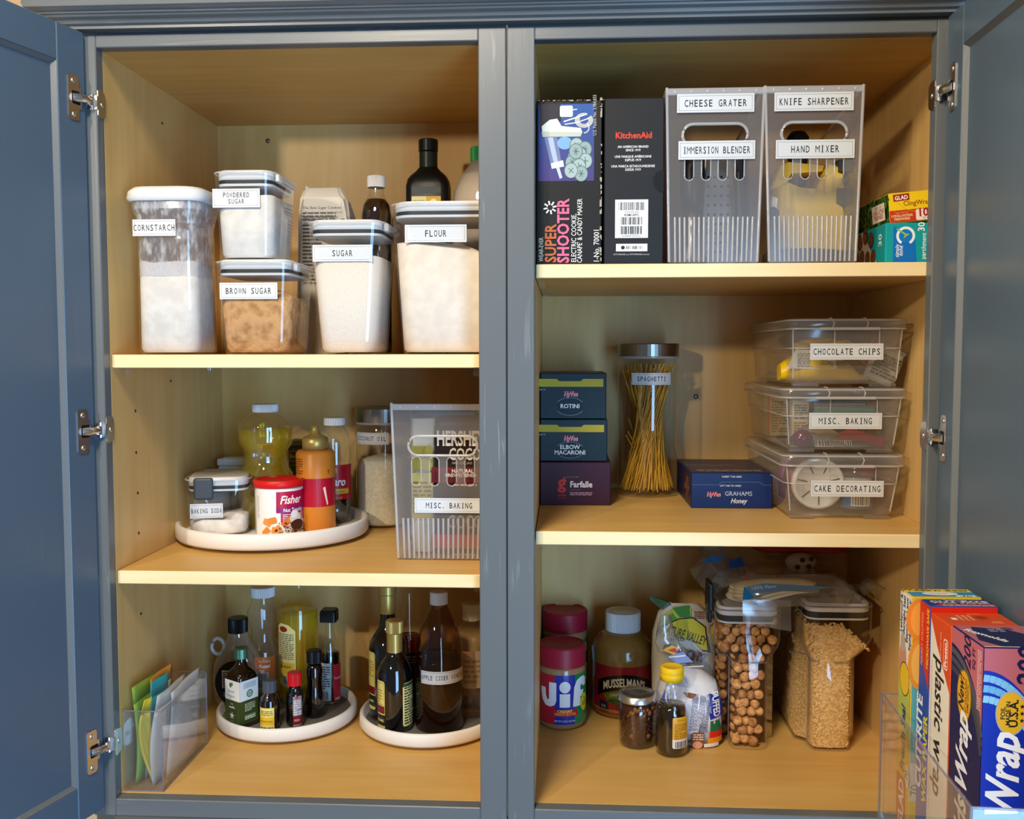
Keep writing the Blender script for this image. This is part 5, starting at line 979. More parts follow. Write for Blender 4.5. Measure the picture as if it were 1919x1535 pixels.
# ------------------------------------------------------------------ right cabinet, middle shelf
yB = on(1060, 947, SD)[1]
def pastabox(label, pr, p0, p1, col, y, z0, z1, dep):
    x1 = at(pr, 820, y)[0]; return carton('pasta_box', label, R0+.0015, x1, y, y+dep, z0, z1, pl('pasta_card', col, .42), group=None)
z0 = SD; za = zat(1070, 866, yB)
t, w, h = pastabox('maroon farfalle pasta box at the bottom of the stack by the face frame', 1145, 0, 0, '380b24', yB, SD, za, .17)
X0 = (R0+.0015+at(1145, 820, yB)[0])/2; U = lambda px: at(px, 900, yB)[0]-X0; V = lambda py: zat(1075, py, yB)-SD
A = Art(); A.text('g', U(1053), V(915), .0200, 'c23a2c', b=.05); A.line([(U(1055), V(899)), (U(1060), V(894))], .002, 'c23a2c'); A.text('GOOD', U(1053), V(930), .0028, 'c23a2c', b=.02); A.text('GRAZIA', U(1053), V(935), .0024, 'a83228'); A.text('Farfalle', U(1068), V(913), .0092, 'e2d6d6', 'l', .03, sx=.92); A.para(U(1068), V(928), U(1110), V(921), 2, 'b08a9a', 5); A.line([(U(1068), V(918)), (U(1088), V(918))], .0004, 'a07a8a'); A.text('LIFT TAB TO OPEN', U(1073), V(895), .0016, 'b08a9a'); A.obj('print', front(0, 0, 0), t)
def hv(pr, pt, pb, y, z0, z1, lines, label):
    t, w, h = pastabox(label, pr, 0, 0, '06222b', y, z0, z1, .15); X0 = (R0+.0015+at(pr, 820, y)[0])/2; U = lambda px: at(px, 800, y)[0]-X0; V = lambda k: h*k; a, b = U(1006), w/2-.005
    A = Art(); A.poly([(a, V(.70)), (b, V(.70)), (b, V(.87)), (lerp(a, b, .70), V(.87)), (lerp(a, b, .66), V(.82)), (lerp(a, b, .34), V(.82)), (lerp(a, b, .30), V(.87)), (a, V(.87))], 'a89a22'); A.text('BEST BY', U(1017), V(.62), .0024, '9aa8a8', sx=.8)
    for dx, c in ((.0005, 'e8dcd8'), (0, 'c2344a')): A.text('HyVee', U(1069)+dx, V(.50)-dx, .0076, c, b=.05 if dx else .03, sx=.72, sh=.15)
    ln = len(lines); A.ell(U(1068), V(.27), .020, h*.17, '0e1b30', 30); A.arc(U(1068), V(.27), .0225, .0230, 30, 150, '9ab0b0', 16, h*.19/.0225); A.arc(U(1068), V(.27), .0225, .0230, 210, 330, '9ab0b0', 16, h*.19/.0225)
    for i, s in enumerate(lines): A.text(s, U(1068), V(.235)+(ln-1)*.004-i*.0085, .0064, 'dfe2dc', b=.015, sx=1.0)
    A.obj('print', front(0, 0, 0), t); return t
zb_ = zat(1070, 786, yB+.004); zc_ = zat(1070, 699, yB+.004)
hv(1138, 787, 865, yB+.004, za+.0006, zb_, ['ELBOW', 'MACARONI'], 'dark teal elbow macaroni box in the middle of the stack'); hv(1136, 700, 785, yB+.006, zb_+.0006, zc_, ['ROTINI'], 'dark teal rotini box on top of the stack')
# spaghetti jar
fy = on(1212, 934, SD)[1]; xc, w = span(1158, 1271, 800, fy+.045); R_ = w/2; yc = fy+R_; q = lambda py: zat(1212, py, yc-.01)-SD; h = q(671)
sj = flip_jar('spaghetti_jar', 'tall clear jar of spaghetti with brushed steel lid, sticker SPAGHETTI', xc, yc, SD, R_, h, q(644)-h)
tagart('SPAGHETTI', .0690, .0195, th=.0078).tr().obj('label', cyl(R_+.0006, 0, 0, q(709), 2), sj, du=.004)
R = random.Random(11); first = None; Ls = q(684)
for k in range(190):
    a0 = R.uniform(0, 2*pi); r0 = (R_-.005)*sqrt(R.uniform(.2, 1)); tw = R.gauss(2.35, .30); r1 = (R_-.007)*sqrt(R.uniform(.0, 1)); L_ = Ls*R.uniform(.94, 1.02)
    if k % 14 == 0: L_ *= R.uniform(.4, .8); tw = R.uniform(.5, 2.8)
    p = Vector((r0*cos(a0), r0*sin(a0), .0075+R.uniform(0, .008))); e = Vector((r1*cos(a0+tw), r1*sin(a0+tw), L_)); md = (p+e)/2; md.x *= 1.06; md.y *= 1.06
    o = MB().tube([p, md, e], .00078, 5).obj('spaghetti_strand', 'pasta'); o.location = (xc, yc, SD); tag(o, 'single dry spaghetti strand standing in the tall steel-lidded jar', 'spaghetti', 'spaghetti strands in the jar')
# graham crackers
fy = on(1370, 953, SD)[1]; x0, x1 = at(1295, 920, fy)[0], at(1448, 920, fy)[0]; z1 = zat(1370, 886, fy)
t, w, h = carton('graham_cracker_box', 'low navy blue box of honey grahams with a lift-tab front', x0, x1, fy, fy+.185, SD, z1, pl('navy_blue_card', '0e1d4e', .35)); X0 = (x0+x1)/2; U = lambda px: at(px, 920, fy)[0]-X0; V = lambda py: zat(1370, py, fy)-SD
A = Art(); A.rect(-w/2+.001, .001, w/2-.001, h-.001, '10265e'); A.line([(-w/2+.002, h*.66), (U(1346), h*.66), (U(1352), h*.74), (U(1424), h*.74), (U(1430), h*.66), (w/2-.002, h*.66)], .0005, '5a70a0'); A.text('INSERT TAB HERE', U(1371), V(895), .0026, 'cfd6e6', b=.01); A.text('LIFT TAB TO OPEN', U(1369), V(912), .0026, 'cfd6e6', b=.01)
for dx, c in ((.0004, 'e8e0dc'), (0, 'c8343e')): A.text('HyVee', U(1337)+dx, V(930)-dx, .0068, c, b=.05 if dx else .03, sx=.78, sh=.12)
A.text('GRAHAMS', U(1384), V(929), .0066, 'b9c4de', sx=.95); A.text('Honey', U(1384), V(943), .0074, 'e6ecf6', sh=.3, sx=.85, b=.01); A.obj('print', front(0, 0, 0), t)
A = Art(); A.rect(-w/2+.004, .004, w/2-.004, .17, '3a3044'); A.text('GRAHAMS', -.02, .09, .012, '8a7a6a'); A.para(-w*.4, .02, w*.4, .04, 2, '9a8a7a', 3); A.obj('top_print', topf(0, 0, h), t)
A = Art(); A.rect(-.18, .004, -.004, h-.004, '101c48'); A.text('GRAHAMS', -.05, h*.4, .008, 'c9a05a'); A.rect(-.06, h*.2, -.035, h*.8, '7a3a2a'); A.obj('side_print', plane((-w/2, 0, 0), (0, -1, 0), (0, 0, 1)), t)

# three clear shoe boxes
def shoebox(label, pl_, pr_, pb, plid, ptop, bl_, br_, yf, z0, text, lx, ly):
    """pl_..pr_ lid front in photo px; pb foot row; plid..ptop lid rows; bl_..br_ body front at the foot"""
    a, b = at(pl_, plid, yf)[0], at(pr_, plid, yf)[0]; b = min(b, WR-.001); xc = (a+b)/2; wt = b-a; c, d = at(bl_, pb, yf)[0], at(br_, pb, yf)[0]; wb = min(d-c, wt-.012); zl = zat(xc*0+1590, plid, yf)-z0; zt = zat(1590, ptop, yf)-z0; dep = .30
    t = thing('shoe_box', label, 'storage box', (xc, yf+dep/2, z0), 0, 'clear lidded storage boxes'); dt, db = dep-.012, dep-.03
    hm = zl*.62; k = lambda z: z/zl; wz = lambda z: lerp(wb, wt-.012, k(z)); dz = lambda z: lerp(db, dt, k(z)); f = .0045
    S = [rr(wb-.008, db-.008, .010, f), rr(wb, db, .013, f+.004), rr(wz(hm), dz(hm), .014, hm), rr(wz(hm)+.005, dz(hm)+.005, .015, hm+.002), rr(wz(zl)+.003, dz(zl)+.003, .015, zl-.001)]
    MB().loft(S, True, False, True).obj('body', 'bin', t)
    for u in (-1, 1):
        for y0, y1 in ((-db/2+.002, -db/2+.014), (db/2-.014, db/2-.002)): MB().box(u*wb*.36-.018, u*wb*.36+.018, y0, y1, 0, f+.001, .0015, 1).obj('foot', 'frost', t)
    m = MB(); m.tube(rr(wz(hm)+.005, dz(hm)+.005, .015, hm+.002), .0009, 5, True)
    for u in (-.22, .52): m.tube([(u*wt/2*1.0, -dz(zl)/2-.0015, hm+.004), (u*wt/2, -dz(zl)/2-.0018, zl-.002)], .0008, 4)
    for cx_, cy_ in ((-1, -1), (1, -1)): m.tube([(cx_*(wb/2-.003), cy_*(db/2-.003), .012), (cx_*(wz(zl)/2-.002), cy_*(dz(zl)/2-.002), zl-.002)], .0012, 5)
    m.obj('moulded_edges', 'frostrim', t)
    L = [rr(wt-.012, dep-.012, .014, zl-.004), rr(wt, dep, .018, zl-.003), rr(wt, dep, .018, zt-.006), rr(wt-.005, dep-.005, .017, zt-.0035), rr(wt-.016, dep-.016, .014, zt-.002), rr(wt-.022, dep-.022, .012, zt-.0045)]
    MB().loft(L, False, True, True).obj('lid', 'bin', t); m = MB(); m.tube(rr(wt, dep, .018, zl-.003), .0013, 5, True).tube(rr(wt-.002, dep-.002, .018, zt-.005), .0013, 5, True)
    for u in (-.28, .28): m.tube([(u*wt/2, -dep/2-.0005, zl-.003), (u*wt/2+.003, -dep/2-.0005, zt-.010), (u*wt/2, -dep/2+.004, zt-.002), (u*wt/2, -dep/2+.02, zt-.002)], .0010, 4)
    m.box(-.042, .042, -dep/2-.004, -dep/2-.0005, zl-.005, zl-.001, .001, 1); m.obj('lid_edges', 'frostrim', t)
    x, z = at(lx, ly, yf); sticker(text, .1010, .0228, front(x-xc, -dep/2+.0006, z-z0), t, th=.0088); return t, xc, zl, zt, wb, dep
y3 = on(1560, 976, SD)[1]-.004; d1 = shoebox('clear lidded box with sticker CAKE DECORATING, lowest of three', 1466, 1700, 973, 870, 849, 1484, 1682, y3, SD, 'CAKE DECORATING', 1588, 916)
d2 = shoebox('clear lidded box with sticker MISC. BAKING, middle of three', 1466, 1704, 846, 742, 724, 1484, 1690, y3, SD+d1[3]-.0015, 'MISC. BAKING', 1584.5, 789)
d3 = shoebox('clear lidded box with sticker CHOCOLATE CHIPS, topmost of three', 1478, 1706, 720, 612, 593, 1488, 1692, y3, SD+d1[3]+d2[3]-.003, 'CHOCOLATE CHIPS', 1587, 659)
z1_, z2_, z3_ = SD, SD+d1[3]-.0015, SD+d1[3]+d2[3]-.003
def pouch(name, label, cat, x, y, z, w, d, h, m, seed, rz=0, ry=0, rx=0, art=None, wr=.0018):
    t = thing(name, label, cat, (x, y, z), rz, None, rx, ry); n = 7
    S = [[(px, py, pz) for px, py, pz in rr(w*f, d*g, d*g*.45, h*k, n=3)] for k, f, g in ((0, .80, .35), (.04, .94, .75), (.2, 1, 1), (.5, .98, .98), (.75, .95, .7), (.92, .9, .25), (1, .92, .08))]
    MB().loft(crumple(S, seed, wr), True, True, True).obj('film', m, t)
    if art: art.obj('print', front(0, -d*.52, 0), t)
    return t
yc = y3+.05
# cake decorating: white sprinkle lid, blue tub, red packet
x, z = at(1537, 924, yc); R_ = span(1487, 1586, 924, yc)[1]/2
sp = thing('sprinkle_tub', 'white round tub lid with radial slots facing out of the lowest box', 'tub', (x, yc+.012, z1_+.007+R_), 0, None); 
q = Matrix.Rotation(pi/2, 4, 'X'); MB().lathe([(0, -.07), (R_-.003, -.07), (R_-.003, -.001), (0, -.001)], 40, tf=q).obj('body', pl('sprinkle_red', '9a3040', .5), sp); MB().lathe([(R_-.001, -.010), (R_, -.009), (R_, .002), (R_-.002, .004), (R_*.86, .004), (R_*.84, .0025), (0, .0025)], 48, tf=q).obj('lid', 'white', sp); m = MB()
for k in range(7): a = k*2*pi/7+.25; m.tube([(R_*.45*cos(a), -.0030, R_*.45*sin(a)), (R_*.82*cos(a), -.0030, R_*.82*sin(a))], .0009, 4)
m.obj('slots', 'gasket', sp)
x, z = at(1613, 920, yc); R_ = span(1584, 1645, 930, yc)[1]/2; hh = zat(1613, 876, yc)-z1_-.007
bt = thing('icing_tub', 'blue banded clear tub with barcode label inside the lowest box', 'tub', (x, yc+R_, z1_+.007)); MB().lathe([(0, 0), (R_, 0), (R_, hh*.9), (R_*.95, hh*.92)], 32).obj('body', 'clear2', bt); MB().lathe([(0, .002), (R_-.002, .002), (R_-.002, hh*.72), (0, hh*.72)], 28).obj('icing', 'card', bt); MB().lathe([(0, hh*.90), (R_+.001, hh*.90), (R_+.001, hh), (0, hh)], 32).obj('lid', 'clear2', bt)
A = Art(); A.rect(-1.6*R_, .004, 1.6*R_, hh*.38, '2a6aa8'); A.bars(-.5*R_, .008, .6*R_, hh*.33, n=14, bg='e2dcd0'); A.rect(-1.6*R_, hh*.55, 1.6*R_, hh*.62, 'a06a4a'); A.obj('print', cyl(R_), bt, du=.004)
pouch('icing_packet', 'red icing packet standing at the right inside the lowest box', 'packet', at(1650, 930, yc)[0], yc+.07, z1_+.008, .03, .02, hh*.95, pl('red_packet', 'b04038', .45), 4); pouch('cookie_cutter_pack', 'pink and blue packet behind the white tub in the lowest box', 'packet', at(1505, 900, yc+.1)[0], yc+.115, z1_+.008, .07, .025, hh*.98, pl('pink_packet', 'a06a78', .4), 5)
# misc baking: blue carton, papers, foil packet
t, w, h = carton('baking_carton', 'blue carton with white nutrition panel inside the middle box', at(1520, 760, yc+.07)[0], at(1625, 760, yc+.07)[0], yc+.07, yc+.11, z2_+.006, zat(1570, 746, yc+.07), pl('blue_carton', '2c5a7a', .5)); A = Art(); A.rect(-w*.44, h*.2, w*.46, h*.88, 'a8b0b0'); A.para(-w*.42, h*.22, w*.44, h*.86, 14, '4a5660', 3); A.rect(-w*.12, h*.2, -w*.115, h*.88, '3a4a55'); A.obj('print', front(0, 0, 0), t)
t, w, h = carton('cream_carton', 'cream printed carton at the left inside the middle box', at(1436, 790, yc+.18)[0], at(1475, 790, yc+.18)[0], yc+.17, yc+.2, z2_+.006, zat(1450, 742, yc+.18), pl('cream_card', 'e0cba0', .6)); A = Art(); A.rect(-w/2, .001, -w*.4, h, 'd87848'); A.para(-w*.32, h*.1, w*.44, h*.9, 12, '9a7a58', 5); A.obj('print', front(0, 0, 0), t)
t, w, h = carton('small_carton', 'small pale carton with barcode by the middle box corner', at(1485, 790, yc+.05)[0], at(1516, 790, yc+.05)[0], yc+.05, yc+.07, z2_+.006, zat(1500, 748, yc+.05), pl('pale_card', 'c9bfa8', .6)); A = Art(); A.para(-w*.4, h*.55, w*.4, h*.9, 6, '5a5a66', 2); A.para(-w*.4, h*.2, w*.4, h*.5, 5, '8a6a4a', 8); A.obj('print', front(0, 0, 0), t)
x0, x1 = at(1492, 830, yc-.01)[0], at(1660, 830, yc-.01)[0]
fp = thing('foil_packet', 'crumpled silver and maroon packet lying along the middle box floor', 'packet', ((x0+x1)/2, yc+.01, z2_+.006)); w = x1-x0; V = []; F = []; R = random.Random(3); n, k = 24, 8
for i in range(n+1):
    for j in range(k+1):
        u, v = i/n, j/k; V.append((-w/2+w*u, -.03+.06*v+.004*sin(9*u), max(.001, (.006+.028*sin(pi*min(1, u*1.6+.1))*(1-u*.75))*sin(pi*v)**.7+R.uniform(0, .003))))
for i in range(n):
    for j in range(k): a = i*(k+1)+j; F.append((a, a+k+1, a+k+2, a+1))
MB().add(V, F, True).obj('film', pl('silver_film', 'a09a98', .25, .4), fp); A = Art(); A.poly([(w*.0, .024), (w*.12, .030), (w*.5, .012), (w*.44, .003), (w*.2, .010), (-w*.05, .012)], '9a2038'); A.bars(-w*.3, .002, w*.1, .011, n=22, bg='d8d0cc', pad=.0006); A.poly([(-w*.35, .026), (-w*.15, .034), (w*.0, .020), (-w*.2, .016)], '8a7a58'); A.obj('print', plane((0, -.031, 0), (1, 0, 0), (0, .55, .9)), fp)
gt = thing('purple_jar', 'small purple sprinkle jar lying at the left of the middle box', 'jar', (at(1500, 822, yc-.012)[0], yc-.024, z2_+.020)); MB().blob((0, 0, 0), .0135, 3, 2, (1.1, .8, 1), .06).obj('jar', pl('purple_glass', '5a2048', .2, coat=.5), gt)
pouch('teal_packet', 'soft teal packet lying behind the sticker in the middle box', 'packet', at(1590, 810, yc+.03)[0], yc+.05, z2_+.03, .10, .03, .03, pl('teal_film', '6a9088', .35), 6)
# chocolate chip bags
x0, x1 = at(1470, 700, yc-.01)[0], at(1640, 700, yc-.01)[0]; w = x1-x0; xm = (x0+x1)/2
def chipbag(name, label, x, y, z, w, d, h, seed, rz, ry, art):
    t = thing(name, label, 'bag', (x, y, z), rz, None, 0, ry); n = 9; S = []
    for i in range(n+1):
        u = i/n; e = max(.16, min(1, sin(pi*min(1, .10+u*.98))**.55)); dd = d*e; hh = h*max(.22, e if u < .62 else e*.85); S.append([(-w/2+w*u, p[0], p[1]*1.0) for p in rr2(-dd/2, dd/2, .001, hh, hh*.42, 3)])
    R = random.Random(seed); S = [[(x, y+R.uniform(-1, 1)*.0014, z+R.uniform(0, 1)*.0018) for x, y, z in s] for s in S]
    MB().loft(S, True, True, True).obj('film', pl('yellow_film', 'e6bd16', .3), t)
    if art: art.obj('print', plane((0, -d/2-.0015, 0), (1, 0, 0), (0, .12, 1)), t)
    return t
hb_ = zat(1530, 655, yc)-z3_-.006; A = Art(); A.poly([(-w*.46, hb_*.42), (w*.08, hb_*.40), (w*.08, hb_*.72), (-w*.05, hb_*.98), (-w*.36, hb_*1.0)], 'd8d0c0'); A.para(-w*.34, hb_*.46, w*.05, hb_*.9, 9, '5a564e', 3); A.rect(w*.09, hb_*.55, w*.32, hb_*.66, '8a6a18'); A.para(w*.1, hb_*.42, w*.4, hb_*.52, 3, '8a6a18', 5)
chipbag('chocolate_chip_bag', 'yellow bag of chocolate chips with white panel at the front of the top box', xm-.004, yc+.008, z3_+.006, w, .055, hb_, 3, 0, 0, A)
pouch('nut_bag', 'grey printed snack bag with yellow tip at the right front of the top box', 'bag', at(1640, 700, yc)[0], yc-.008, z3_+.007, .045, .016, .052, pl('grey_film', 'a8a294', .35), 8, 0, radians(24), 0, Art().para(-.018, .008, .018, .042, 7, '4a4640', 3) )
A = Art(); A.rect(-.04, .006, .03, .022, 'e2d8b0'); A.para(-.038, .008, .028, .020, 3, '6a5a20', 4); A.text('BAKING', 0, .024, .005, '5a3a10')
chipbag('chocolate_chip_bag', 'yellow bag of chips lying tilted across the middle of the top box', at(1590, 640, yc+.05)[0], yc+.075, z3_+.036, .125, .05, .032, 5, 0, radians(-9), A)
chipbag('chocolate_chip_bag', 'yellow bag of dark chips nearest the lid of the top box', at(1565, 625, yc+.09)[0], yc+.125, z3_+.045, .11, .05, .026, 7, 0, radians(4), None)
pouch('candy_bag', 'white and orange sweet bag at the right under the lid of the top box', 'bag', at(1632, 640, yc+.06)[0], yc+.07, z3_+.028, .05, .03, .038, pl('white_orange_film', 'c98a68', .35), 9, 0, radians(40), 0, Art().para(-.02, .005, .012, .03, 6, '6a6258', 6))
# ------------------------------------------------------------------ right cabinet, floor
def foot0(pl, pr, pb, z=0.0):
    y = on((pl+pr)/2, pb, z)[1]; R_ = .03
    for _ in range(8): x, w = span(pl, pr, pb, y+R_*.8); R_ = w/2
    return x, y+R_, R_
def jif(label, x, y, R_, h, hl, art):
    t = thing('peanut_butter_jar', label, 'jar', (x, y, 0), 0)
    MB().lathe([(0, 0), (R_*.80, 0), (R_*.93, .005), (R_, .014), (R_, h*.86), (R_*.97, h*.95), (R_*.90, h), (0, h)], 44).obj('jar', pl('peanut_jar', 'a07c56', .18, coat=.6), t)
    m = MB().lathe([(0, h-.002), (R_*.985, h-.002), (R_*.985, h+hl-.0025), (R_*.95, h+hl), (R_*.88, h+hl), (R_*.86, h+hl-.0015), (0, h+hl-.0015)], 90, smooth=False, lobes=(90, .012, h-.001, h+hl-.003)); m.obj('lid', 'jiflid', t)
    if art:
        A = Art(); z0, z1 = h*.11, h*.885; s = R_; A.rect(-pi*s*.8, z0, pi*s*.8, z1, 'ad1830'); A.rect(-.36*s, z0, .48*s, z1, '1c2f96'); A.rect(.48*s, z0, pi*s*.8, z1, '127a48')
        b, tp = h*.385, h*.825; x0 = -1.02*s; k = .235*s/.235; wd = '%s' % 'dfe2e8'
        A.poly([(-.62*s, tp-.006), (-.30*s, tp-.006), (-.30*s, b+.010), (-.38*s, b+.003), (-.55*s, b), (-.80*s, b+.001), (-.98*s, b+.009), (-1.08*s, b+.024), (-1.06*s, b+.030), (-.80*s, b+.030), (-.78*s, b+.018), (-.70*s, b+.010), (-.62*s, b+.013)], wd)
        A.rect(-.16*s, b, .27*s, tp-.024, wd); A.ell(.055*s, tp-.013, .23*s, .0095, wd, 24)
        A.poly([(.40*s, b), (.78*s, b), (.78*s, b+.014), (.95*s, b+.017), (.98*s, b+.025), (.78*s, b+.025), (.78*s, tp-.014), (.84*s, tp-.010), (.93*s, tp-.015), (1.15*s, tp-.015), (1.15*s, tp-.003), (1.02*s, tp+.001), (.78*s, tp+.001), (.58*s, tp-.003), (.45*s, tp-.014)], wd)
        A.rect(-.36*s, h*.245, .62*s, h*.345, 'b8202c'); A.text('CREAMY', .06*s, h*.300, .0045, 'e2c060', b=.04, sx=1.0); A.text('PEANUT BUTTER', .08*s, h*.258, .0036, 'e2a050', b=.03, sx=.9); A.text('NET WT 16 OZ (1 LB) 453g', .06*s, h*.155, .0028, 'c9d2e6', b=.01, sx=.72)
        A.ell(1.04*s, h*.42, .27*s, h*.15, '3a4a1a', 28); A.ell(1.04*s, h*.42, .255*s, h*.14, 'd2c92a', 28); A.text('7g', 1.04*s, h*.46, .0045, '4a5a1a', b=.02); A.text('PROTEIN', 1.04*s, h*.41, .0030, '4a5a1a', b=.02, sx=.8); A.text('SERVING', 1.04*s, h*.37, .0030, '4a5a1a', b=.02, sx=.8); A.text('16 OZ', 1.25*s, h*.2, .0025, 'a8c8a0')
        A.obj('print', cyl(R_, a=4), t, 'gprint', du=.004)
    return t
x, y, R_ = foot0(1008, 1098, 1372); h = zat(1052, 1247, y-R_*.6); jl = zat(1052, 1212, y-R_*.6)-h
jif('blue, red and green labelled peanut butter jar with maroon lid, in front', x, y, R_, h, jl, True)
y2 = y+2*R_+.030; x2, w2 = span(1012, 1105, 1200, y2); jif('second peanut butter jar behind the front one, only maroon lid and shoulder seen', x2, y2, R_*1.02, zat(1052, 1186, y2-R_), jl*1.02, True)
# apple sauce
x, y, R_ = foot0(1108, 1226, 1352); q = lambda py: zat(1167, py, y-R_*.5); k = R_/59; cz = lambda py: zat(1167, py, y-R_*.3)
t = thing('apple_sauce_jar', 'big apple sauce jar with white cap and red label', 'jar', (x, y, 0)); top = cz(1184)
MB().lathe([(0, 0), (R_*.85, 0), (R_*.97, .006), (R_, .016), (R_*.97, q(1320)), (R_*.97, q(1248)), (R_, q(1238)), (R_*.99, q(1220)), (R_*.88, q(1204)), (R_*.70, q(1193)), (R_*.54, top), (0, top)], 44).obj('jar', pl('sauce_jar', '8e6a30', .15, coat=.6), t)
cap(t, span(1134, 1200, 1165, y)[1]/2, top, cz(1149), 'white', 60); MB().lathe([(0, 0), (R_*.44, 0), (R_*.40, .0012), (0, .0012)], 32).obj('cap_disc', 'offwhite', t).location = (0, 0, cz(1149)-.0008)
A = Art(); z0, z1 = q(1330), q(1240); s = R_; A.rect(-1.25*s, z0, 1.25*s, z1, '8e1a22'); zc = q(1272); ar = lambda dx, dy: (dx, dy-(dx/s)**2*.018)
A.poly([ar(-.95*s+1.9*s*i/16, .015-.006*0) for i in range(17)]+[ar(.95*s-1.9*s*i/16, -.011) for i in range(17)], '14100e'); 
A2 = A.p; 
A.p = [([(px, py+zc) if l == 1 else (px, py) for px, py in P], c, l) for P, c, l in A.p]
A.text("MUSSELMAN'S", 0, zc-.005, .0135, 'd9d6cc', b=.03, sx=.62, warp=lambda X, Y: (X, Y-(X/s)**2*.018))
A.poly([ar(-.72*s+1.44*s*i/14, -.012) for i in range(15)]+[(.45*s, -.036), (-.45*s, -.036)], '5c6a1e'); A.p = [([(px, py+zc) if l == 3 else (px, py) for px, py in P], c, l) for P, c, l in A.p]
A.text('UNSWEETENED', 0, zc-.021, .0052, 'c9cfae', b=.0, sx=.95, warp=lambda X, Y: (X, Y-(X/s)**2*.014)); A.text('APPLE SAUCE', 0, zc-.029, .0036, 'b9c08e', sx=.8)
A.ell(.05*s, z0+.014, .018, .015, '6a1018', 24); A.ell(-.3*s, z0+.022, .012, .005, '2a4a20', 14); A.poly([(-.85*s, z0+.003), (-.5*s, z0+.003), (-.55*s, z0+.020), (-.85*s, z0+.022)], '1a2438'); A.text('U.S.', -.68*s, z0+.010, .004, 'aab4cc', b=.02)
A.obj('print', cyl(lambda v: R_*.985), t, 'gprint', du=.005)
# jam jar
x, y, R_ = foot0(1160, 1228, 1408); q = lambda py: zat(1194, py, y-R_); h = q(1322)
t = thing('jam_jar', 'quilted glass jar of dark chutney with silver screw lid', 'jar', (x, y, 0)); MB().lathe([(0, 0), (R_*.86, 0), (R_*.97, .004), (R_, .010), (R_*1.02, h*.8), (R_*.98, h*.93), (R_*.9, h)], 40).obj('glass', 'glass', t); MB().lathe([(0, .003), (R_*.84, .003), (R_*.95, .008), (R_*.985, h*.8), (R_*.94, h*.93), (0, h*.94)], 36).obj('chutney', pl('chutney', '3a120a', .12, coat=.6), t)
R = random.Random(6); m = MB()
for k in range(26): a = R.uniform(-2.2, 0); zz = h*R.choice((.86, .8, .74, .88, .55, .3)); r = R_*.955; m.blob((r*cos(a), r*sin(a), zz), R.uniform(.0025, .0048), k, 1, (1, .6, 1.2), .2)
m.obj('fruit_bits', pl('fruit_bits', '7a4a22', .3), t, kind='stuff'); lr = span(1157, 1230, 1300, y)[1]/2; lt = h+.011; m = MB()
for i in range(4):
    for j in range(5):
        a = -pi/2+(j-2+.5*(i % 2))*.5; zz = h*(.16+.17*i); p = lambda da, dz: ((R_*1.012+.0004)*cos(a+da), (R_*1.012+.0004)*sin(a+da), zz+dz)
        m.tube([p(0, -.0075), p(.2, 0), p(0, .0075), p(-.2, 0)], .0005, 4, True)
m.obj('quilting', 'glass', t, kind='stuff')
MB().lathe([(R_*.95, h-.001), (lr, h), (lr, h+.002), (lr-.001, h+.0035), (lr-.001, lt-.001), (lr-.0025, lt), (lr*.80, lt), (lr*.79, lt-.0008), (lr*.4, lt-.0002), (0, lt-.0002)], 56).obj('lid', 'nickel', t); A = Art()
for i in range(3):
    pts = [(-.020+.0030*j, .006-.007*i+.0028*sin(j*2.1+i)) for j in range(14-2*i)]; A.line(pts, .0009, '1c1a18')
A.obj('handwriting', topf(0, 0, lt-.0002), t)
# honey
x, y, R_ = foot0(1227, 1290, 1424); q = lambda py: zat(1258, py, y-R_*.8); t = thing('honey_bottle', 'dark honey bottle with bright yellow flip cap and barcode label', 'bottle', (x, y, 0))
PR = [(0, 0), (R_*.80, 0), (R_*.95, .005), (R_, .014), (R_*.98, q(1380)), (R_*.94, q(1350)), (R_*.90, q(1334)), (R_*.84, q(1328)), (R_*.90, q(1318)), (R_*.95, q(1306)), (R_*.88, q(1292)), (R_*.66, q(1281))]
MB().lathe(PR, 44).obj('body', 'clear', t); MB().lathe([(max(0, r-.0015) if r else 0, max(z, .002)) for r, z in PR[:8]]+[(0, PR[7][1])], 40, lobes=(6, .03, 0, q(1340))).obj('honey', 'honey', t); zc0, zc1 = q(1282), zat(1258, 1254, y-R_*.6)
cr_ = span(1236, 1280, 1270, y)[1]/2; MB().lathe([(0, zc0), (cr_, zc0), (cr_, lerp(zc0, zc1, .48)), (cr_*.985, lerp(zc0, zc1, .5)), (cr_, lerp(zc0, zc1, .52)), (cr_, zc1-.002), (cr_-.002, zc1), (cr_-.004, zc1), (cr_-.005, zc1-.001), (0, zc1-.001)], 40).obj('cap', 'yellow', t); m = MB(); R = random.Random(8)
for k in range(150): a = R.uniform(-pi, 0); zz = R.uniform(q(1326), q(1290)); r = R_*.905; m.blob((r*cos(a), r*sin(a), zz), R.uniform(.0005, .0012), k, 1, (1, 1, 1), 0)
m.obj('droplets', 'clear2', t, kind='stuff'); A = Art(); a0, a1 = -.05*R_, 1.05*R_; A.rrect(a0, q(1401), a1, q(1343), .003, 'e2dcd2'); A.rrect(a0, q(1385), a1, q(1343), .003, 'd6a02c'); A.text('Honey', (a0+a1)/2, q(1351), .0036, '8a5a1a'); A.para(a0+.003, q(1383), a1-.003, q(1354), 8, '9a6a1a', 3); A.bars(a0+.004, q(1400), a1-.003, q(1388), n=16); A.obj('label', cyl(R_*.99), t, 'gprint', du=.003)
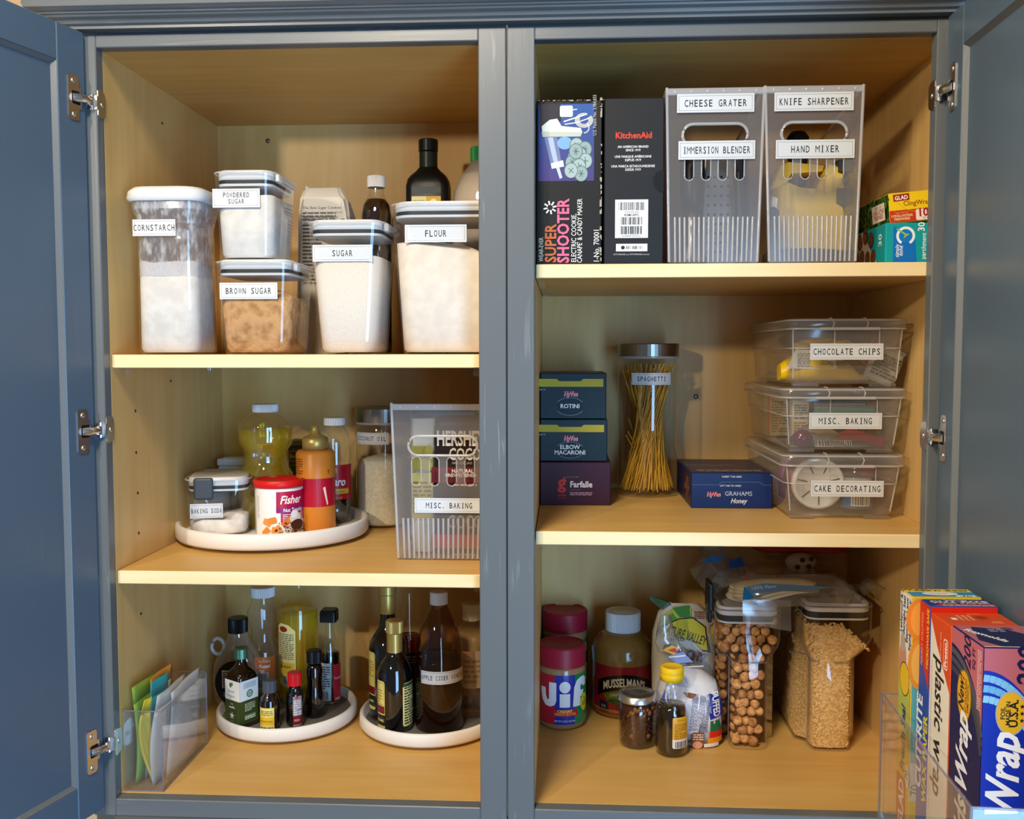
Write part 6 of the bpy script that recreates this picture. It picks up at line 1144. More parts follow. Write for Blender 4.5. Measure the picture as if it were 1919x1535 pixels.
# marshmallow bag
Ym = y+R_+.012; x0, x1 = at(1232, 1350, Ym)[0], at(1352, 1350, Ym)[0]; w = x1-x0; ym = on(1320, 1405, 0)[1]; q = lambda py: zat(1300, py, ym)
t = thing('marshmallow_bag', 'white and blue marshmallow bag with its clear top twisted shut', 'bag', ((x0+x1)/2, ym+.04, 0)); hb_ = q(1262)
S = [rr(w*.80, .045, .018, .001, n=3), rr(w*.96, .064, .022, .016, n=3), rr(w, .072, .026, hb_*.35, n=3), rr(w*.98, .070, .026, hb_*.6, n=3), rr(w*.86, .058, .024, hb_*.82, n=3), rr(w*.55, .036, .012, hb_*.95, n=3, cx=-.008), rr(.020, .012, .005, hb_, n=3, cx=-.012)]
MB().loft(crumple(S, 4, .0022), True, True, True).obj('film', pl('white_film', 'dcdde2', .28, coat=.3), t)
S = [rr(.022, .014, .006, hb_-.001, n=3, cx=-.012), rr(.030, .020, .008, hb_+.012, n=3, cx=-.018), rr(.044, .022, .009, hb_+.024, n=3, cx=-.026), rr(.040, .018, .008, hb_+.036, n=3, cx=-.034), rr(.026, .010, .004, hb_+.052, n=3, cx=-.036), rr(.014, .005, .002, q(1166), n=3, cx=-.038)]
MB().loft(crumple(S, 9, .0026), False, True, True).obj('twisted_top', 'film', t); MB().tube([(-.024, -.010, hb_+.001), (-.010, -.012, hb_), (.006, -.010, hb_+.0005), (.022, -.008, hb_+.001)], .0014, 6).obj('twist_tie', 'white', t)
sec = lambda v: lerp(.036, .033, max(0, min(1, v/hb_)))*max(.3, min(1, (hb_*1.06-v)/(hb_*.42)))
def bagmap(u, v, h):
    """bag front: follows the bulging film"""
    e = abs(u)/(w*.52); return Vector((u*max(.55, min(1, (hb_*1.22-v)/(hb_*.5))), -(sec(v)+.0024)*max(.25, 1-e**4*.55)-h, v))
A = Art(); ph = lambda py: q(py); B0, B1 = .010, hb_*.93
A.poly([(w*.12, hb_*.90), (w*.24, hb_*.95), (w*.40, hb_*.80), (w*.50, hb_*.55), (w*.50, .05), (w*.30, .045), (w*.28, hb_*.45), (w*.22, hb_*.70), (w*.10, hb_*.78)], '1c2f9a'); A.rect(w*.30, hb_*.22, w*.50, hb_*.36, '0f6a42'); A.rect(w*.29, hb_*.14, w*.50, hb_*.22, 'd8231c'); A.rect(w*.26, hb_*.07, w*.50, hb_*.14, 'e8922a'); A.rect(w*.20, .003, w*.44, hb_*.07, 'e6e2e2')
A.poly([(-w*.36, hb_*.20), (w*.10, hb_*.20), (w*.22, hb_*.55), (w*.18, hb_*.82), (-w*.05, hb_*.84), (-w*.36, hb_*.7)], 'e3e3ea'); A.tr(-w*.02, hb_*.24, 84).para(.0, -.026, .070, .002, 12, '5a6490', 3); A.tr(); A.ell(-w*.01, hb_*.75, .011, .011, '8a5a3a', 14); A.rect(w*.02, hb_*.06, w*.20, hb_*.22, '7a4a34'); A.para(w*.03, hb_*.12, w*.19, hb_*.21, 3, 'd8c0a8', 3); A.ell(w*.10, hb_*.055, .008, .006, 'd89878', 10); A.rect(-w*.1, .004, w*.02, hb_*.10, '15161c'); A.para(-w*.09, .006, w*.01, hb_*.09, 4, '8a8f9a', 6)
A.poly([(-w*.48, hb_*.55), (-w*.36, hb_*.86), (-w*.18, hb_*.93), (-w*.24, hb_*.70)], 'e6e8f2'); A.line([(-w*.44, hb_*.58), (-w*.34, hb_*.84)], .006, '3a55b0'); A.line([(-w*.36, hb_*.64), (-w*.28, hb_*.84)], .003, '3a55b0')
A.text('JET-PUFFED', w*.30, hb_*.88, .0108, 'eceef4', 'l', .04, rot=-84, sx=.72); A.text('MARSHMALLOWS', w*.215, hb_*.82, .0042, 'c9cfe8', 'l', .01, rot=-82, sx=.9)
A.obj('print', bagmap, t, 'gprint', du=.005, h0=.0006)
A = Art(); A.poly([(-.038, .014), (-.022, .022), (-.012, .018), (-.020, .006)], 'd8b02a'); A.poly([(-.030, .014), (-.018, .018), (-.012, .008)], 'b03a3a'); A.poly([(-.034, .004), (-.006, .012), (.006, -.004), (-.020, -.006)], '7f93c9'); A.line([(-.030, .003), (-.004, .006)], .002, 'e6eaf4'); A.obj('top_print', plane((-.002, -.0165, hb_+.014), (1, 0, 0), (-.2, .05, 1)), t)
# granola bag behind
Yg = ym+.115; x0, x1 = at(1222, 1230, Yg)[0], at(1340, 1230, Yg)[0]; w = x1-x0; q = lambda py: zat(1290, py, Yg-.02); hg = q(1136)
t = thing('granola_bag', 'green and white granola bag with yellow banner behind the marshmallows', 'bag', ((x0+x1)/2, Yg, 0)); S = [rr(w*.9, .04, .015, .001, n=3), rr(w, .058, .022, .02, n=3), rr(w, .060, .022, hg*.5, n=3), rr(w*.98, .050, .018, hg*.75, n=3), rr(w*.80, .026, .010, hg*.92, n=3), rr(w*.42, .008, .003, hg, n=3)]
MB().loft(crumple(S, 12, .0018), True, True, True).obj('film', pl('granola_film', 'cfc9ba', .35), t); m = MB(); fx = -w*.30
m.loft(crumple([[(fx+.018, -.004, hg*.86), (fx+.030, -.004, hg*.93), (fx+.030, .004, hg*.93), (fx+.018, .004, hg*.86)], [(fx-.006, -.006, hg*.95), (fx+.004, -.006, hg*1.01), (fx+.004, .002, hg*1.01), (fx-.006, .002, hg*.95)], [(fx-.026, -.004, hg*1.03), (fx-.024, -.004, hg*1.06), (fx-.024, .0, hg*1.06), (fx-.026, .0, hg*1.03)]], 3, .0005), True, True).obj('folded_corner', pl('green_film', '2c4a0e', .35), t)
A = Art(); V = lambda py: q(py); U = lambda px: at(px, 1200, Yg-.03)[0]-(x0+x1)/2
A.poly([(-w*.44, V(1196)), (-w*.40, V(1158)), (-w*.1, V(1140)), (w*.10, V(1142)), (w*.08, V(1178))], 'a8b42a'); A.poly([(U(1262), V(1142)), (U(1294), V(1137)), (U(1296), V(1160)), (U(1275), V(1158)), (U(1268), V(1150))], '3a7a2a'); A.poly([(-w*.42, V(1180)), (-w*.2, V(1150)), (-w*.1, V(1165)), (-w*.25, V(1182))], '4f8a2a')
W_ = [(U(1240), V(1176)), (U(1275), V(1162)), (U(1300), V(1160)), (U(1322), V(1175)), (U(1326), V(1214)), (U(1315), V(1213)), (U(1296), V(1196)), (U(1240), V(1188))]; cx_ = sum(p[0] for p in W_)/8; cy_ = sum(p[1] for p in W_)/8; A.poly([(cx_+(a-cx_)*1.06, cy_+(b-cy_)*1.10) for a, b in W_], '2a2a14'); A.poly(W_, 'c9bc1e')
A.text('NATURE VALLEY', U(1321), V(1206), .0135, '3a3410', 'r', .02, rot=-16, sx=.50, sh=.1); A.text('GRANOLA', U(1284), V(1199), .0045, '4a4438', 'r', sx=.9); A.text('CRUNCHY', U(1318), V(1236), .0150, '6a2018', 'r', .05, rot=-12, sx=.66); A.para(U(1303), V(1160), U(1322), V(1146), 4, '8a4a3a', 3)
def gmap(u, v, h): f = v/hg; return Vector((u, -(lerp(.031, .028, min(1, f*1.6)) if f < .62 else lerp(.028, .004, (f-.62)/.38))-.0035-h, v))
A.obj('print', gmap, t, 'gprint', du=.006, h0=.0028)

# cereal keepers
def cereal_keeper(label, ub, ul, ur, ut, ll, lr_, lb, step, latch):
    """upper front ul..ur with lid top row ut; lower front ll..lr_ at foot row lb; step row where the grip notch is"""
    yf = on((ll+lr_)/2, lb, 0)[1]; yu = yf; a, b = at(ul, 1190, yu)[0], at(ur, 1190, yu)[0]; c, d = at(ll, lb-20, yf)[0], at(lr_, lb-20, yf)[0]; xu = (a+b)/2; wu = b-a; xl = (c+d)/2-xu; wl = d-c; H = zat((ul+ur)/2, ut, yu); zs = zat((ul+ur)/2, step, yu); dep = .205
    t = thing('cereal_keeper', label, 'container', (xu, yf+dep/2, 0)); q = lambda w, z, x=0, g=0: rr(w, dep-g, .020, z, cx=x)
    wm = wl+.030; ym_ = .045
    def notch(z, k, ww):      # plan outline with the narrower front nose; k 0 = full width, 1 = narrow nose
        P = []; n_ = lerp(wu, wl, k); xo = xl*k; y0, y1 = -dep/2, dep/2; xs = lerp(wu, ww, k)
        sg = lambda v: (1 if v >= 0 else -1)*abs(v)**.42
        N_ = [(xo+n_/2*sg(cos(radians(a_))), y0+.026-.026*abs(sin(radians(a_)))**.55, z) for a_ in (178, 172, 160, 145, 128, 110, 90, 70, 52, 35, 20, 8, 2)]
        P += N_[6:]
        P += [(xo+n_/2, y0+ym_*.8, z), (lerp(wu/2, xo+ww/2, k), y0+ym_*1.1, z)]
        P += [(lerp(wu/2, xo+ww/2, k)-.014+.014*cos(radians(22.5*i)), y1-.014+.014*sin(radians(22.5*i)), z) for i in range(5)]; P += [(lerp(-wu/2, xo-ww/2, k)+.014-.014*cos(radians(90-22.5*i)), y1-.014+.014*sin(radians(90-22.5*i)), z) for i in range(5)]
        P += [(lerp(-wu/2, xo-ww/2, k), y0+ym_*1.1, z), (xo-n_/2, y0+ym_*.8, z)]; P += N_[:6]; return P
    f = [(0, 1), (.004, 1), (zs-.012, 1), (zs+.010, .15), (zs+.020, 0), (H-.004, 0)]
    S = [[(x*.96 if i == 0 else x, y*.985 if i == 0 else y, z) for x, y, z in notch(z, k, wm)] for i, (z, k) in enumerate(f)]
    MB().loft(S, True, False, True).obj('body', 'clear', t); m = MB()
    m.tube([p for p in S[-1]], .0013, 6, True); m.tube(S[2][:10], .0008, 5); m.tube(S[2][-9:], .0008, 5)
    for i in (6, -6): m.tube([S[j][i] for j in range(1, len(S))], .0007, 4)
    m.obj('moulded_edges', 'acryledge', t); i = .004
    MB().loft([rr(wu-2*i-.004, dep-.012, .016, H-.014), rr(wu-2*i, dep-.008, .018, H-.013), rr(wu-2*i, dep-.008, .018, H-.002), rr(wu-2*i-.003, dep-.011, .017, H), rr(wu-2*i-.014, dep-.022, .012, H-.0005), rr(wu-2*i-.016, dep-.024, .012, H-.004)], True, True, True).obj('lid', 'white', t)
    MB().loft([rr(wu-2*i-.001, dep-.009, .017, H-.0225), rr(wu-2*i-.001, dep-.009, .017, H-.0142)], True, True, True).obj('gasket', 'gasket', t); MB().loft([rr(wu-2*i-.001, dep-.009, .017, H-.0255), rr(wu-2*i, dep-.008, .018, H-.0226)], True, True, True).obj('lid_ring', 'white', t)
    if latch: MB().box(-wu/2-.0085, -wu/2-.001, -dep*.36, -dep*.16, H-.014, H+.030, .002, 2).box(-wu/2-.008, -wu/2-.002, -dep*.33, -dep*.2, H-.034, H-.014, .002, 2).obj('latch', 'black', t)
    return t, xu, yf+dep/2, wu, xl, wl, wm, zs, H, dep, notch
k1 = cereal_keeper('clear cereal keeper of brown round puffs, dark latch at its left', 0, 1343, 1467, 1140, 1369, 1441, 1406, 1228, True)
k2 = cereal_keeper('clear cereal keeper of rice cereal, nearest the right wall', 0, 1508, 1640, 1133, 1519, 1598, 1409, 1226, False)
# round puffs: the ones that can be picked out are things, the core is loose cereal
t, xu, yc_, wu, xl, wl, wm, zs, H, dep, notch = k1; R = random.Random(21); br = .0079
bms = []
for s in range(3): bms.append(MB().blob((0, 0, 0), br, s, 2, (1, 1, .94), .05).mesh('cereal_puff', 'puff' if s < 2 else 'puff2'))
cnt = 0
def puff(x, y, z):
    global cnt
    if cnt >= 299: return
    o = bpy.data.objects.new('cereal_puff', R.choice(bms)); COL.objects.link(o); o.location = (xu+x, yc_+y, z); o.rotation_euler = (R.uniform(0, 6), R.uniform(0, 6), R.uniform(0, 6)); s = R.uniform(.88, 1.06); o.scale = (s, s, s)
    tag(o, 'single round brown cereal puff in the left clear cereal keeper', 'cereal', 'round cereal puffs in the left keeper'); cnt += 1
zt = zat(1400, 1163, yc_-dep/2); z = .012; row = 0
while z < zt:
    hi_ = z > zs+.004; w_ = (wu if hi_ else wl)-.021; x_ = 0 if hi_ else xl; n = max(2, int(w_/.0163)+1); off = .0042 if row % 2 else -.0042
    for i in range(n): puff(x_-w_/2+w_*(i+.5)/n+off+R.uniform(-.002, .002), -dep/2+.0115+R.uniform(0, .004), z+R.uniform(-.0022, .0022))
    for j in range(4 if not hi_ else 6): puff((x_-wm/2 if not hi_ else -wu/2)+.011+R.uniform(0, .002), -dep/2+(.058 if not hi_ else .030)+j*.0172+off, z+R.uniform(-.002, .002))
    if not hi_:
        for s in (-1,): puff(x_+s*(wl/2-.010), -dep/2+.030, z)
    for i in range(n-1): puff(x_-w_/2+w_*(i+1)/n+off, -dep/2+.0262, z+.006)
    z += .0143; row += 1
core = [[(x*.80, y*.86+.006, z) for x, y, z in notch(z, k, wm)] for z, k in ((.006, 1), (zs-.012, 1), (zs+.012, .1), (zt-.004, 0))]; b = MB().loft(core, True, True, True).obj('loose_cereal', pl('cereal_core', '5a3a20', .9)); b.location = (xu, yc_, 0); tag(b, 'mass of round cereal filling the middle of the left keeper', 'cereal', kind='stuff')
# rice cereal: grains beyond counting
t, xu, yc_, wu, xl, wl, wm, zs, H, dep, notch = k2; ztop = lambda x: zat(1560, 1168, yc_-dep/2)-.002-max(0, (x-.005))*.9; mb = MB(); R = random.Random(31)
core = [[(x*.93, y*.965, min(z, ztop(x)-.003)) for x, y, z in notch(z, k, wm)] for z, k in ((.005, 1), (zs-.012, 1), (zs+.010, .15), (zs+.02, 0), (zat(1560, 1160, yc_-dep/2), 0))]; mb.loft(core, True, True, True)
bm = bmesh.new(); bmesh.ops.create_icosphere(bm, subdivisions=1, radius=1); gv = [v.co.copy() for v in bm.verts]; gf = [tuple(v.index for v in f.verts) for f in bm.faces]; bm.free()
def grain(x, y, z):
    e = Matrix.Translation((x, y, z)) @ Matrix.Rotation(R.uniform(0, 6.3), 4, 'Y') @ Matrix.Rotation(R.uniform(-.7, .7), 4, 'X') @ Matrix.Diagonal((.0037*R.uniform(.8, 1.15), .0018, .0019, 1)); mb.add([e @ v for v in gv], gf, True)
for i in range(2600):
    z = R.uniform(.005, .30); hi_ = z > zs+.004; w_ = (wu if hi_ else wl)-.012; x_ = 0 if hi_ else xl
    if R.random() < .70: x = x_+R.uniform(-.5, .5)*w_; y = -dep/2+.0052+R.uniform(0, .0025)
    else: x = ((x_-wm/2) if not hi_ else -wu/2)+.0058+R.uniform(0, .002); y = -dep/2+R.uniform(.05 if not hi_ else .02, .16)
    if z < ztop(x): grain(x, y, z)
b = mb.obj('rice_cereal', 'crisp'); b.location = (xu, yc_, 0); tag(b, 'pale toasted rice cereal filling the right keeper', 'cereal', kind='stuff')
# on top: bag of tortillas, red-lidded tub, plastic bags
Hk = max(k1[8], k2[8]); zt = Hk+.0015; yt = k1[2]-.045; xt, wt_ = span(1372, 1545, 1120, yt)
for i in range(5):
    m = MB(); n = 36; rad = wt_*.50*(1-.02*i); P = []
    for r_ in (1, .7, .4, .12): P.append([(rad*r_*cos(2*pi*k/n), .62*rad*r_*sin(2*pi*k/n),   .0028*i+.0035*sin(3*cos(2*pi*k/n)*r_+i)+.006*sin(2*cos(2*pi*k/n)*r_+.5)+.010*(1-r_)*.8) for k in range(n)])
    low = [(x, y, z-.0022) for x, y, z in P[0]]; m.loft([low]+P, False, True, True); o = m.obj('tortilla', 'smoke'); o.location = (xt-.012, yt-.012, zt+.0062); tag(o, 'pale flour tortilla in the stack across the cereal keeper lids', 'tortilla', 'tortillas in the clear bag')
tb = thing('tortilla_bag', 'clear bag with blue print holding tortillas on the cereal keepers', 'bag', (xt+.012, yt, zt)); wb_ = wt_*1.22
S = [rr(wb_, .155, .04, .0005, n=4), rr(wb_*1.02, .16, .04, .012, n=4), rr(wb_*.95, .145, .04, .030, n=4), rr(wb_*.75, .10, .03, .040, n=4)]; MB().loft(crumple(S, 5, .0030), True, True, True).obj('film', clear('bag_film', (.97, .97, .96), .10, (.85, .83, .78), .12, .07), tb); m = MB(); R = random.Random(4); V = []; F = []
for i in range(11):
    for j in range(4): V.append((wb_*.44+.006*i, -.045+.02*j+.003*sin(i*2+j), .016+.006*sin(i*.9)+R.uniform(-.003, .004)))
for i in range(10):
    for j in range(3): a = i*4+j; F.append((a, a+4, a+5, a+1))
MB().add(V, F).obj('gathered_end', 'film', tb)
V = []; F = []
for i in range(7):
    for j in range(5): V.append((-wb_*.47+.012*i, -.079-.004*j*.4+R.uniform(-.001, .001), .010-.0085*j-.002*i*(j/4)))
for i in range(6):
    for j in range(4): a = i*5+j; F.append((a, a+5, a+6, a+1))
MB().add(V, F, True).obj('drooping_flap', 'film', tb)
A = Art(); A.poly([(-wb_*.47, -.006), (-wb_*.44, .018), (-wb_*.26, .026), (-.004, .024), (.06, .020), (.02, .014), (-wb_*.12, .014), (-wb_*.33, .008), (-wb_*.40, -.004)], '1878b4'); A.text('100% Flour', -wb_*.27, .016, .006, 'cfe4f0', sh=.2, rot=8); A.obj('print', plane((0, -.074, .012), (1, 0, 0), (0, .75, .66)), tb); A = Art(); A.ell(.0, 0, .014, .008, 'a81f22', 16); A.obj('seal_print', plane((wb_*.34, .01, .034), (1, 0, 0), (0, 1, .1)), tb)
yr = k1[2]+.055; xr_, wr_ = span(1400, 1575, 1050, yr); zl0 = zat(1485, 1064, yr-.0725); rt_ = thing('red_lid_tub', 'clear tub with red lid stored on top of the cereal keepers', 'container', (xr_, yr, zt+.042)); hh = max(.02, zl0-zt-.042)
MB().loft([rr(wr_*.72, .10, .02, 0), rr(wr_*.92, .13, .025, hh)], True, False, True).obj('body', 'clear2', rt_); MB().loft([rr(wr_*.94, .135, .03, hh-.004), rr(wr_, .145, .034, hh-.002), rr(wr_, .145, .034, hh+.005), rr(wr_*.9, .13, .03, hh+.0075)], True, True, True).obj('lid', pl('dark_red_lid', 'a02418', .4), rt_)
db = thing('spotted_pouch', 'white pouch with dark spots under the red-lidded tub', 'pouch', (at(1500, 1078, yr-.085)[0], yr-.085, zt+.047)); MB().blob((0, 0, 0), .021, 2, 3, (1.15, .55, .75), .05).obj('film', pl('spotted_film', 'a8a098', .35), db); A = Art(); [A.ell(px, py, .0042, .0038, '2a2622', 12) for px, py in ((.0, .006), (-.008, -.005), (.010, -.004), (.014, .008))]; A.obj('print', plane((0, -.0125, 0), (1, 0, 0), (0, .1, 1)), db)
sb = thing('plastic_bag', 'folded clear plastic bag with blue print at the left on the keepers', 'bag', (at(1352, 1075, k1[2])[0], k1[2]+.02, zt+.001)); S = [rr(.07, .10, .02, 0, n=4), rr(.084, .115, .03, .014, n=4), rr(.066, .09, .02, .030, n=4, cx=.004), rr(.046, .06, .012, .044, n=4, cx=-.006), rr(.036, .012, .005, .056, n=4, cx=-.012)]; MB().loft(crumple(S, 17, .0055), True, True, False).obj('film', clear('grey_bag_film', (.9, .9, .9), .3, (.55, .54, .52), .15, .06), sb); A = Art(); A.poly([(-.04, .0), (-.02, .012), (.0, .008), (-.01, .0)], '2a6a9a'); A.poly([(.004, .002), (.026, .010), (.030, -.006), (.006, -.010)], '1a4a8a'); A.poly([(.026, -.014), (.032, -.013), (.032, -.028), (.026, -.026)], 'a02828'); A.obj('print', plane((0, -.058, .046), (1, 0, 0), (0, .5, .85)), sb)
# ------------------------------------------------------------------ wrap boxes in the acrylic bin on the right door
tl = radians(-2.6); ox, oy = .4475, -.130; dx = Vector((sin(radians(-3.0)), -cos(radians(-3.0)), 0))   # towards the viewer along the door
og = thing('acrylic_bin', 'clear acrylic bin hung on the right door, full of wrap boxes', 'bin', (ox, oy, .018), radians(-3.0)); WB, LB, HB, t_ = .088, .283, .196, .0026
MB().box(0, t_, -LB, 0, 0, HB).obj('side_panel', 'acryl', og); MB().box(WB-t_, WB, -LB, 0, 0, HB).obj('side_panel', 'acryl', og); MB().box(t_, WB-t_, -LB, -LB+t_, 0, HB).obj('front_panel', 'acryl', og); MB().box(t_, WB-t_, -t_, 0, 0, HB).obj('back_panel', 'acryl', og); MB().box(t_, WB-t_, -LB+t_, -t_, 0, t_).obj('floor_panel', 'acryl', og); m = MB()
for a, b in (((0, 0, 0), (0, 0, HB)), ((0, -LB, 0), (0, -LB, HB)), ((0, 0, HB), (0, -LB, HB)), ((0, -LB, HB), (WB, -LB, HB)), ((0, 0, HB), (WB, 0, HB)), ((0, 0, 0), (0, -LB, 0))): m.tube([a, b], .0013, 4)
m.obj('edges', 'acryledge', og, kind='stuff')
HX = .3105
def wrapbox(label, pf, pn, X, d0, m, top_py, wd=.062):
    """left face seen from photo column pf (far edge) to pn (near edge); X of that face; d0 = distance of the far edge"""
    Y0 = (X-CAM.x)*0; 
    def ydist(px):      # y where the sight line of column px meets the plane x = X
        return onx(px, 1200, X)[0]
    y0, y1 = ydist(pf), ydist(pn); z0 = .0208
    t = thing('wrap_box', label, 'box', (X, y0, z0), 0, 'wrap boxes in the door bin'); h = top_py-z0; d = y0-y1
    MB().box(0, wd, -d+.0006, 0, 0, h, .0012, 1).obj('carton', m, t); return t, d-.0006, h
L = lambda t: leftf(0, 0, 0)
# press-and-seal wrap
zt_ = .337
t, d, h = wrapbox('food wrap box in white, green and orange, farthest back in the door bin', 1686, 1709, .466, 1.1, pl('yellow_wrap_card', 'd8b428', .42), zt_+.002, .076)
A = Art(); A.rect(.0005, .001, d-.0005, h-.001, 'd6a81c'); A.poly([(.0005, h*.50), (d-.0005, h*.48), (d-.0005, h*.66), (.0005, h*.74)], 'b4bd52'); A.poly([(.0005, h*.74), (d-.0005, h*.66), (d-.0005, h-.001), (.0005, h-.001)], 'e4e0d6'); A.ell(d*.32, h*.745, d*.30, .026, 'c98a72', 16); A.ell(d*.30, h*.815, d*.2, .012, 'b9a58e', 14); A.ell(d*.5, h*.685, d*.42, .020, '5a4a1a', 20); A.ell(d*.5, h*.685, d*.38, .0185, 'e6bc1c', 20)
for i, s in enumerate(('Leakproof &', 'Airtight Seal', 'Étanchéité aux', 'liquides et à l’air')): A.text(s, d*.20+i*d*.24, h*.985, .0062, '20224a', 'r', .03, rot=90, sx=.98)
A.text("Press'n Seal", d*.64, h*.345, .0122, '1f3a66', 'l', .05, rot=90, sx=.92, sh=.15); A.rect(d*.06, h*.10, d*.80, h*.325, 'b8481f'); A.text('GLAD', d*.64, h*.125, .0150, 'f0dcc8', 'l', .06, rot=90, sx=1.05); A.ell(d*.92, h*.345, d*.16, .014, 'd8d4ca', 16); A.text('70', d*.97, h*.33, .008, '2a4a7a', 'l', .02, rot=90)
A.obj('print', L(t), t); wd = .076
A = Art(); A.rect(.001, .001, wd-.001, h-.001, 'c9b23a'); A.rect(.001, h*.68, wd-.001, h-.006, 'dc7c28'); A.rect(.001, h*.40, wd-.001, h*.68, '58a4b4'); A.ell(.010, h*.76, .014, .030, 'e0953a', 18); A.ell(.010, h*.76, .010, .024, 'f0b45a', 16); A.ell(.008, h*.92, .015, .024, 'e08a34', 16); A.ell(.008, h*.92, .010, .019, 'eea24a', 14); A.ell(.016, h*.85, .006, .016, 'c8481c', 12); A.text('THE SEAL IS THE DEAL', .012, h*.66, .0050, 'e0ecf0', 'r', .02, rot=90, sx=.95); A.rect(.001, h*.26, .018, h*.40, 'b9c8cc'); A.text('70', .012, h*.3, .010, '2a4a7a', rot=90); A.obj('front_print', front(0, -d, 0), t)
A = Art(); A.rect(.001, .001, wd-.001, d*.96, 'e0c43a'); A.poly([(.001, .001), (wd-.001, .001), (wd-.001, d*.62), (.001, d*.60)], '1f86b4'); A.ell(wd*.47, d*.42, wd*.26, d*.20, 'e8e4de', 20); A.ell(wd*.44, d*.44, wd*.16, d*.12, 'd2cdc6', 16); A.rect(wd*.66, .002, wd*.94, d*.26, 'd8e4ea'); A.text('70', wd*.8, d*.05, d*.16, '1a3a6a', b=.03, sx=1.4); A.rect(.001, .0005, wd-.001, .0025, 'e8d24a'); A.text("Press'n Seal", wd*.45, d*.72, d*.17, '5a4a1a', b=.02, sx=1.7); A.text('GLAD', wd*.20, d*.86, d*.1, 'a02a1c', b=.02, sx=1.8); A.obj('top_print', topf(0, -d, h), t)
# wax paper
t, d, h = wrapbox('blue and red wax paper box, second from the back in the door bin', 1723, 1743, .4725, 1.07, pl('wax_blue_card', '1f49a8', .42), zt_+.001, .072); wd = .072
A = Art(); A.poly([(.0005, h*.84), (d-.0005, h*.70), (d-.0005, h-.001), (.0005, h-.001)], 'cc2418'); A.text('MICROWAVE SAFE', d*.90, h*.985, .0058, 'e8c030', 'r', .03, rot=90, sx=.95); A.text('PERFECT SOLUTION', d*.36, h*.96, .0050, 'e89a7a', 'r', .02, rot=90, sx=.9); A.text('CUT-RITE', d*.46, h*.33, .0150, 'eceaf0', 'l', .06, rot=90, sx=1.15, sh=.1); A.text('WAX PAPER', d*.96, h*.30, .0110, 'e6d82a', 'l', .06, rot=90, sx=1.12); A.para(d*.1, .01, d*.8, h*.2, 8, '9ab0dc', 3); A.obj('print', L(t), t)
A = Art(); A.rect(.001, .001, wd-.001, d-.001, '1e2468'); A.poly([(.001, .001), (wd-.001, .001), (wd-.001, d*.36), (wd*.22, d*.36)], '9a3a40'); A.text('Reynolds', wd*.5, d*.82, d*.10, 'd8dcec', sx=1.6); A.text('CUT-RITE', wd*.52, d*.62, d*.16, 'eceef6', b=.06, sx=2.1); A.text('WAX PAPER', wd*.52, d*.42, d*.13, 'dfe2f0', b=.04, sx=2.0); A.para(wd*.2, d*.06, wd*.96, d*.3, 2, 'd8b0a8', 3); A.obj('top_print', topf(0, -d, h), t); A = Art(); A.rect(.001, h*.6, wd-.001, h-.001, 'cc2418'); A.obj('front_print', front(0, -d, 0), t)
# plastic wrap
t, d, h = wrapbox('orange and white plastic wrap box, third from the back in the door bin', 1744, 1783, .4735, 1.03, pl('orange_wrap_card', 'd84a18', .4), zt_-.006, .072); wd = .072
A = Art(); A.poly([(.0005, .001), (d-.0005, .001), (d-.0005, h*.77), (d*.7, h*.83), (d*.35, h*.90), (.0005, h*.985)], 'e4dccc'); A.text('plastic wrap', d*.30, h*.865, .0225, '1c140e', 'l', .02, rot=-90, sx=.95, sh=.15); A.para(d*.08, h*.30, d*.14, h*.84, 60, 'b8b0a4', 3); A.rrect(d*.66, h*.84, d*.88, h*.945, .004, 'e8d8cc'); A.rrect(d*.675, h*.845, d*.865, h*.94, .0035, 'd84a18'); A.text('Presto', d*.83, h*.892, .0070, 'f4e8dc', 'c', .03, rot=90); A.para(d*.5, h*.86, d*.56, h*.96, 14, 'e8a888', 6); A.obj('print', L(t), t)
A = Art(); A.rect(.001, .001, wd-.001, d-.001, 'cf4a1c'); A.line([(wd*.62, .001), (wd*.56, d-.002)], .0004, 'a83a16'); A.line([(wd*.02, d*.42), (wd*.95, d*.40)], .0004, 'a83a16'); A.ell(wd*.62, d*.66, wd*.12, d*.14, 'b23c16', 16); A.ell(wd*.62, d*.66, wd*.07, d*.08, '8a3014', 12); A.poly([(wd*.48, d*.86), (wd*.66, d*.86), (wd*.70, d*.92), (wd*.50, d*.94)], 'dc7444'); A.poly([(wd*.64, d*.26), (wd*.84, d*.25), (wd*.82, d*.40), (wd*.70, d*.40)], 'e07a48'); A.rect(wd*.16, d*.46, wd*.24, d*.62, 'e8d8cc'); [A.para(wd*.28+i*wd*.08, d*.44, wd*.33+i*wd*.08, d*.82, 6, 'e8b498', i) for i in range(3)]; A.obj('top_print', topf(0, -d, h), t)
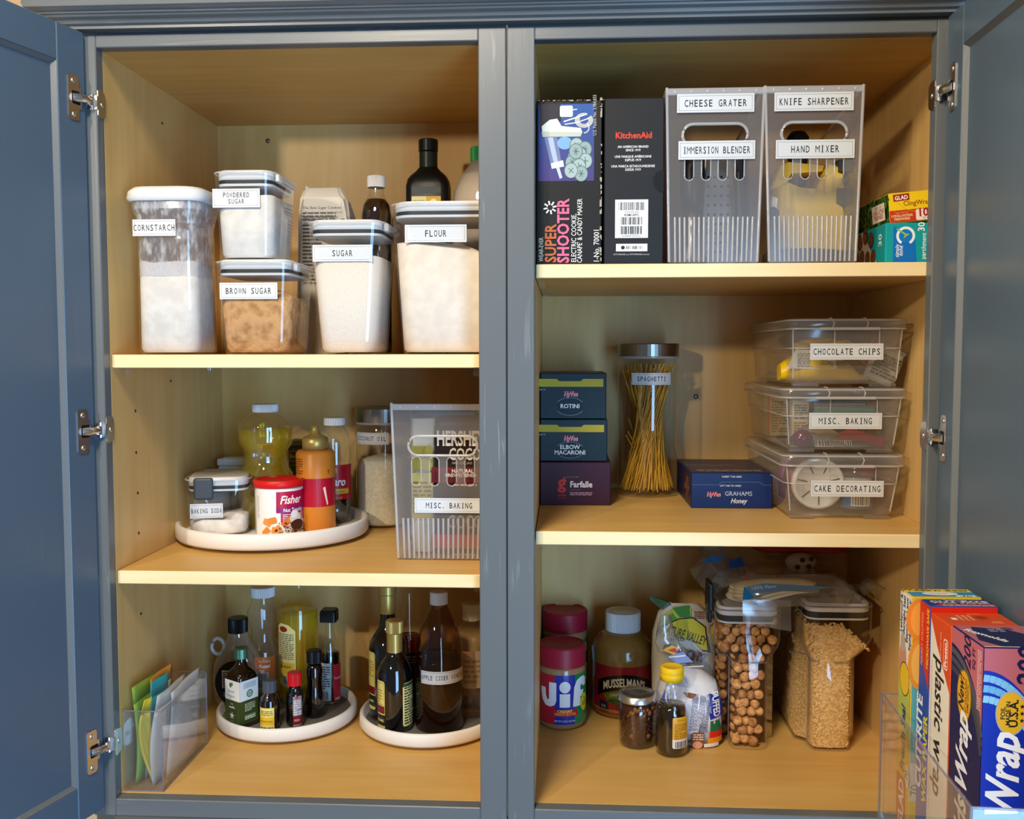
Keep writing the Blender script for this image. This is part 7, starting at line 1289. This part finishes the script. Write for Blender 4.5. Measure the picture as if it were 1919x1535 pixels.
# foil
t, d, h = wrapbox('pink and blue foil box with arcs, nearest in the door bin', 1784, 1845, .4700, .97, pl('foil_navy_card', '14175a', .35), zt_-.001, .078); wd = .078
def arcs(A, w, h, zl, zr, cols, base, wl_, gap):
    """printed field: pink above, base colour below a falling curve from zl to zr, with bands following it"""
    e = .0005; A.rect(e, .001, w-e, h-.001, 'b8626e'); f = lambda x: zl-(zl-zr)*(1-sqrt(max(0, 1-(x/w)**2*.92)))/.717; xs = [e+(w-2*e)*i/14 for i in range(15)]
    A.poly([(e, .001)]+[(w-e, .001)]+[(x, f(x)) for x in reversed(xs)], base)
    for k, cl in enumerate(cols): A.line([(x, f(x*1.0)-gap*(k+.75)) for x in xs], wl_, cl)
A = Art(); arcs(A, d, h, h*.945, h*.74, ['50505a', '45464f', '3a3b46'], '10124a', .0062, .0090); A.ell(d*.45, h*.805, d*.225, .0260, '8a6a14', 26); A.ell(d*.45, h*.805, d*.205, .0245, 'dda21c', 26); A.text('New!', d*.44, h*.81, .0120, '2a2410', 'c', .03, rot=90, sh=.3, sx=.9); A.text('EASY UNLOCKING', d*.53, h*.805, .0042, '4a3a10', 'c', .02, rot=90, sx=.72); A.text('SAME LENGTH', d*.60, h*.805, .0042, '4a3a10', 'c', .02, rot=90, sx=.72)  # side art in darker colours: the shade on this face is painted in
A.text('200', d*.62, h*.90, .0150, '16164a', 'l', .02, rot=90, sh=.2, sx=.95); A.text('SQ FT', d*.76, h*.91, .0055, '16164a', 'l', .02, rot=90); A.para(d*.84, h*.80, d*.96, h*.985, 26, 'e0b8bc', 3); A.text('Wrap', d*.60, h*.49, .0260, 'e4e6f0', 'l', .05, rot=90, sh=.3, sx=.92); A.text('Reynolds', d*.60, h*.475, .026, 'c9c2b8', 'r', .04, rot=90, sh=.3, sx=.9); A.obj('print', L(t), t)
A = Art(); arcs(A, wd, h, h*.93, h*.48, ['7cc0f0', '6ab4ea', '8acaf4'], '0f2cb0', .0068, .0100); A.ell(wd*.34, h*.80, wd*.185, .0215, 'a8aab4', 30); A.ell(wd*.34, h*.80, wd*.170, .0200, 'e2b01c', 30); A.text('FOIL', wd*.27, h*.80, .0042, '2a2410', 'c', .03, rot=90); A.text('MADE IN', wd*.33, h*.80, .0040, '2a2410', 'c', .03, rot=90); A.text('U.S.A.', wd*.42, h*.80, .0080, '1c1a10', 'c', .06, rot=90, sx=.95)  # front art in brighter blues: the light on this face is painted in
for k in range(3): A.tr(wd*.47, h*.80+(k-1)*.0068).poly([(.0024*cos(radians(90+36*i))*(1 if i % 2 == 0 else .45), .0024*sin(radians(90+36*i))*(1 if i % 2 == 0 else .45)) for i in range(10)], '1c1a10')
A.tr(); A.text('200', wd*.62, h*.88, .0175, '16164a', 'l', .02, rot=90, sh=.2); A.text('SQ FT', wd*.76, h*.89, .006, '16164a', 'l', .02, rot=90); A.text('Wrap', wd*.44, h*.465, .0290, 'eef0f8', 'l', .06, rot=90, sh=.3, sx=.86); A.text('Reynolds', wd*.44, h*.45, .029, 'eef0f8', 'r', .05, rot=90, sh=.3, sx=.86); A.obj('front_print', front(0, -d, 0), t)
A = Art(); A.rect(.001, .001, wd-.001, d-.001, 'a86270'); A.poly([(wd*.06, d*.30), (wd*.24, .002), (wd-.001, .001), (wd-.001, d*.30), (wd*.62, d*.78), (wd*.20, d*.92)], '171c4a'); A.text('Reynolds', wd*.2, d*.5, d*.1, 'e6e6ee', 'c', .03, rot=-58, sx=1.2); A.para(wd*.36, d*.7, wd*.56, d*.84, 2, '8a90b0', 3); A.ell(wd*.62, d*.84, wd*.08, d*.06, '6a3a48', 12); A.rect(.001, .0005, wd-.001, .0022, 'e6ddd2'); A.obj('top_print', topf(0, -d, h), t)
